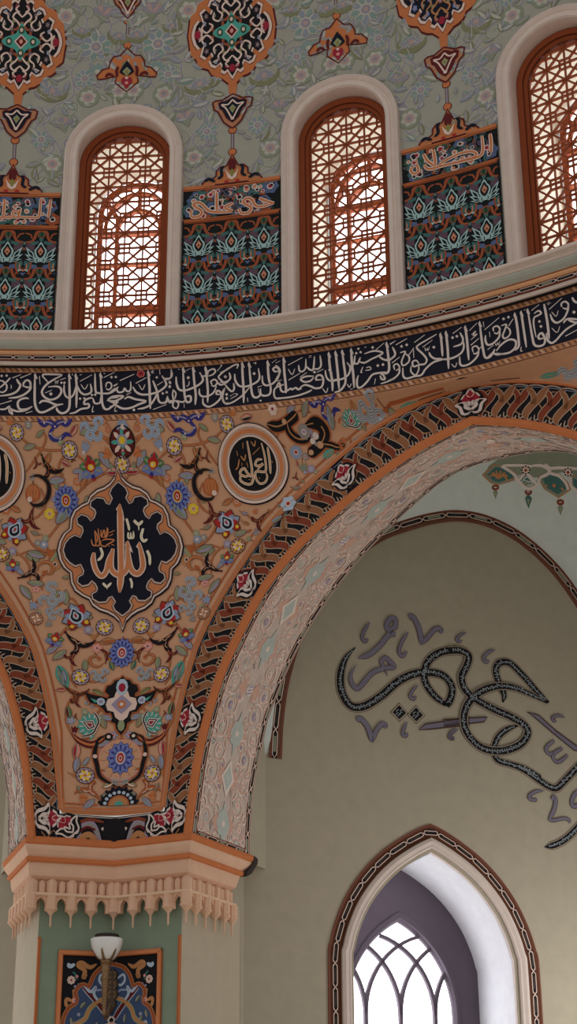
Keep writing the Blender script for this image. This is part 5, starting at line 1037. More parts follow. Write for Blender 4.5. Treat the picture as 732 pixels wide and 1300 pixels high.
def make_arch(sg, label):
    TT, NN = (TR, NR) if sg > 0 else (TL, NL)
    def fpt(s, z, h): return CREASE + TT * s + UPZ * z - NN * h - UPZ * 0 if False else Vector((CREASE.x, CREASE.y, 0)) + TT * s + Vector((0, 0, z)) - NN * h
    def band(u, v, h):                       # u along the arch, v 0 at the inner rim .. 1 at the outer edge
        t = u / LF; a, b = at(C_R, t), at(C_O, t); return fpt(a[0] + (b[0] - a[0]) * v, a[1] + (b[1] - a[1]) * v, h)
    def soff(u, v, h):                       # v metres into the wall
        t = u / LF; a, b = at(C_F, t), at(C_B, t); k = v / T
        s, z = a[0] + (b[0] - a[0]) * k, a[1] + (b[1] - a[1]) * k
        i0, i1 = at(C_F, max(0, t - .004)), at(C_F, min(1, t + .004)); l = math.dist(i0, i1) or 1
        nx, nz = (i1[1] - i0[1]) / l, -(i1[0] - i0[0]) / l
        return fpt(s + nx * h, z + nz * h, -v)
    e = thing('arch', fpt(.716, 2.845, 0), label, 'arch', 'big pointed arches under the dome')
    # dark scrolled border
    P = Painter(band); P.strip(0, LF, 0, 1, 'black', -1, .05); P.base = 0
    P.strip(0, LF, .90, 1.0, 'navy', 1, .05); P.strip(0, LF, 0, .05, 'navy', 1, .05); P.strip(0, LF, .885, .90, 'greyblue', 1, .05)
    unit = LF / 66
    pal_t = []
    half_len = LF / 2; gap = 1.16
    for k in range(-3, 4): pal_t.append(half_len + k * gap)
    nleaf = 8; usz = gap / (nleaf + 0.9)
    for k in range(-5, 4):
        base = half_len + k * gap
        for j in range(nleaf):
            u = base + usz * (j + .95); 
            if u < .12 or u > LF - .12: continue
            sgn = 1 if u < half_len else -1
            m = 'redbrown' if j % 2 == 0 else 'band_gold'
            wv = .24 + .06 * min(1, abs(u - half_len) / 4)
            def pt(x, y): return (u + sgn * y * usz, .46 + x)
            A = [pt(-.44, .40), pt(-.33, .50), pt(-.17, .32), pt(0, .02), pt(.13, -.24), pt(.28, -.42), pt(.44, -.68)]
            B = [pt(-.03, .06), pt(.14, .06), pt(.27, .2), pt(.38, .52)]
            Cc = [pt(-.44, .40), pt(-.47, .2), pt(-.38, .1)]
            # leaf strokes are drawn in true metres across the band
            for pts, w in ((A, .068), (B, .05), (Cc, .03)):
                P.stroke([(a, b) for a, b in pts], 0, m, 3) if False else None
            q = lambda L, w, mm, l, ends: strokew(P, L, w, mm, l, ends)
            q(A, .066, 'vine_pale', 2 + 2 * (j % 2), (.45, .5)); q(B, .05, 'vine_pale', 2 + 2 * (j % 2), (1, .3))
            q(A, .053, m, 3 + 2 * (j % 2), (.4, .4)); q(B, .037, m, 3 + 2 * (j % 2), (1, .25)); q(Cc, .012, 'vine_pale', 4 + 2 * (j % 2), (.6, .4))
            q([pt(-.2, -.42), pt(-.4, -.3), pt(-.44, -.1), pt(-.3, -.08)], .011, 'vine_pale', 2, (.6, .4)); q([pt(.46, -.5), pt(.49, 0), pt(.46, .45)], .01, 'vine_pale', 2, (.8, .8))
            q([pt(.1, .55), pt(.3, .75), pt(.44, .45)], .03, 'navy' if j % 3 else 'tealdark', 1, (.5, .3))
        # outlined arcs running the length
    for ph_ in (0, pi):
        pts = [(u_, .47 + .36 * sin(u_ * 2 * pi / (usz * 4) + ph_)) for u_ in [i * .05 for i in range(int(LF / .05))]]
        strokew(P, pts, .009, 'ochre', 1, (1, 1), smooth=False)
    for u in pal_t + [.16, LF - .16]:
        if 0 < u < LF:
            if min(u, LF - u) > .5 or u in (.16, LF - .16):
                d = .115
                P.push(u, .47); wm = max(.18, math.dist(at(C_R, u / LF), at(C_O, u / LF)))
                P.xf[-1] = (0, 0, u, 0, 0, .47)
                kx, ky = .115, .125 / wm * 1.0
                # palmette stands across the band, its crown to the outer edge
                P.xf[-1] = (kx, 0, u, 0, ky, .46); P.disc(0, 0, .98, 'black', 6, 14); P.base = 7; white_palmette(P, 0, 'crimson', 'white', .12); P.base = 0; P.pop()
    P.build('border_band', e)
    # orange rim roll and outer fillet
    V, Fc = [], []
    def sweep3(curve, prof, name, mats):
        V, Fc, fm, M, ml = [], [], [], len(prof), []
        for i, p in enumerate(curve):
            a, b = curve[max(0, i - 1)], curve[min(len(curve) - 1, i + 1)]; l = math.dist(a, b)
            nx, nz = -(b[1] - a[1]) / l, (b[0] - a[0]) / l
            for o, h in prof: V.append(fpt(p[0] + nx * o, p[1] + nz * o, h))
        for i in range(len(curve) - 1):
            for k in range(M - 1):
                m = mats if isinstance(mats, str) else mats[k]
                if m not in ml: ml.append(m)
                Fc.append([i * M + k, i * M + k + 1, (i + 1) * M + k + 1, (i + 1) * M + k]); fm.append(ml.index(m))
        return mesh_obj(name, V, Fc, ml, fm, e)
    sweep3(C_F, [(-.006, -.02), (-.012, .0), (-.008, .022), (.006, .036), (.026, .042), (.046, .034), (.056, .014), (.062, .0)], 'rim_moulding', ['orange_deep', 'orange', 'orange', 'orange', 'orange', 'orange', 'orange_deep'])
    sweep3([p for p in C_O if p[1] > 3.06], [(-.008, 0), (-.004, .014), (.012, .02), (.028, .014), (.034, 0)], 'outer_fillet', ['orange_deep', 'orange', 'peach', 'orange'])
    # soffit with its pale arabesques
    P = Painter(soff); P.strip(0, LF, 0, T, 'sof', -1, .05)
    NVS = 6
    W0_, W1_ = .13, T - .14
    P.strip(0, LF, .105, .12, 'sof_pale', 1, .05); P.strip(0, LF, T - .125, T - .11, 'sof_pale', 1, .05); P.strip(0, LF, .09, .105, 'trim_red', 1, .05)
    mid = T / 2; st = .37; n = int(LF / st); rnd = random.Random(4)
    for i in range(n):
        u = (i + .5) * LF / n; k = i % 4
        for sd in (-1, 1):
            for r_, off_, dv in ((.135, 0, .24), (.12, st / 2, .30), (.07, st * .25, .14), (.07, st * .75, .14), (.06, st * .3, .38), (.06, st * .8, .37)):
                P.push(u + off_ - st / 2, mid + sd * dv, rnd.uniform(0, 6), 1, 1, sd > 0)
                scroll(P, 'sof_pale', .024, 1.35, 1, r_); P.push(.006, -.006); scroll(P, 'sof_salmon', .010, 1.3, 2, r_); P.pop(); P.disc(0, 0, r_ * .26, ('sof_teal', 'pinkwhite', 'sof_blue')[rnd.randrange(3)] if rnd.random() < .7 else 'sof_pale', 2, 9); P.disc(0, 0, r_ * .13, 'sof_salmon', 3, 7); P.pop()
            for _k in range(5):
                P.push(u + rnd.uniform(-st / 2, st / 2), mid + sd * rnd.uniform(.1, .42), rnd.uniform(0, 6.28), rnd.uniform(.06, .11)); mm = rnd.choice(('sof_salmon', 'sof_pale', 'sof_teal', 'sof_salmon', 'grey')); P.poly(spline([(0, 0), (.25, .17), (.6, .2), (1, .02), (.7, -.14), (.3, -.16)], 3, True), mm, 1); P.stroke([(0, 0), (.9, .02)], .08, 'sof_pale', 2, (1, .3), smooth=False); P.pop()
            P.poly([(u - .1, mid + sd * .1), (u, mid + sd * .2), (u + .1, mid + sd * .1), (u, mid + sd * .06)], 'sof_salmon', 1)
        if k in (0, 2):
            for j in range(8): a = j * pi / 4; P.disc(u + cos(a) * .075, mid + sin(a) * .075, .045, 'sof_teal', 3, 9)
            P.disc(u, mid, .07, 'sof_teal', 4, 12); P.disc(u, mid, .028, 'sof_pale', 5, 8)
            P.poly([(u - .2, mid), (u - .1, mid + .03), (u - .1, mid - .03)], 'sof_teal', 3); P.poly([(u + .2, mid), (u + .1, mid + .03), (u + .1, mid - .03)], 'sof_teal', 3)
        elif k == 1:
            P.poly([(u - .16, mid), (u, mid + .12), (u + .16, mid), (u, mid - .12)], 'sof_pale', 3); P.poly([(u - .11, mid), (u, mid + .08), (u + .11, mid), (u, mid - .08)], 'sof_teal', 4); P.disc(u, mid, .024, 'grey', 5, 9); P.disc(u, mid, .014, 'sof_pale', 6, 7)
        else:
            P.disc(u, mid, .05, 'sof_pale', 3, 10, ry=.06)
            for j in (-.03, 0, .03): P.stroke([(u + j - .008, mid - .035), (u + j, mid), (u + j + .014, mid + .035)], .013, 'sof_blue', 5, n=3)
    so = P.build('soffit', e)
    for v0, v1 in ((.012, .09), (T - .11, T - .012)):
        P = Painter(soff); chain(P, LF, v0, v1, .19, 0, 'black', 'greygreen', 'pinkwhite', 'trim_red'); P.build('chain_border', so)
    P = Painter(lambda u, v, h: soff(v, u, h)); chain(P, T - .2, .008, .062, .16, .1, 'black', 'greygreen', 'pinkwhite', 'trim_red', 5); P.build('chain_border', so)
    # the wall's own back face above the arch
    V = []; Fc = []
    top = 9.0
    for i in range(0, NA, 4): b = C_B[min(i, NA - 1)]; V += [fpt(b[0], b[1], -T), fpt(b[0], top, -T)]
    Fc = [[2 * i, 2 * i + 1, 2 * i + 3, 2 * i + 2] for i in range(len(V) // 2 - 1)]
    mesh_obj('back_face', V, Fc, ['niche_top'], [0] * len(Fc), e)
    return e
def strokew(P, pts, w, m, l, ends, smooth=True):
    """a stroke of true width w metres on the arch band, whose second coordinate is a fraction of the band width"""
    p = spline(pts, 5) if smooth and len(pts) > 2 else pts
    N = len(p); L = []
    bw = [max(.1, math.dist(at(C_R, u / LF), at(C_O, u / LF))) for u, v in p]
    for i in range(N):
        a, b = p[max(0, i - 1)], p[min(N - 1, i + 1)]
        dx, dy = b[0] - a[0], (b[1] - a[1]) * bw[i]; l_ = math.hypot(dx, dy) or 1; t = i / (N - 1)
        k = 1.0
        if t < .25: k = ends[0] + (1 - ends[0]) * sin(t / .25 * pi / 2)
        if t > .75: k = min(k, ends[1] + (1 - ends[1]) * sin((1 - t) / .25 * pi / 2))
        k *= w / 2
        L.append((p[i][0] - dy / l_ * k, p[i][1] + dx / l_ * k / bw[i])); L.append((p[i][0] + dy / l_ * k, p[i][1] - dx / l_ * k / bw[i]))
    P._add(L, [(2 * i, 2 * i + 1, 2 * i + 3, 2 * i + 2) for i in range(N - 1)], m, P.h(l))
make_arch(1, 'broad pointed arch with pale floral soffit framing the olive niche')
make_arch(-1, 'pointed arch cut off by the left picture edge, only its lower border and soffit showing')

# lower strip of the dark border, bent round the crease
def facet_map(d):
    C0 = CREASE + dirz(AL) * (d / cos(pi / 8))
    def f(u, v, h):
        k = min(1, abs(u) / .05); n = (NR if u >= 0 else NL); nn = (dirz(AL) * (1 / cos(pi / 8)) * (1 - k) + n * k)
        return C0 + (TR if u >= 0 else TL) * abs(u) + Vector((0, 0, v)) - nn * h
    return f
P = Painter(facet_map(0), flat=True); 
P.strip(-.473, .473, 2.83, 3.07, 'black', -1, .05); P.strip(-.44, .44, 3.035, 3.07, 'navy', 1, .05); P.strip(-.44, .44, 3.055, 3.062, 'white', 2, .05)
for x, r in ((0, .115), ):
    P.push(x, 2.945, 0, r); P.disc(0, 0, 1.0, 'black', 3, 14); P.base = 4; white_palmette(P, 0, 'crimson', 'white', .12); P.base = 0; P.pop()
for k in (-1, 1):
    P.push(k * .40, 2.965, -k * .75, .115); P.disc(0, 0, 1.0, 'black', 5, 14); P.base = 6; white_palmette(P, 0, 'crimson', 'white', .12); P.base = 0; P.pop()
    P.stroke([(k * .12, 2.86), (k * .2, 3.0), (k * .3, 2.98), (k * .31, 2.9), (k * .25, 2.88)], .05, 'lilac', 2, (.4, .5)); P.stroke([(k * .13, 2.88), (k * .2, 2.99), (k * .28, 2.97)], .03, 'grey', 3, (.4, .5))
    P.stroke([(k * .15, 2.85), (k * .22, 2.91), (k * .3, 2.87)], .05, 'ochre', 3, (.4, .4)); P.stroke([(k * .1, 3.02), (k * .22, 3.035), (k * .3, 3.01), (k * .34, 3.03)], .028, 'redbrown', 3, (.4, .4)); P.stroke([(k * .17, 2.95), (k * .24, 2.97), (k * .3, 2.93)], .02, 'maroon', 4)
    P.disc(k * .43, 3.05, .022, 'white', 5, 10); P.disc(k * .43, 3.05, .014, 'navy', 6, 9)
P.build('lower_border', pend)

# ------------------------------------------------------------------ capital with its fringe of plaster stalactites
def plan(off, ln, sides=True):
    """plan outline of the pier top, off metres proud of the wall, its returns ln metres deep"""
    out = []
    for TT, NN in ((TL, NL), (TR, NR)):
        cr = CREASE + TT * (W + off) - NN * off; bk = CREASE + TT * (W + off) + NN * ln
        out.append((bk, cr))
    mid = CREASE - dirz(AL) * (off / cos(pi / 8))
    return [out[0][0], out[0][1], mid, out[1][1], out[1][0]]
cap = thing('capital', CREASE + Vector((0, 0, 2.3)), 'cream stalactite capital with two orange fillets on top of the green pier', 'capital')
def rows(name, rws, mats, parent, ends=False):
    V, Fc, fm, ml = [], [], [], []
    for z, off, ln in rws: V += [p + Vector((0, 0, z)) for p in plan(off, ln)]
    for r in range(len(rws) - 1):
        m = mats if isinstance(mats, str) else mats[r]
        if m not in ml: ml.append(m)
        for k in range(4): a = r * 5 + k; Fc.append([a, a + 1, a + 6, a + 5]); fm.append(ml.index(m))
    if ends:
        for k in (0, 4):
            pass
    return mesh_obj(name, V, Fc, ml, fm, parent)
rows('upper_fillet', [(2.868, -.02, 1.06), (2.868, .022, 1.06), (2.85, .034, 1.06), (2.815, .034, 1.05), (2.802, .022, 1.05), (2.802, .0, 1.05)], 'orange', cap)
rows('cornice_moulding', [(2.802, .024, 1.045), (2.785, .026, 1.03), (2.765, .022, 1.01), (2.745, .012, .985), (2.725, .002, .96), (2.712, -.006, .935), (2.705, -.006, .92)], 'cap', cap)
rows('lower_fillet', [(2.707, -.03, .92), (2.707, .006, .92), (2.695, .014, .912), (2.675, .014, .905), (2.664, .006, .9), (2.664, -.03, .9)], 'orange', cap)
rows('neck', [(2.666, -.012, .885), (2.60, -.016, .85), (2.56, -.024, .835), (2.545, -.05, .825), (2.53, -.085, .81), (2.405, -.085, .79)], 'cap', cap)
rows('ledge', [(2.425, -.10, .79), (2.425, -.018, .82), (2.418, -.01, .825), (2.408, -.01, .825), (2.40, -.02, .82), (2.40, -.14, .80)], 'cap_pale', cap)
# path positions round the pier for the hanging pieces: (point, along, outward)
def around(off):
    res = []
    fs = [(-.495, 0), (-.33, 0), (-.165, 0), (0, 0), (.165, 0), (.33, 0), (.495, 0)]
    mid = CREASE - dirz(AL) * (off / cos(pi / 8))
    for s, _ in fs:
        TT, NN = (TL, NL) if s < 0 else (TR, NR)
        if s == 0: res.append((mid, (TR - TL).normalized(), -dirz(AL))); continue
        res.append((CREASE + TT * abs(s) - NN * off, TR if s > 0 else -TL, -NN))
    return res
def lathe(name, prof, centre, mats, parent, seg=12, smooth=True):
    V, Fc, fm, ml = [], [], [], []; M = len(prof)
    for i in range(seg):
        a = 2 * pi * i / seg
        for r, z in prof: V.append(centre + Vector((cos(a) * r, sin(a) * r, z)))
    for i in range(seg):
        j = (i + 1) % seg
        for k in range(M - 1):
            m = mats if isinstance(mats, str) else mats[k]
            if m not in ml: ml.append(m)
            Fc.append([i * M + k, j * M + k, j * M + k + 1, i * M + k + 1]); fm.append(ml.index(m))
    Fc.append([i * M for i in range(seg)]); fm.append(0); Fc.append([i * M + M - 1 for i in reversed(range(seg))]); fm.append(0)
    return mesh_obj(name, V, Fc, ml, fm, parent, None if parent else centre, smooth)
SPIKE = [(.047, 2.408), (.047, 2.315), (.052, 2.308), (.052, 2.294), (.043, 2.288), (.020, 2.262), (.0085, 2.246), (.0075, 2.17), (.003, 2.155)]
centres = [p for p, a, o in around(-.055)]
side_pts = []
for TT, NN in ((TL, NL), (TR, NR)):
    for d in (.0, .16, .32, .48, .64, .77): side_pts.append(CREASE + TT * (W - .05) + NN * (d + .045))
for p in centres + side_pts:
    lathe('stalactite', SPIKE, Vector((p.x, p.y, 0)), 'cap', cap, 8, False)
# pointed arches between the drops, front and returns
def fringe(name, p0, dirv, nrm, pos, z_pk=2.39, z_sp=2.285, thick=.05, hw=.043):
    """a plate along dirv with pointed openings between the listed positions"""
    V, Fc = [], []
    for a, b in zip(pos, pos[1:]):
        l, r = a + hw * 1.08, b - hw * 1.08; m = (l + r) / 2; w = (r - l) / 2
        out = [(a, 2.41), (a, z_sp), (l, z_sp), (l, z_sp + .06), (l + w * .3, z_pk - .02), (m, z_pk), (r - w * .3, z_pk - .02), (r, z_sp + .06), (r, z_sp), (b, z_sp), (b, 2.41)]
        o = len(V); n = len(out)
        V += [p0 + dirv * u + Vector((0, 0, z)) for u, z in out] + [p0 + dirv * u + nrm * -thick + Vector((0, 0, z)) for u, z in out]
        for t in tessellate_polygon([[Vector((u, z, 0)) for u, z in out]]): Fc.append([o + i for i in t]); Fc.append([o + n + i for i in reversed(t)])
        for i in range(n): j = (i + 1) % n; Fc.append([o + i, o + j, o + n + j, o + n + i])
    return mesh_obj(name, V, Fc, ['cap'], [0] * len(Fc), cap)
for TT, NN in ((TL, NL), (TR, NR)):
    fringe('fringe_arcade', CREASE + NN * .045, TT, -NN, [0, .165, .33, .495, .666])
    fringe('fringe_arcade', CREASE + TT * (W - .04) + NN * .045, NN, TT, [0, .16, .32, .48, .64, .77])
# upper tier of little ribbed niches
V, Fc, fm = [], [], []
def prism(c, r, z0, z1, zt, seg=8):
    o = len(V); rg = [(r, z0), (r, z1), (r * .55, zt - .01), (0.001, zt)]
    for i in range(seg):
        a = 2 * pi * (i + .5) / seg
        for rr, z in rg: V.append(Vector((c.x + cos(a) * rr, c.y + sin(a) * rr, z)))
    for i in range(seg):
        j = (i + 1) % seg
        for k in range(3): Fc.append([o + i * 4 + k, o + j * 4 + k, o + j * 4 + k + 1, o + i * 4 + k + 1]); fm.append(0)
    Fc.append([o + i * 4 for i in range(seg)]); fm.append(0)
for TT, NN in ((TL, NL), (TR, NR)):
    for i in range(0, 9):
        s = .0825 * i; p = CREASE + TT * s + NN * .066
        prism(p, .046 if i % 2 == 0 else .030, 2.41, 2.515 if i % 2 == 0 else 2.50, 2.55 if i % 2 == 0 else 2.535)
    for i in range(0, 10):
        p = CREASE + TT * (W - .066) + NN * (.08 + .08 * i); prism(p, .046 if i % 2 == 0 else .03, 2.41, 2.515, 2.55 if i % 2 == 0 else 2.535)
mesh_obj('rib_tier', V, Fc, ['cap'], fm, cap)
# dark crescent return at the far end of the cornice
c0 = CREASE + TR * (W + .01)
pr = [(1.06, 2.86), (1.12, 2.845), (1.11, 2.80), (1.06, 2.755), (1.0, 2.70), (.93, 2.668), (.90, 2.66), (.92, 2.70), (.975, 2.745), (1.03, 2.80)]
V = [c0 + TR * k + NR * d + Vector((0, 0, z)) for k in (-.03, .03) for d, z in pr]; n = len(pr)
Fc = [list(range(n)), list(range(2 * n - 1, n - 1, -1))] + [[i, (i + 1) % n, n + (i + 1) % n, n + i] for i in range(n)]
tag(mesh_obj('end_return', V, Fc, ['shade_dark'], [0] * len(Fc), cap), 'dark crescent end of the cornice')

# ------------------------------------------------------------------ pier shaft
DP = .14; HWP = .632
V = []; Fc = []
zb, zt = -EYE, 2.45
C0 = CREASE + dirz(AL) * (DP / cos(pi / 8))
pl = [C0 + TL * HWP + NL * 1.22, C0 + TL * HWP, C0, C0 + TR * HWP, C0 + TR * HWP + NR * 1.22]
for p in pl: V += [p + Vector((0, 0, zb)), p + Vector((0, 0, zt))]
fm = [1, 0, 0, 1]
for i in range(4): Fc.append([2 * i, 2 * i + 1, 2 * i + 3, 2 * i + 2])
pier = mesh_obj('wall_pier', V, Fc, ['pier', 'pier_side'], fm, None, C0 + Vector((0, 0, zb)))
tag(pier, 'sage green folded pier face with pale plaster sides below the capital', 'pier', kind='structure')
fpier = facet_map(DP)
for k in (-1, 1):
    P = Painter(fpier, flat=True)
    pth = [(k * (HWP - .012), zb), (k * (HWP - .012), 2.07), (k * (HWP - .005), 2.085)]
    P.sweep(pth, [(-.013, 0), (-.013, .012), (-.005, .018), (.005, .018), (.013, .012), (.013, 0)], ['orange_deep', 'orange', 'orange_deep', 'orange', 'orange_deep']); P.build('corner_strip', pier)

# painted panel in an orange frame
pan = thing('painted_panel', fpier(0, .2, 0), 'orange-framed painted panel with cusped blue medallion on the green pier behind the lamp', 'panel')
HP, ZP = .442, 1.972
def bent(P, pts, m, l): 
    """a flat figure split at the fold"""
    for sgn in (-1, 1):
        q = []; n = len(pts)
        for i in range(n):
            a, b = pts[i], pts[(i + 1) % n]
            if a[0] * sgn >= 0: q.append(a)
            if (a[0] > 0) != (b[0] > 0) and abs(a[0] - b[0]) > 1e-9: t = a[0] / (a[0] - b[0]); q.append((0, a[1] + (b[1] - a[1]) * t))
        if len(q) > 2: P.poly([(x if abs(x) > 1e-6 else sgn * 1e-6, y) for x, y in q], m, l)
P = Painter(fpier, flat=True)
P.strip(-HP, HP, .1, ZP, 'black', 2, .05); P.build('field', pan)
P = Painter(fpier, flat=True)
for k in (-1, 1):
    P.sweep([(k * HP, .1), (k * HP, ZP)], [(-.02, 0), (-.02, .022), (-.012, .03), (.012, .03), (.02, .022), (.02, 0)], ['orange_deep', 'orange', 'gold', 'orange', 'orange_deep'])
    P.sweep([(k * (HP + .018), ZP), (k * HP / 2, ZP), (k * .001, ZP)], [(-.02, 0), (-.02, .022), (-.012, .03), (.012, .03), (.02, .022), (.02, 0)], ['orange_deep', 'orange', 'gold', 'orange', 'orange_deep'])
    P.sweep([(k * HP, .1), (k * HP / 2, .1), (k * .001, .1)], [(-.02, 0), (-.02, .022), (.02, .022), (.02, 0)], 'orange')
P.build('frame', pan)
P = Painter(fpier, flat=True, off=.006)
KP = 1 / 4.88 * .0067
def q_(x, y): return ((x - 365) * KP, ZP - .02 - (y - 205) * KP)     # crop pixels -> panel metres
def mir(pts): return [(-x, y) for x, y in pts]
hf = [q_(*p) for p in ((365, 245), (400, 255), (440, 270), (480, 310), (500, 355), (512, 380), (545, 370), (575, 385), (590, 420), (580, 455), (590, 480), (620, 500), (645, 540), (660, 600), (665, 700))]
hfs = spline(hf, 4)
body = hfs + [(hfs[-1][0], .3)]; full = body + [(-x, y) for x, y in reversed(body)]
bent(P, full, 'panel_blue', 1)
lowz = .5
for k in (-1, 1):
    S = lambda pts, w, m, l, e=(.8, .8): P.stroke([(k * abs(x), y) for x, y in [q_(*p) for p in pts]], w * KP, m, l, e, 5)
    P.stroke([(k * max(x, .002), y) for x, y in hfs], 26 * KP, 'ochre', 3, smooth=False); P.stroke([(k * max(x, .002), y) for x, y in hfs], 17 * KP, 'tile_rust', 4, smooth=False)
    S([(395, 440), (450, 462), (500, 505), (525, 560), (560, 585), (620, 625), (640, 720)], 30, 'sage', 4); S([(395, 440), (450, 462), (500, 505), (525, 560), (560, 585), (620, 625), (640, 720)], 18, 'ochre', 5)
    S([(540, 385), (470, 455), (430, 500), (385, 560)], 36, 'paleblue', 3); S([(540, 385), (470, 455), (430, 500), (385, 560)], 26, 'maroon', 4)
    S([(455, 460), (480, 420), (470, 380), (500, 410), (540, 380)], 16, 'paleblue', 5, (.6, .3)); S([(400, 330), (440, 310), (450, 345), (425, 370), (395, 360)], 14, 'paleblue', 3); S([(375, 440), (420, 400), (470, 400)], 12, 'greyblue', 3)
    S([(470, 250), (510, 270), (560, 245), (580, 262), (540, 290), (545, 330), (525, 310)], 26, 'ochre', 3, (.3, .3)); S([(600, 255), (630, 270), (640, 250)], 22, 'paleblue', 3, (.4, .3)); S([(610, 300), (590, 320), (585, 345)], 14, 'tealdark', 3); S([(600, 470), (640, 455), (640, 490), (615, 500)], 20, 'ochre', 3, (.3, .3)); S([(605, 400), (600, 440), (600, 470)], 10, 'ochre', 3); S([(570, 365), (580, 385), (600, 380)], 14, 'greyblue', 3)
    for x, y, r, m in ((618, 347, 26, 'pinkwhite'), (594, 462, 18, 'pink'), (585, 325, 10, 'pink'), (600, 590, 14, 'paleblue'), (565, 540, 12, 'greyblue')):
        a, b = q_(x, y); P.push(k * abs(a), b, 0, r * KP); small_flower(P, 4, m, 'crimson', 8 if r > 20 else 5); P.pop()
    for x, y, a in ((530, 470, .9), (560, 590, 1.2), (610, 560, 1.8), (455, 580, 1.4)):
        c, d = q_(x, y); P.push(k * abs(c), d, a, .06, None, k < 0); leaf(P, 4, 'sage', 'tile_green', 'paleblue'); P.pop()
c, d = q_(365, 600)
for k in (-1, 1): P.stroke([(k * .003, d + .075), (k * .03, d + .05), (k * .025, d + .02), (k * .07, d), (k * .085, d - .06), (k * .03, d - .09)], .014, 'white', 7); P.stroke([(k * .004, d + .03), (k * .05, d - .02), (k * .02, d - .06)], .01, 'pinkwhite', 7)
bent(P, [(c + x, d + y) for x, y in ((-.09, -.1), (-.085, 0), (-.03, .03), (0, .085), (.03, .03), (.085, 0), (.09, -.1))], 'black', 6)
P.push(0.003, d + .015, 0, .022); small_flower(P, 7, 'pink', 'crimson', 5); P.pop()
P.build('floral_pattern', pan)

# ------------------------------------------------------------------ wall lamp
LC = CREASE - dirz(AL) * .10; LC = Vector((LC.x, LC.y, 0)) + TL * .02
wall_pt = fpier(0.0, 1.62, 0)
lamp = thing('wall_lamp', Vector((LC.x, LC.y, 1.45)), 'brass wall lamp with white glass bowl on the green pier under the capital', 'lamp')
shd = lathe('lamp_shade', [(.03, 1.897), (.055, 1.90), (.082, 1.925), (.108, 1.965), (.124, 2.01), (.131, 2.045), (.131, 2.056), (.124, 2.062), (.10, 2.064)], LC, 'opal', lamp, 32)
lathe('shade_lid', [(.098, 2.06), (.098, 2.088), (.09, 2.095), (.03, 2.10), (.002, 2.10)], LC, 'shade_dark', shd, 28)
cupo = lathe('cup', [(.012, 1.86), (.044, 1.87), (.046, 1.90), (.040, 1.902), (.036, 1.885)], LC, 'brass', lamp, 20)
for k in range(6):
    a = k * pi / 3 + .3; dv = Vector((cos(a), sin(a), 0)); sd = Vector((-sin(a), cos(a), 0)); V = []
    for r, z, w in ((.045, 1.89, .012), (.068, 1.905, .011), (.092, 1.935, .009), (.108, 1.96, .006), (.113, 1.975, .002)):
        for o in (-1, 1): V.append(LC + dv * (r + .004) + sd * w * o + Vector((0, 0, z)))
    for r, z, w in ((.045, 1.89, .012), (.068, 1.905, .011), (.092, 1.935, .009), (.108, 1.96, .006), (.113, 1.975, .002)):
        for o in (-1, 1): V.append(LC + dv * (r - .006) + sd * w * o + Vector((0, 0, z)))
    Fc = []
    for i in range(4):
        Fc += [[2 * i, 2 * i + 1, 2 * i + 3, 2 * i + 2], [10 + 2 * i + 1, 10 + 2 * i, 10 + 2 * i + 2, 10 + 2 * i + 3], [2 * i, 2 * i + 2, 10 + 2 * i + 2, 10 + 2 * i], [2 * i + 1, 10 + 2 * i + 1, 10 + 2 * i + 3, 2 * i + 3]]
    mesh_obj('prong', V, Fc, ['brass'], [0] * len(Fc), cupo)
pf = []
z = 1.862
pf = [(.044, 1.868), (.040, 1.85), (.034, 1.835), (.042, 1.825), (.036, 1.81), (.028, 1.77), (.036, 1.755), (.036, 1.745)]
for i in range(11): zz_ = 1.74 - i * .022; rr = .034 - i * .0014; pf += [(rr * .66, zz_), (rr, zz_ - .008), (rr, zz_ - .014)]
pf += [(.016, 1.49), (.02, 1.478), (.008, 1.465), (.001, 1.462)]
lathe('stem', pf, LC, 'brass', lamp, 16)
def tube(name, pts, rads, mat, parent, seg=10):
    pts = [Vector(p) for p in spline([tuple(p) for p in pts], 6)]; N = len(pts); V, Fc = [], []
    for i, p in enumerate(pts):
        d = (pts[min(N - 1, i + 1)] - pts[max(0, i - 1)]).normalized(); x = d.cross(Vector((.3, .2, 1))).normalized(); y = d.cross(x)
        t = i / (N - 1); r = rads[0] + (rads[-1] - rads[0]) * t
        V += [p + x * cos(2 * pi * k / seg) * r + y * sin(2 * pi * k / seg) * r for k in range(seg)]
    for i in range(N - 1):
        for k in range(seg): Fc.append([i * seg + k, i * seg + (k + 1) % seg, (i + 1) * seg + (k + 1) % seg, (i + 1) * seg + k])
    Fc += [list(range(seg - 1, -1, -1)), [(N - 1) * seg + k for k in range(seg)]]
    return mesh_obj(name, V, Fc, [mat], [0] * len(Fc), parent, None, True)
bk = dirz(AL)
tube('arm', [LC + Vector((0, 0, 1.50)), LC + bk * .06 + Vector((0, 0, 1.455)), LC + bk * .15 + Vector((0, 0, 1.47)), LC + bk * .22 + Vector((0, 0, 1.56)), LC + bk * .26 + Vector((0, 0, 1.64))], (.013, .012), 'brass', lamp)
P = Painter(fpier, flat=True, off=.010)
for sx in (-1, 1):
    bp = [(0, 1.86), (.02, 1.83), (.045, 1.835), (.05, 1.80), (.035, 1.78), (.06, 1.755), (.058, 1.72), (.04, 1.70), (.062, 1.67), (.055, 1.63), (.035, 1.61), (.045, 1.57), (.02, 1.54), (0, 1.50)]
    P.plate([(max(1e-6, a) * sx + .0, b) for a, b in bp] , 'brass_dark', .022, -.008)
    for z_ in (1.80, 1.72, 1.645): P.stroke([(sx * .012, z_ + .03), (sx * .038, z_ + .02), (sx * .04, z_ - .01), (sx * .016, z_ - .012)], .008, 'brass', 20)
P.build('backplate', lamp)
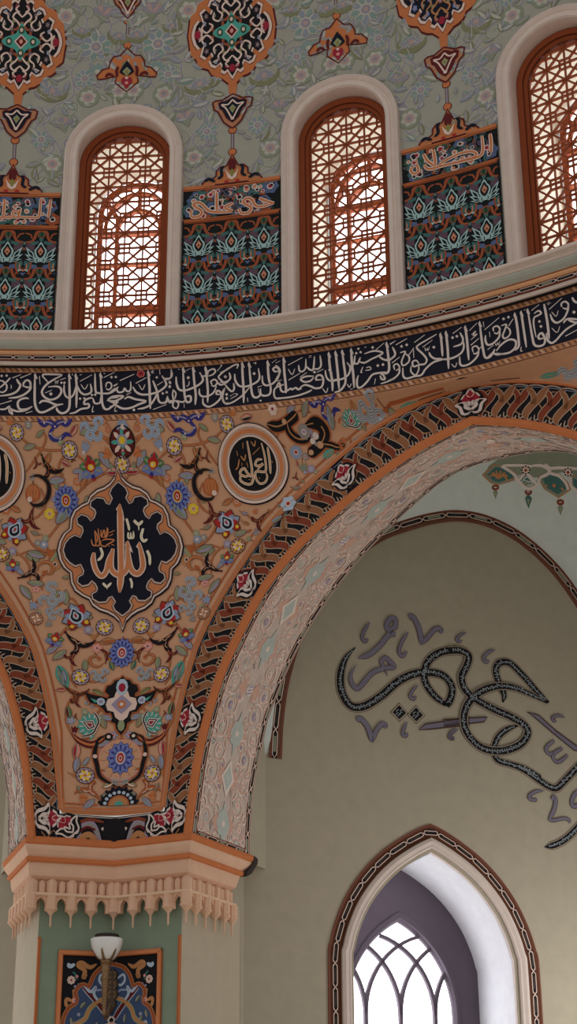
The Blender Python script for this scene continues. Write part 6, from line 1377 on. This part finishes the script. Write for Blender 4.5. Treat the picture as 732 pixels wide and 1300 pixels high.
# ------------------------------------------------------------------ olive niche behind the right arch
E0 = CREASE + TR * W
NW = NL; TW = dirz(AL - pi / 8 + pi / 2)
W0 = E0 + NR * T2
SW = 3.9
LUN = [(.035, 3.80), (.06, 4.2), (.14, 4.65), (.32, 5.15), (.7, 5.75), (1.1, 6.12), (1.494, 6.32), (1.8, 6.43), (2.05, 6.475), (2.353, 6.451), (2.693, 6.322), (3.026, 6.072), (3.284, 5.763), (3.55, 5.3), (3.78, 4.6), (3.88, 3.80)]
_ls = spline(LUN, 6)
def Lz(s): return interp(_ls, min(max(s, .035), 3.88)) if .035 <= s <= 3.88 else 3.8
def wmap(u, v, h): return W0 + TW * u + Vector((0, 0, v)) - NW * h
def wuv(x, y): p = hit_plane(x, y, W0, NW); return ((p - W0).dot(TW), p.z)
WC, WA = 1.582, 3.284
def win_half(c): # pointed outline from apex offset c inward of the outer trim edge
    pass
WOUT = [(1.012, .6), (1.012, 2.0), (.992, 2.19), (.93, 2.40), (.82, 2.63), (.665, 2.84), (.48, 3.02), (.26, 3.17), (.09, 3.26), (0, 3.292)]
_wo = spline(WOUT, 5); WPATH = [(-x, z) for x, z in _wo] + [(x, z) for x, z in reversed(_wo[:-1])]     # left foot over the point to the right foot
WPATH = resample(WPATH, n=141)[0]; WPATH[70] = (0, 3.292)
def woff(d):
    o = offs(WPATH, d); n = len(o); m = n // 2
    for i in range(1, m + 1):                     # where the two sides would cross, meet on the axis instead
        if o[i][0] >= 0 or i == m:
            a, b = o[i - 1], (o[i] if o[i][0] > a_eps(o[i - 1]) else o[i]); t = 0 if abs(b[0] - a[0]) < 1e-9 else min(1.5, max(0, -a[0] / (b[0] - a[0])))
            z = a[1] + (b[1] - a[1]) * t
            for k in range(i, n - i): o[k] = (0.0, z)
            break
    return o
def a_eps(p): return p[0]
def loft4(P, prof, mat):
    cs = [woff(d) for d, h in prof]; b = len(P.v); n = len(cs[0]); M = len(prof); k = P.mi(mat)
    for i in range(n):
        for c, (d, h) in zip(cs, prof): P.v.append(P.map(c[i][0], c[i][1], P.off + h))
    for i in range(n - 1):
        for j in range(M - 1): a = b + i * M + j; P.f.append([a, a + 1, a + M + 1, a + M]); P.fm.append(k)
open_edge = [(x + WC, z) for x, z in woff(-.235)]
P = Painter(wmap, flat=False)
wall_out = [(-.22, -EYE), (SW, -EYE), (SW, 3.8)] + [(s, z) for s, z in reversed(_ls) if s > .15] + [(-.22, 4.7)]
hole = [(open_edge[0][0], -.2)] + open_edge + [(open_edge[-1][0], -.2)]
P.holed(wall_out, [hole], 'niche', -1, .5)
wn = P.build('wall_niche', None, W0 + Vector((0, 0, -EYE)))
tag(wn, 'plain olive plaster wall of the niche seen through the big arch', 'wall', kind='structure')
# side of the pier running back to the corner
P = Painter(lambda u, v, h: E0 + NR * u + Vector((0, 0, v)) + TR * h, flat=True)
P.poly([(T - .03, 2.80), (T2 + .02, 2.80), (T2 + .02, 4.4), (T - .03, 4.4)], 'niche', -1); P.build('return_wall', wn)
P = Painter(lambda u, v, h: C0 + TR * HWP + NR * u + Vector((0, 0, v)) + TR * h, flat=True)
P.poly([(1.0, -EYE), (1.42, -EYE), (1.42, 2.86), (.1, 2.86), (.1, 2.45), (1.0, 2.45)], 'niche', 0); P.build('return_wall', wn)
# trim round the lunette
lt = thing('trim_2', wmap(.04, 3.8, 0), 'narrow dark chain border curving along the top of the olive niche wall', 'border', kind='structure')
cur = resample(_ls, n=161); Ll = cur[1]; cur = cur[0]; inn = offs(cur, -.10)
def lmap(u, v, h):
    t = u / Ll; a, b = at(cur, t), at(inn, t); k = v / .10; return wmap(a[0] + (b[0] - a[0]) * k, a[1] + (b[1] - a[1]) * k, h)
P = Painter(lmap, off=.004); chain(P, Ll, .004, .086, .27, 0, 'black', 'greygreen', 'pinkwhite', 'trim_red'); P.build('chain_border', lt)
P = Painter(wmap); P.sweep([p for p in offs(cur, -.104)], [(-.012, 0), (-.012, .012), (.012, .012), (.012, 0)], 'trim_red'); P.sweep([p for p in offs(cur, .0)], [(-.008, 0), (-.008, .016), (.008, .016), (.008, 0)], 'trim_red'); P.build('edge_moulding', lt)
# sail vault over the niche
def vz(s, d):
    h1 = max(0, Lz(s) - 3.8) if .035 < s < 3.88 else 0; h2 = max(0, Lz(SW - d) - 3.8) if .035 < SW - d < 3.88 else 0
    return 3.8 + (h1 ** 2.5 + h2 ** 2.5) ** .4
def vmap(u, v, h): return W0 + TW * u - NW * v + Vector((0, 0, vz(u, v) - h))
V, Fc = [], []; NS = 72; idx = {}
for i in range(NS + 1):
    for j in range(NS + 1):
        s, d = -.25 + (SW + .25) * i / NS, (SW + .25) * j / NS
        if d <= s + .48: idx[i, j] = len(V); V.append(vmap(s, d, 0))
for i in range(NS):
    for j in range(NS):
        k = [(i, j), (i + 1, j), (i + 1, j + 1), (i, j + 1)]
        if all(a in idx for a in k): Fc.append([idx[a] for a in k])
cn = mesh_obj('ceiling_niche', V, Fc, ['niche_top'], [0] * len(Fc), None, wmap(2, 6.4, 0), True)
tag(cn, 'smooth pale green vault above the olive niche wall', 'vault', kind='structure')
# the niche's other wall, out of the picture
P = Painter(lambda u, v, h: W0 + TW * SW - NW * u + Vector((0, 0, v)) - TW * h, flat=True)
P.poly([(0, -EYE), (SW, -EYE), (SW, 3.8)] + [(SW - s, z) for s, z in _ls] + [(0, 3.8)], 'niche', -1); ow = P.build('wall_niche_side', None, W0 + TW * SW + Vector((0, 0, -EYE))); tag(ow, 'second olive wall of the niche, meeting the first at its far corner', 'wall', kind='structure')

def hit_vault(x, y):
    d = ray(x, y); lo = None; t = 8.0
    prev = None
    while t < 30:
        p = d * t; q = p - W0; s, dd = q.dot(TW), -q.dot(NW)
        f = p.z - vz(s, dd)
        if prev is not None and prev < 0 <= f and dd < s + .2: 
            a, b = t - .05, t
            for _ in range(30):
                m = (a + b) / 2; p = d * m; q = p - W0
                if p.z - vz(q.dot(TW), -q.dot(NW)) < 0: a = m
                else: b = m
            q = d * a - W0; return (q.dot(TW), -q.dot(NW))
        prev = f; t += .05
    return None
ros = thing('vault_rosette', CREASE + TR * 3 + NR * 2 + Vector((0, 0, 6.5)), 'green and white scalloped ornament on the niche vault just under the arch crown', 'ornament')
P = Painter(vmap)
def vq(pts, ox=600, oy=570, sc=5.545):
    out = []
    for x, y in pts:
        h_ = hit_vault(ox + x / sc, oy + y / sc)
        if h_ is None: return None
        out.append(h_)
    return out
def vpoly(pts, m, l):
    q = vq(pts)
    if q: P.poly(q, m, l)
def vstroke(pts, w, m, l, ends=(.8, .8), n=5):
    q = vq(pts)
    if q: P.stroke(q, w * .0016, m, l, ends, n)
vpoly([(80, 190), (110, 120), (190, 60), (400, 0), (520, -20), (740, 0), (900, 40), (1000, 80), (1000, 300), (850, 260), (740, 270), (690, 150), (540, 180), (440, 200), (330, 180), (300, 200)], 'greygreen', 0)
for pts in ([(75, 180), (130, 232), (180, 245), (300, 210), (300, 175), (260, 140), (210, 120), (150, 110)], [(465, 200), (505, 275), (600, 335), (680, 280), (660, 230), (620, 190), (540, 165)], [(320, 222), (370, 170), (445, 245), (385, 272)], [(690, 190), (700, 260), (760, 300), (820, 250), (760, 190)], [(850, 230), (880, 320), (990, 360), (1050, 300), (990, 220)]):
    q = vq(pts)
    if q:
        cx_, cy_ = sum(a for a, b in q) / len(q), sum(b for a, b in q) / len(q)
        P.poly([(cx_ + (a - cx_) * 1.1, cy_ + (b - cy_) * 1.1) for a, b in q], 'ochre', 2); P.poly(q, 'greygreen', 3); P.poly([(cx_ + (a - cx_) * .8, cy_ + (b - cy_) * .8) for a, b in q], 'tile_teal', 4)
for x, y in ((180, 180), (570, 250)):
    for a in range(7):
        t = pi * (a - .5) / 6; vstroke([(x, y + 25), (x + cos(t) * 35, y - sin(t) * 10), (x + cos(t) * 66, y - sin(t) * 56 + 20)], 10, 'ochre', 6, (.4, 1), 3)
    vpoly([(x - 14, y), (x, y - 16), (x + 14, y), (x, y + 16)], 'orange', 8)
vstroke([(340, 230), (380, 190), (420, 240), (380, 255)], 9, 'sof_teal', 6); vstroke([(350, 210), (400, 225), (410, 200)], 7, 'sof_teal', 6)
for pts in ([(200, 115), (260, 150), (300, 185), (300, 215)], [(300, 190), (320, 220), (385, 275), (450, 245), (470, 195)], [(320, 220), (372, 165), (445, 240)], [(470, 195), (530, 165), (540, 130), (505, 100)], [(520, 105), (540, 160), (600, 180), (650, 230), (670, 280)], [(420, 110), (480, 110), (530, 130), (600, 125), (700, 130), (740, 130)], [(690, 190), (690, 250), (740, 300)], [(210, 110), (330, 108), (420, 115)]):
    vstroke(pts, 16, 'white', 7, (.8, .8))
for x, y in ((371, 140), (668, 155), (960, 170)):
    vpoly([(x + cos(i * pi / 4) * (34 if i % 2 == 0 else 26), y + sin(i * pi / 4) * (34 if i % 2 == 0 else 26)) for i in range(8)], 'pinkwhite', 8)
    for i in range(8): vpoly([(x + cos(i * pi / 4) * 26 + cos(j * pi / 3) * 7, y + sin(i * pi / 4) * 26 + sin(j * pi / 3) * 7) for j in range(6)], 'black', 9)
    vpoly([(x + cos(i * pi / 5) * 17, y + sin(i * pi / 5) * 17) for i in range(10)], 'pinkwhite', 10); vpoly([(x + cos(i * pi / 5) * 11, y + sin(i * pi / 5) * 11) for i in range(10)], 'redbrown', 11)
P.build('scallop_border', ros)
for x, y, sc_ in ((158, 268, .7), (390, 300, 1.0), (615, 372, .8)):
    P = Painter(vmap)
    q = vq([(x + cos(i * pi / 7) * 20, y + sin(i * pi / 7) * 13) for i in range(14)]); 
    if q: P.stroke(q, .018, 'redbrown', 2, closed=True)
    q = vq([(x - 24 * sc_, y + 45 * sc_), (x - 8, y + 22), (x + 8, y + 22), (x + 26 * sc_, y + 45 * sc_), (x + 14 * sc_, y + 80 * sc_), (x + 2, y + 118 * sc_), (x - 14 * sc_, y + 80 * sc_)])
    if q: P.poly(q, 'tile_teal' if sc_ == 1.0 else 'greygreen', 2); P.poly(vq([(x - 10 * sc_, y + 50 * sc_), (x + 10 * sc_, y + 50 * sc_), (x, y + 90 * sc_)]), 'sage', 3)
    P.build('drop', ros)

# ------------------------------------------------------------------ niche window
w4 = thing('window_4', wmap(WC, .6, 0), 'pointed white window with dark tracery set deep in the olive niche wall', 'window', kind='structure')
fw4 = lambda u, v, h: wmap(u + WC, v, h)
Lw = resample(WPATH, n=141)[1]; wi = woff(-.115)
def tmap(u, v, h):
    t = u / Lw; a, b = at(WPATH, t), at(wi, t); k = v / .115; return fw4(a[0] + (b[0] - a[0]) * k, a[1] + (b[1] - a[1]) * k, h)
P = Painter(tmap, off=.005); P.strip(0, Lw, 0, .115, 'trim_red', -1, .05)
chain(P, Lw, .022, .098, .205, 0, 'black', 'shade_dark', 'pinkwhite', 'brown', 1); w4b = P
P = Painter(fw4); loft4(P, [(-.115, 0), (-.117, .012), (-.10, .012), (-.10, .004)], 'brown'); loft4(P, [(-.014, 0), (-.012, .012), (.004, .012), (.006, 0)], 'trim_red')
loft4(P, [(-.115, 0), (-.122, .03), (-.15, .042), (-.18, .03), (-.195, .034), (-.208, .024), (-.208, -.005), (-.235, -.012), (-.235, -.06)], 'win_mould'); w4s = P.build('surround', w4); w4b.build('chain_border', w4s)
DW = .86
P = Painter(fw4); loft4(P, [(-.235, -.05), (-.235, -DW)], 'win_white'); P.build('reveal', w4, smooth=True)
P = Painter(fw4)
cl = woff(-.235); hw_in = 0.52
# dark frame: from the reveal inward to the glass
a_ = .345
GL = [(.525, .4), (.525, 1.745)] ; r_ = 2.73 * a_
gl = [(.525, .4), (.525, 1.70)] + [((.525 - r_) + r_ * cos(t), 1.70 + r_ * sin(t)) for t in [i / 14 * math.acos(1 - .525 / r_) for i in range(1, 15)]]
gl[-1] = (0, gl[-1][1])
GPATH = [(-x, z) for x, z in gl] + [(x, z) for x, z in reversed(gl[:-1])]
ga = resample(GPATH, n=121)[0]; oa = resample([(x * 1.04, z + (.02 if z > 1.2 else 0)) for x, z in cl], n=121)[0]
ob = len(P.v)
for (x0, z0), (x1, z1) in zip(oa, ga): P.v += [fw4(x0, z0, -DW + .05), fw4(x1 + (x0 - x1) * .18, z1 + (z0 - z1) * .18, -DW + .05), fw4(x1 + (x0 - x1) * .16, z1 + (z0 - z1) * .16, -DW + .07), fw4(x1 + (x0 - x1) * .06, z1 + (z0 - z1) * .06, -DW + .07), fw4(x1, z1, -DW + .02), fw4(x1, z1, -DW - .06)]
k = P.mi('frame_dark')
for i in range(120):
    for j in range(5): a = ob + i * 6 + j; P.f.append([a, a + 1, a + 7, a + 6]); P.fm.append(k)
P.build('window_frame', w4)
P = Painter(fw4)
sp = 1.70
def bar4(pts, w=.032): bar(P, pts, w, -DW - .04, -DW + .03, 'frame_dark')
R_ = 2.15 * a_
for x0 in (-a_, 0, a_):
    bar4([(x0, 1.45), (x0, sp)])
    for sgn in (-1, 1):
        pts = []
        for i in range(16):
            t = i / 15 * 1.5; x = x0 + sgn * (R_ - R_ * cos(t)); z = sp + R_ * sin(t)
            if inside((x, z), GPATH): pts.append((x, z))
            else:
                if pts: pts.append((x, z))
                break
        if len(pts) > 1: bar4(pts)
for sgn in (-1, 1):
    bar4([(sgn * (.525 - .0), sp + .02), (sgn * .47, sp - .01 + .05), (sgn * .40, sp - .04), (sgn * .36, sp - .12)], .025) if False else None
bar(P, [(-.53, 1.435), (.53, 1.435)], .10, -DW - .05, -DW + .05, 'frame_dark')
bar(P, [(-.53, 1.48), (.53, 1.48)], .02, -DW - .05, -DW + .07, 'frame_dark')
bar(P, [(0, .4), (0, 1.4)], .33, -DW - .05, -DW + .02, 'frame_dark')
for sgn in (-1, 1): bar(P, [(sgn * .345, .4), (sgn * .345, 1.4)], .032, -DW - .04, -DW + .02, 'frame_dark')
w4t = P.build('tracery', w4)
P = Painter(fw4, off=-DW - .02); P.flat = True; P.poly([(x * 1.03, z + .01) for x, z in GPATH], 'daylight', -1); P.build('pane', w4t)

# ------------------------------------------------------------------ big calligraphy on the niche wall
ins = thing('wall_calligraphy', wmap(1.5, 4.0, 0), 'large flowing slate-blue Arabic calligraphy painted on the olive niche wall', 'calligraphy')
def ribbon(P, pts, ox, oy, sc, w, ends=(.1, .4), belly=None):
    q = [wuv(ox + x / sc, oy + y / sc) for x, y in pts]; w = w / sc * .0074; rnd = random.Random(len(q))
    for k, (m, dw) in enumerate((('script_edge', .030), ('niche', .020), ('script_edge', .006), ('black', -.004))): P.stroke(q, w + dw, m, 1 + k, ends, 8, belly=belly)
    sp_ = resample(spline(q, 8), .026)[0]
    for i in range(2, len(sp_) - 2):
        t = i / len(sp_); ww = w * .32 * min(1, 4 * t + ends[0], 4 * (1 - t) + ends[1]); a, b = sp_[i - 1], sp_[i + 1]; l = math.dist(a, b) or 1
        nx, ny = -(b[1] - a[1]) / l, (b[0] - a[0]) / l; s_ = rnd.choice((-1, 1)) * rnd.uniform(.5, 1.1)
        p = sp_[i]; P.stroke([(p[0] + nx * ww * s_, p[1] + ny * ww * s_), ((a[0] + b[0]) / 2 + nx * ww * .2, (a[1] + b[1]) / 2), (b[0] - nx * ww * s_ * rnd.uniform(-.4, 1), b[1] - ny * ww * s_ * rnd.uniform(-.4, 1))], .010, 'leaf_ink', 6, (.6, .4), 3)
        if i % 2 == 0: P.disc(p[0] - nx * ww * s_ * .9, p[1] - ny * ww * s_ * .9, rnd.uniform(.006, .011), 'leaf_ink', 7, 6)
def plain(P, pts, ox, oy, sc, w, ends=(.9, .15), belly=None):
    q = [wuv(ox + x / sc, oy + y / sc) for x, y in pts]; w = w / sc * .0066
    P.stroke(q, w + .010, 'script_edge', 8, ends, 6, belly=belly); P.stroke(q, w, 'script_blue', 9, ends, 6, belly=belly)
k1 = (420, 770, 4.575); k2 = (570, 800, 4.519); k3 = (632, 900, 6.84)
P = Painter(wmap, flat=True)
ribbon(P, [(140, 238), (85, 300), (55, 390), (60, 490), (110, 575), (190, 580), (290, 520), (390, 435), (490, 390), (590, 385), (660, 410), (700, 470), (690, 540), (665, 575)], *k1, 44, (.1, .9)); ribbon(P, [(668, 572), (600, 520), (550, 450), (540, 380), (570, 310), (640, 265), (732, 252)], *k1, 42, (.6, 1))
P.build('letter_stroke', ins)
P = Painter(wmap, flat=True); P.base = 8
ribbon(P, [(-10, 120), (60, 120), (108, 150), (95, 210), (68, 270), (85, 340), (150, 400), (250, 455), (350, 500), (430, 550), (445, 600), (400, 660), (300, 695), (190, 680), (110, 610), (80, 530), (95, 440), (160, 365), (260, 325), (360, 330), (450, 365), (560, 415)], *k2, 40, (1, .5))
P.build('letter_stroke', ins)
P = Painter(wmap, flat=True)
ribbon(P, [(570, 415), (500, 350), (420, 260), (345, 190), (285, 190), (265, 235), (285, 310), (312, 370), (305, 415)], *k2, 38, (.3, .2)); P.build('letter_stroke', ins)
P = Painter(wmap, flat=True)
ribbon(P, [(395, 548), (330, 570), (275, 620), (255, 690), (275, 745), (350, 770), (440, 800), (520, 850)], *k2, 32, (.2, 1)); ribbon(P, [(140, 490), (240, 540), (340, 610), (430, 670), (500, 690), (560, 640), (684, 510), (780, 420)], *k3, 54, (.7, 1)); P.build('letter_stroke', ins)
P = Painter(wmap, flat=True); ribbon(P, [(400, 1203), (480, 1185), (570, 1140), (650, 1070), (720, 990), (770, 900)], *k3, 50, (.05, .9)); P.build('letter_stroke', ins)
for x, y in ((395, 615), (493, 628)):
    P = Painter(wmap, flat=True)
    for k, (r, m) in enumerate(((56, 'script_edge'), (51, 'niche'), (42, 'script_edge'), (39, 'black'))): P.poly([wuv(420 + (x + a * r) / 4.575, 770 + (y + b * r) / 4.575) for a, b in ((-.95, 0), (0, -1), (.95, .1), (0, 1.0))], m, 1 + k)
    for a, b in ((-12, -8), (8, 6), (-2, 18), (12, -10), (-14, 10)): q = [wuv(420 + (x + a + c) / 4.575, 770 + (y + b + d) / 4.575) for c, d in ((-8, 6), (0, -4), (9, -6))]; P.stroke(q, .009, 'leaf_ink', 6, (.6, .4), 3)
    P.build('diamond_dot', ins)
MARKS = [(k1, 20, [(222, 92), (192, 140), (178, 180), (192, 205), (214, 190)], (.1, .4)), (k1, 32, [(350, 160), (320, 120), (340, 75), (370, 75), (370, 120), (340, 132)], (.6, .6)), (k1, 32, [(372, 165), (335, 165), (280, 230), (220, 280), (152, 304)], (.8, .05)), (k1, 34, [(448, 66), (472, 62), (500, 110), (518, 170), (520, 222)], (.8, .3)), (k1, 28, [(520, 222), (560, 180), (600, 135), (635, 132), (632, 160)], (.4, .3)), (k1, 20, [(447, 148), (412, 200), (392, 260), (410, 290), (440, 262)], (.1, .3)),
 (k1, 30, [(300, 350), (290, 320), (315, 302), (340, 322), (362, 352), (310, 360), (240, 385), (190, 440), (150, 478), (120, 450), (112, 400), (142, 338)], (.6, .1)), (k1, 14, [(310, 365), (325, 405)], (.8, .2)), (k1, 16, [(503, 456), (470, 490), (455, 525), (475, 540), (492, 522)], (.1, .4)), (k1, 34, [(146, 662), (172, 655), (210, 700), (228, 750), (236, 790)], (.8, .3)), (k1, 28, [(236, 790), (262, 720), (292, 685), (312, 690), (306, 708)], (.4, .3)), (k1, 18, [(440, 670), (418, 715), (414, 748), (432, 752), (442, 735)], (.1, .4)), (k1, 16, [(735, 712), (700, 728), (684, 755), (700, 772), (712, 758)], (.1, .4)),
 (k2, 14, [(97, 14), (60, 30), (38, 55), (50, 68), (72, 60)], (.1, .4)), (k2, 18, [(262, 112), (220, 130), (192, 165), (205, 185), (228, 175)], (.1, .4)), (k2, 15, [(662, 502), (620, 492), (588, 505), (595, 522), (612, 520)], (.1, .4)), (k2, 14, [(50, 568), (15, 590), (-5, 615), (10, 626), (22, 618)], (.1, .4)),
 (k3, 30, [(485, 278), (430, 320), (410, 360), (440, 395), (480, 385)], (.6, .8)), (k3, 30, [(555, 345), (500, 375), (470, 410), (490, 455), (530, 460), (600, 405)], (.6, .6)), (k3, 26, [(400, 712), (320, 722), (270, 755), (270, 785), (310, 795), (335, 785)], (.1, .5)), (k3, 36, [(462, 795), (480, 768), (495, 800), (480, 880), (440, 960)], (.8, .5)), (k3, 26, [(430, 968), (480, 970), (560, 955), (610, 965), (612, 995)], (.6, .4)), (k3, 36, [(700, 700), (650, 760), (635, 830), (660, 850), (700, 830)], (.2, .6))]
for kk_, w, pts, en in MARKS:
    P = Painter(wmap, flat=True); plain(P, pts, *kk_, w, en); P.build('vowel_mark', ins)
for kk_, pts in ((k1, [(505, 718), (545, 685), (732, 656), (800, 645), (800, 690), (560, 715)]), (k2, [(-35, 515), (215, 500), (195, 528), (-35, 552)]), (k2, [(442, 472), (510, 490), (610, 580), (760, 690), (740, 695), (715, 692), (600, 600), (490, 505)])):
    P = Painter(wmap, flat=True); q = [wuv(kk_[0] + x / kk_[2], kk_[1] + y / kk_[2]) for x, y in pts]
    P.stroke(q, .012, 'script_edge', 8, closed=True, smooth=False); P.poly(q, 'script_blue', 7); P.build('vowel_mark', ins)

# ------------------------------------------------------------------ left bay and floor
E1 = CREASE + TL * W; W1 = E1 + NL * T2; TW1 = dirz(AL + pi / 8 - pi / 2)
P = Painter(lambda u, v, h: W1 + TW1 * u + Vector((0, 0, v)), flat=True); P.poly([(-.22, -EYE), (4.2, -EYE), (4.2, 7.5), (-.22, 7.5)], 'niche', -1)
wl = P.build('wall_left', None, W1 + Vector((0, 0, -EYE))); tag(wl, 'plain pale olive wall behind the cut-off arch at the far left', 'wall', kind='structure')
P = Painter(lambda u, v, h: E1 + NL * u + Vector((0, 0, v)), flat=True); P.poly([(T - .03, 2.8), (T2 + .02, 2.8), (T2 + .02, 6), (T - .03, 6)], 'niche', -1); P.build('return_wall', wl)
P = Painter(lambda u, v, h: C0 + TL * HWP + NL * u + Vector((0, 0, v)), flat=True); P.poly([(1.0, -EYE), (1.42, -EYE), (1.42, 2.86), (.1, 2.86), (.1, 2.45), (1.0, 2.45)], 'niche', 0); P.build('return_wall', wl)
V = [Vector((-16, -8, -EYE)), Vector((16, -8, -EYE)), Vector((16, 22, -EYE)), Vector((-16, 22, -EYE))]
fl = mesh_obj('floor', V, [[0, 1, 2, 3]], ['floorstone'], [0], None, Vector((0, 8, -EYE))); tag(fl, 'plain stone floor below the picture', 'floor', kind='structure')

# ------------------------------------------------------------------ light
wd = bpy.data.worlds.new('World'); SC.world = wd; wd.use_nodes = True
bg = wd.node_tree.nodes['Background']; bg.inputs['Color'].default_value = (1.0, .985, .97, 1); bg.inputs['Strength'].default_value = .50
def area(name, loc, target, size, power, col=(1, 1, 1)):
    l = bpy.data.lights.new(name, 'AREA'); l.energy = power; l.color = col; l.shape = 'RECTANGLE'; l.size, l.size_y = size
    o = bpy.data.objects.new(name, l); COL.objects.link(o); o.location = Vector(loc) + Vector((0, 0, EYE))
    o.rotation_euler = (Vector(target) - Vector(loc)).to_track_quat('-Z', 'Y').to_euler(); return o
area('niche_side_fill', W0 + TW * (SW - .1) - NW * 1.8 + Vector((0, 0, 1.6)), W0 + TW * 1.4 + Vector((0, 0, 3.6)), (1.4, 2.2), 75, (1, .99, .97))  # added fill to brighten the dim niche; the side wall has no window
# daylight falling in through the niche window and the left bay's window
area('niche_daylight', fw4(0.0, 1.9, -DW + .09), fw4(.25, 2.0, 2), (.9, 1.6), 7.5, (.93, .94, 1.0))
area('left_bay_daylight', W1 + TW1 * 2.6 - NL * .2 + Vector((0, 0, 1.6)), E1 + NL * .4 + Vector((0, 0, 1.8)), (1.2, 2.0), 46, (1, .99, .97))
SC.view_settings.view_transform = 'Standard'; SC.view_settings.look = 'None'; SC.view_settings.gamma = 1; SC.view_settings.exposure = 0; SC.view_settings.use_curve_mapping = False
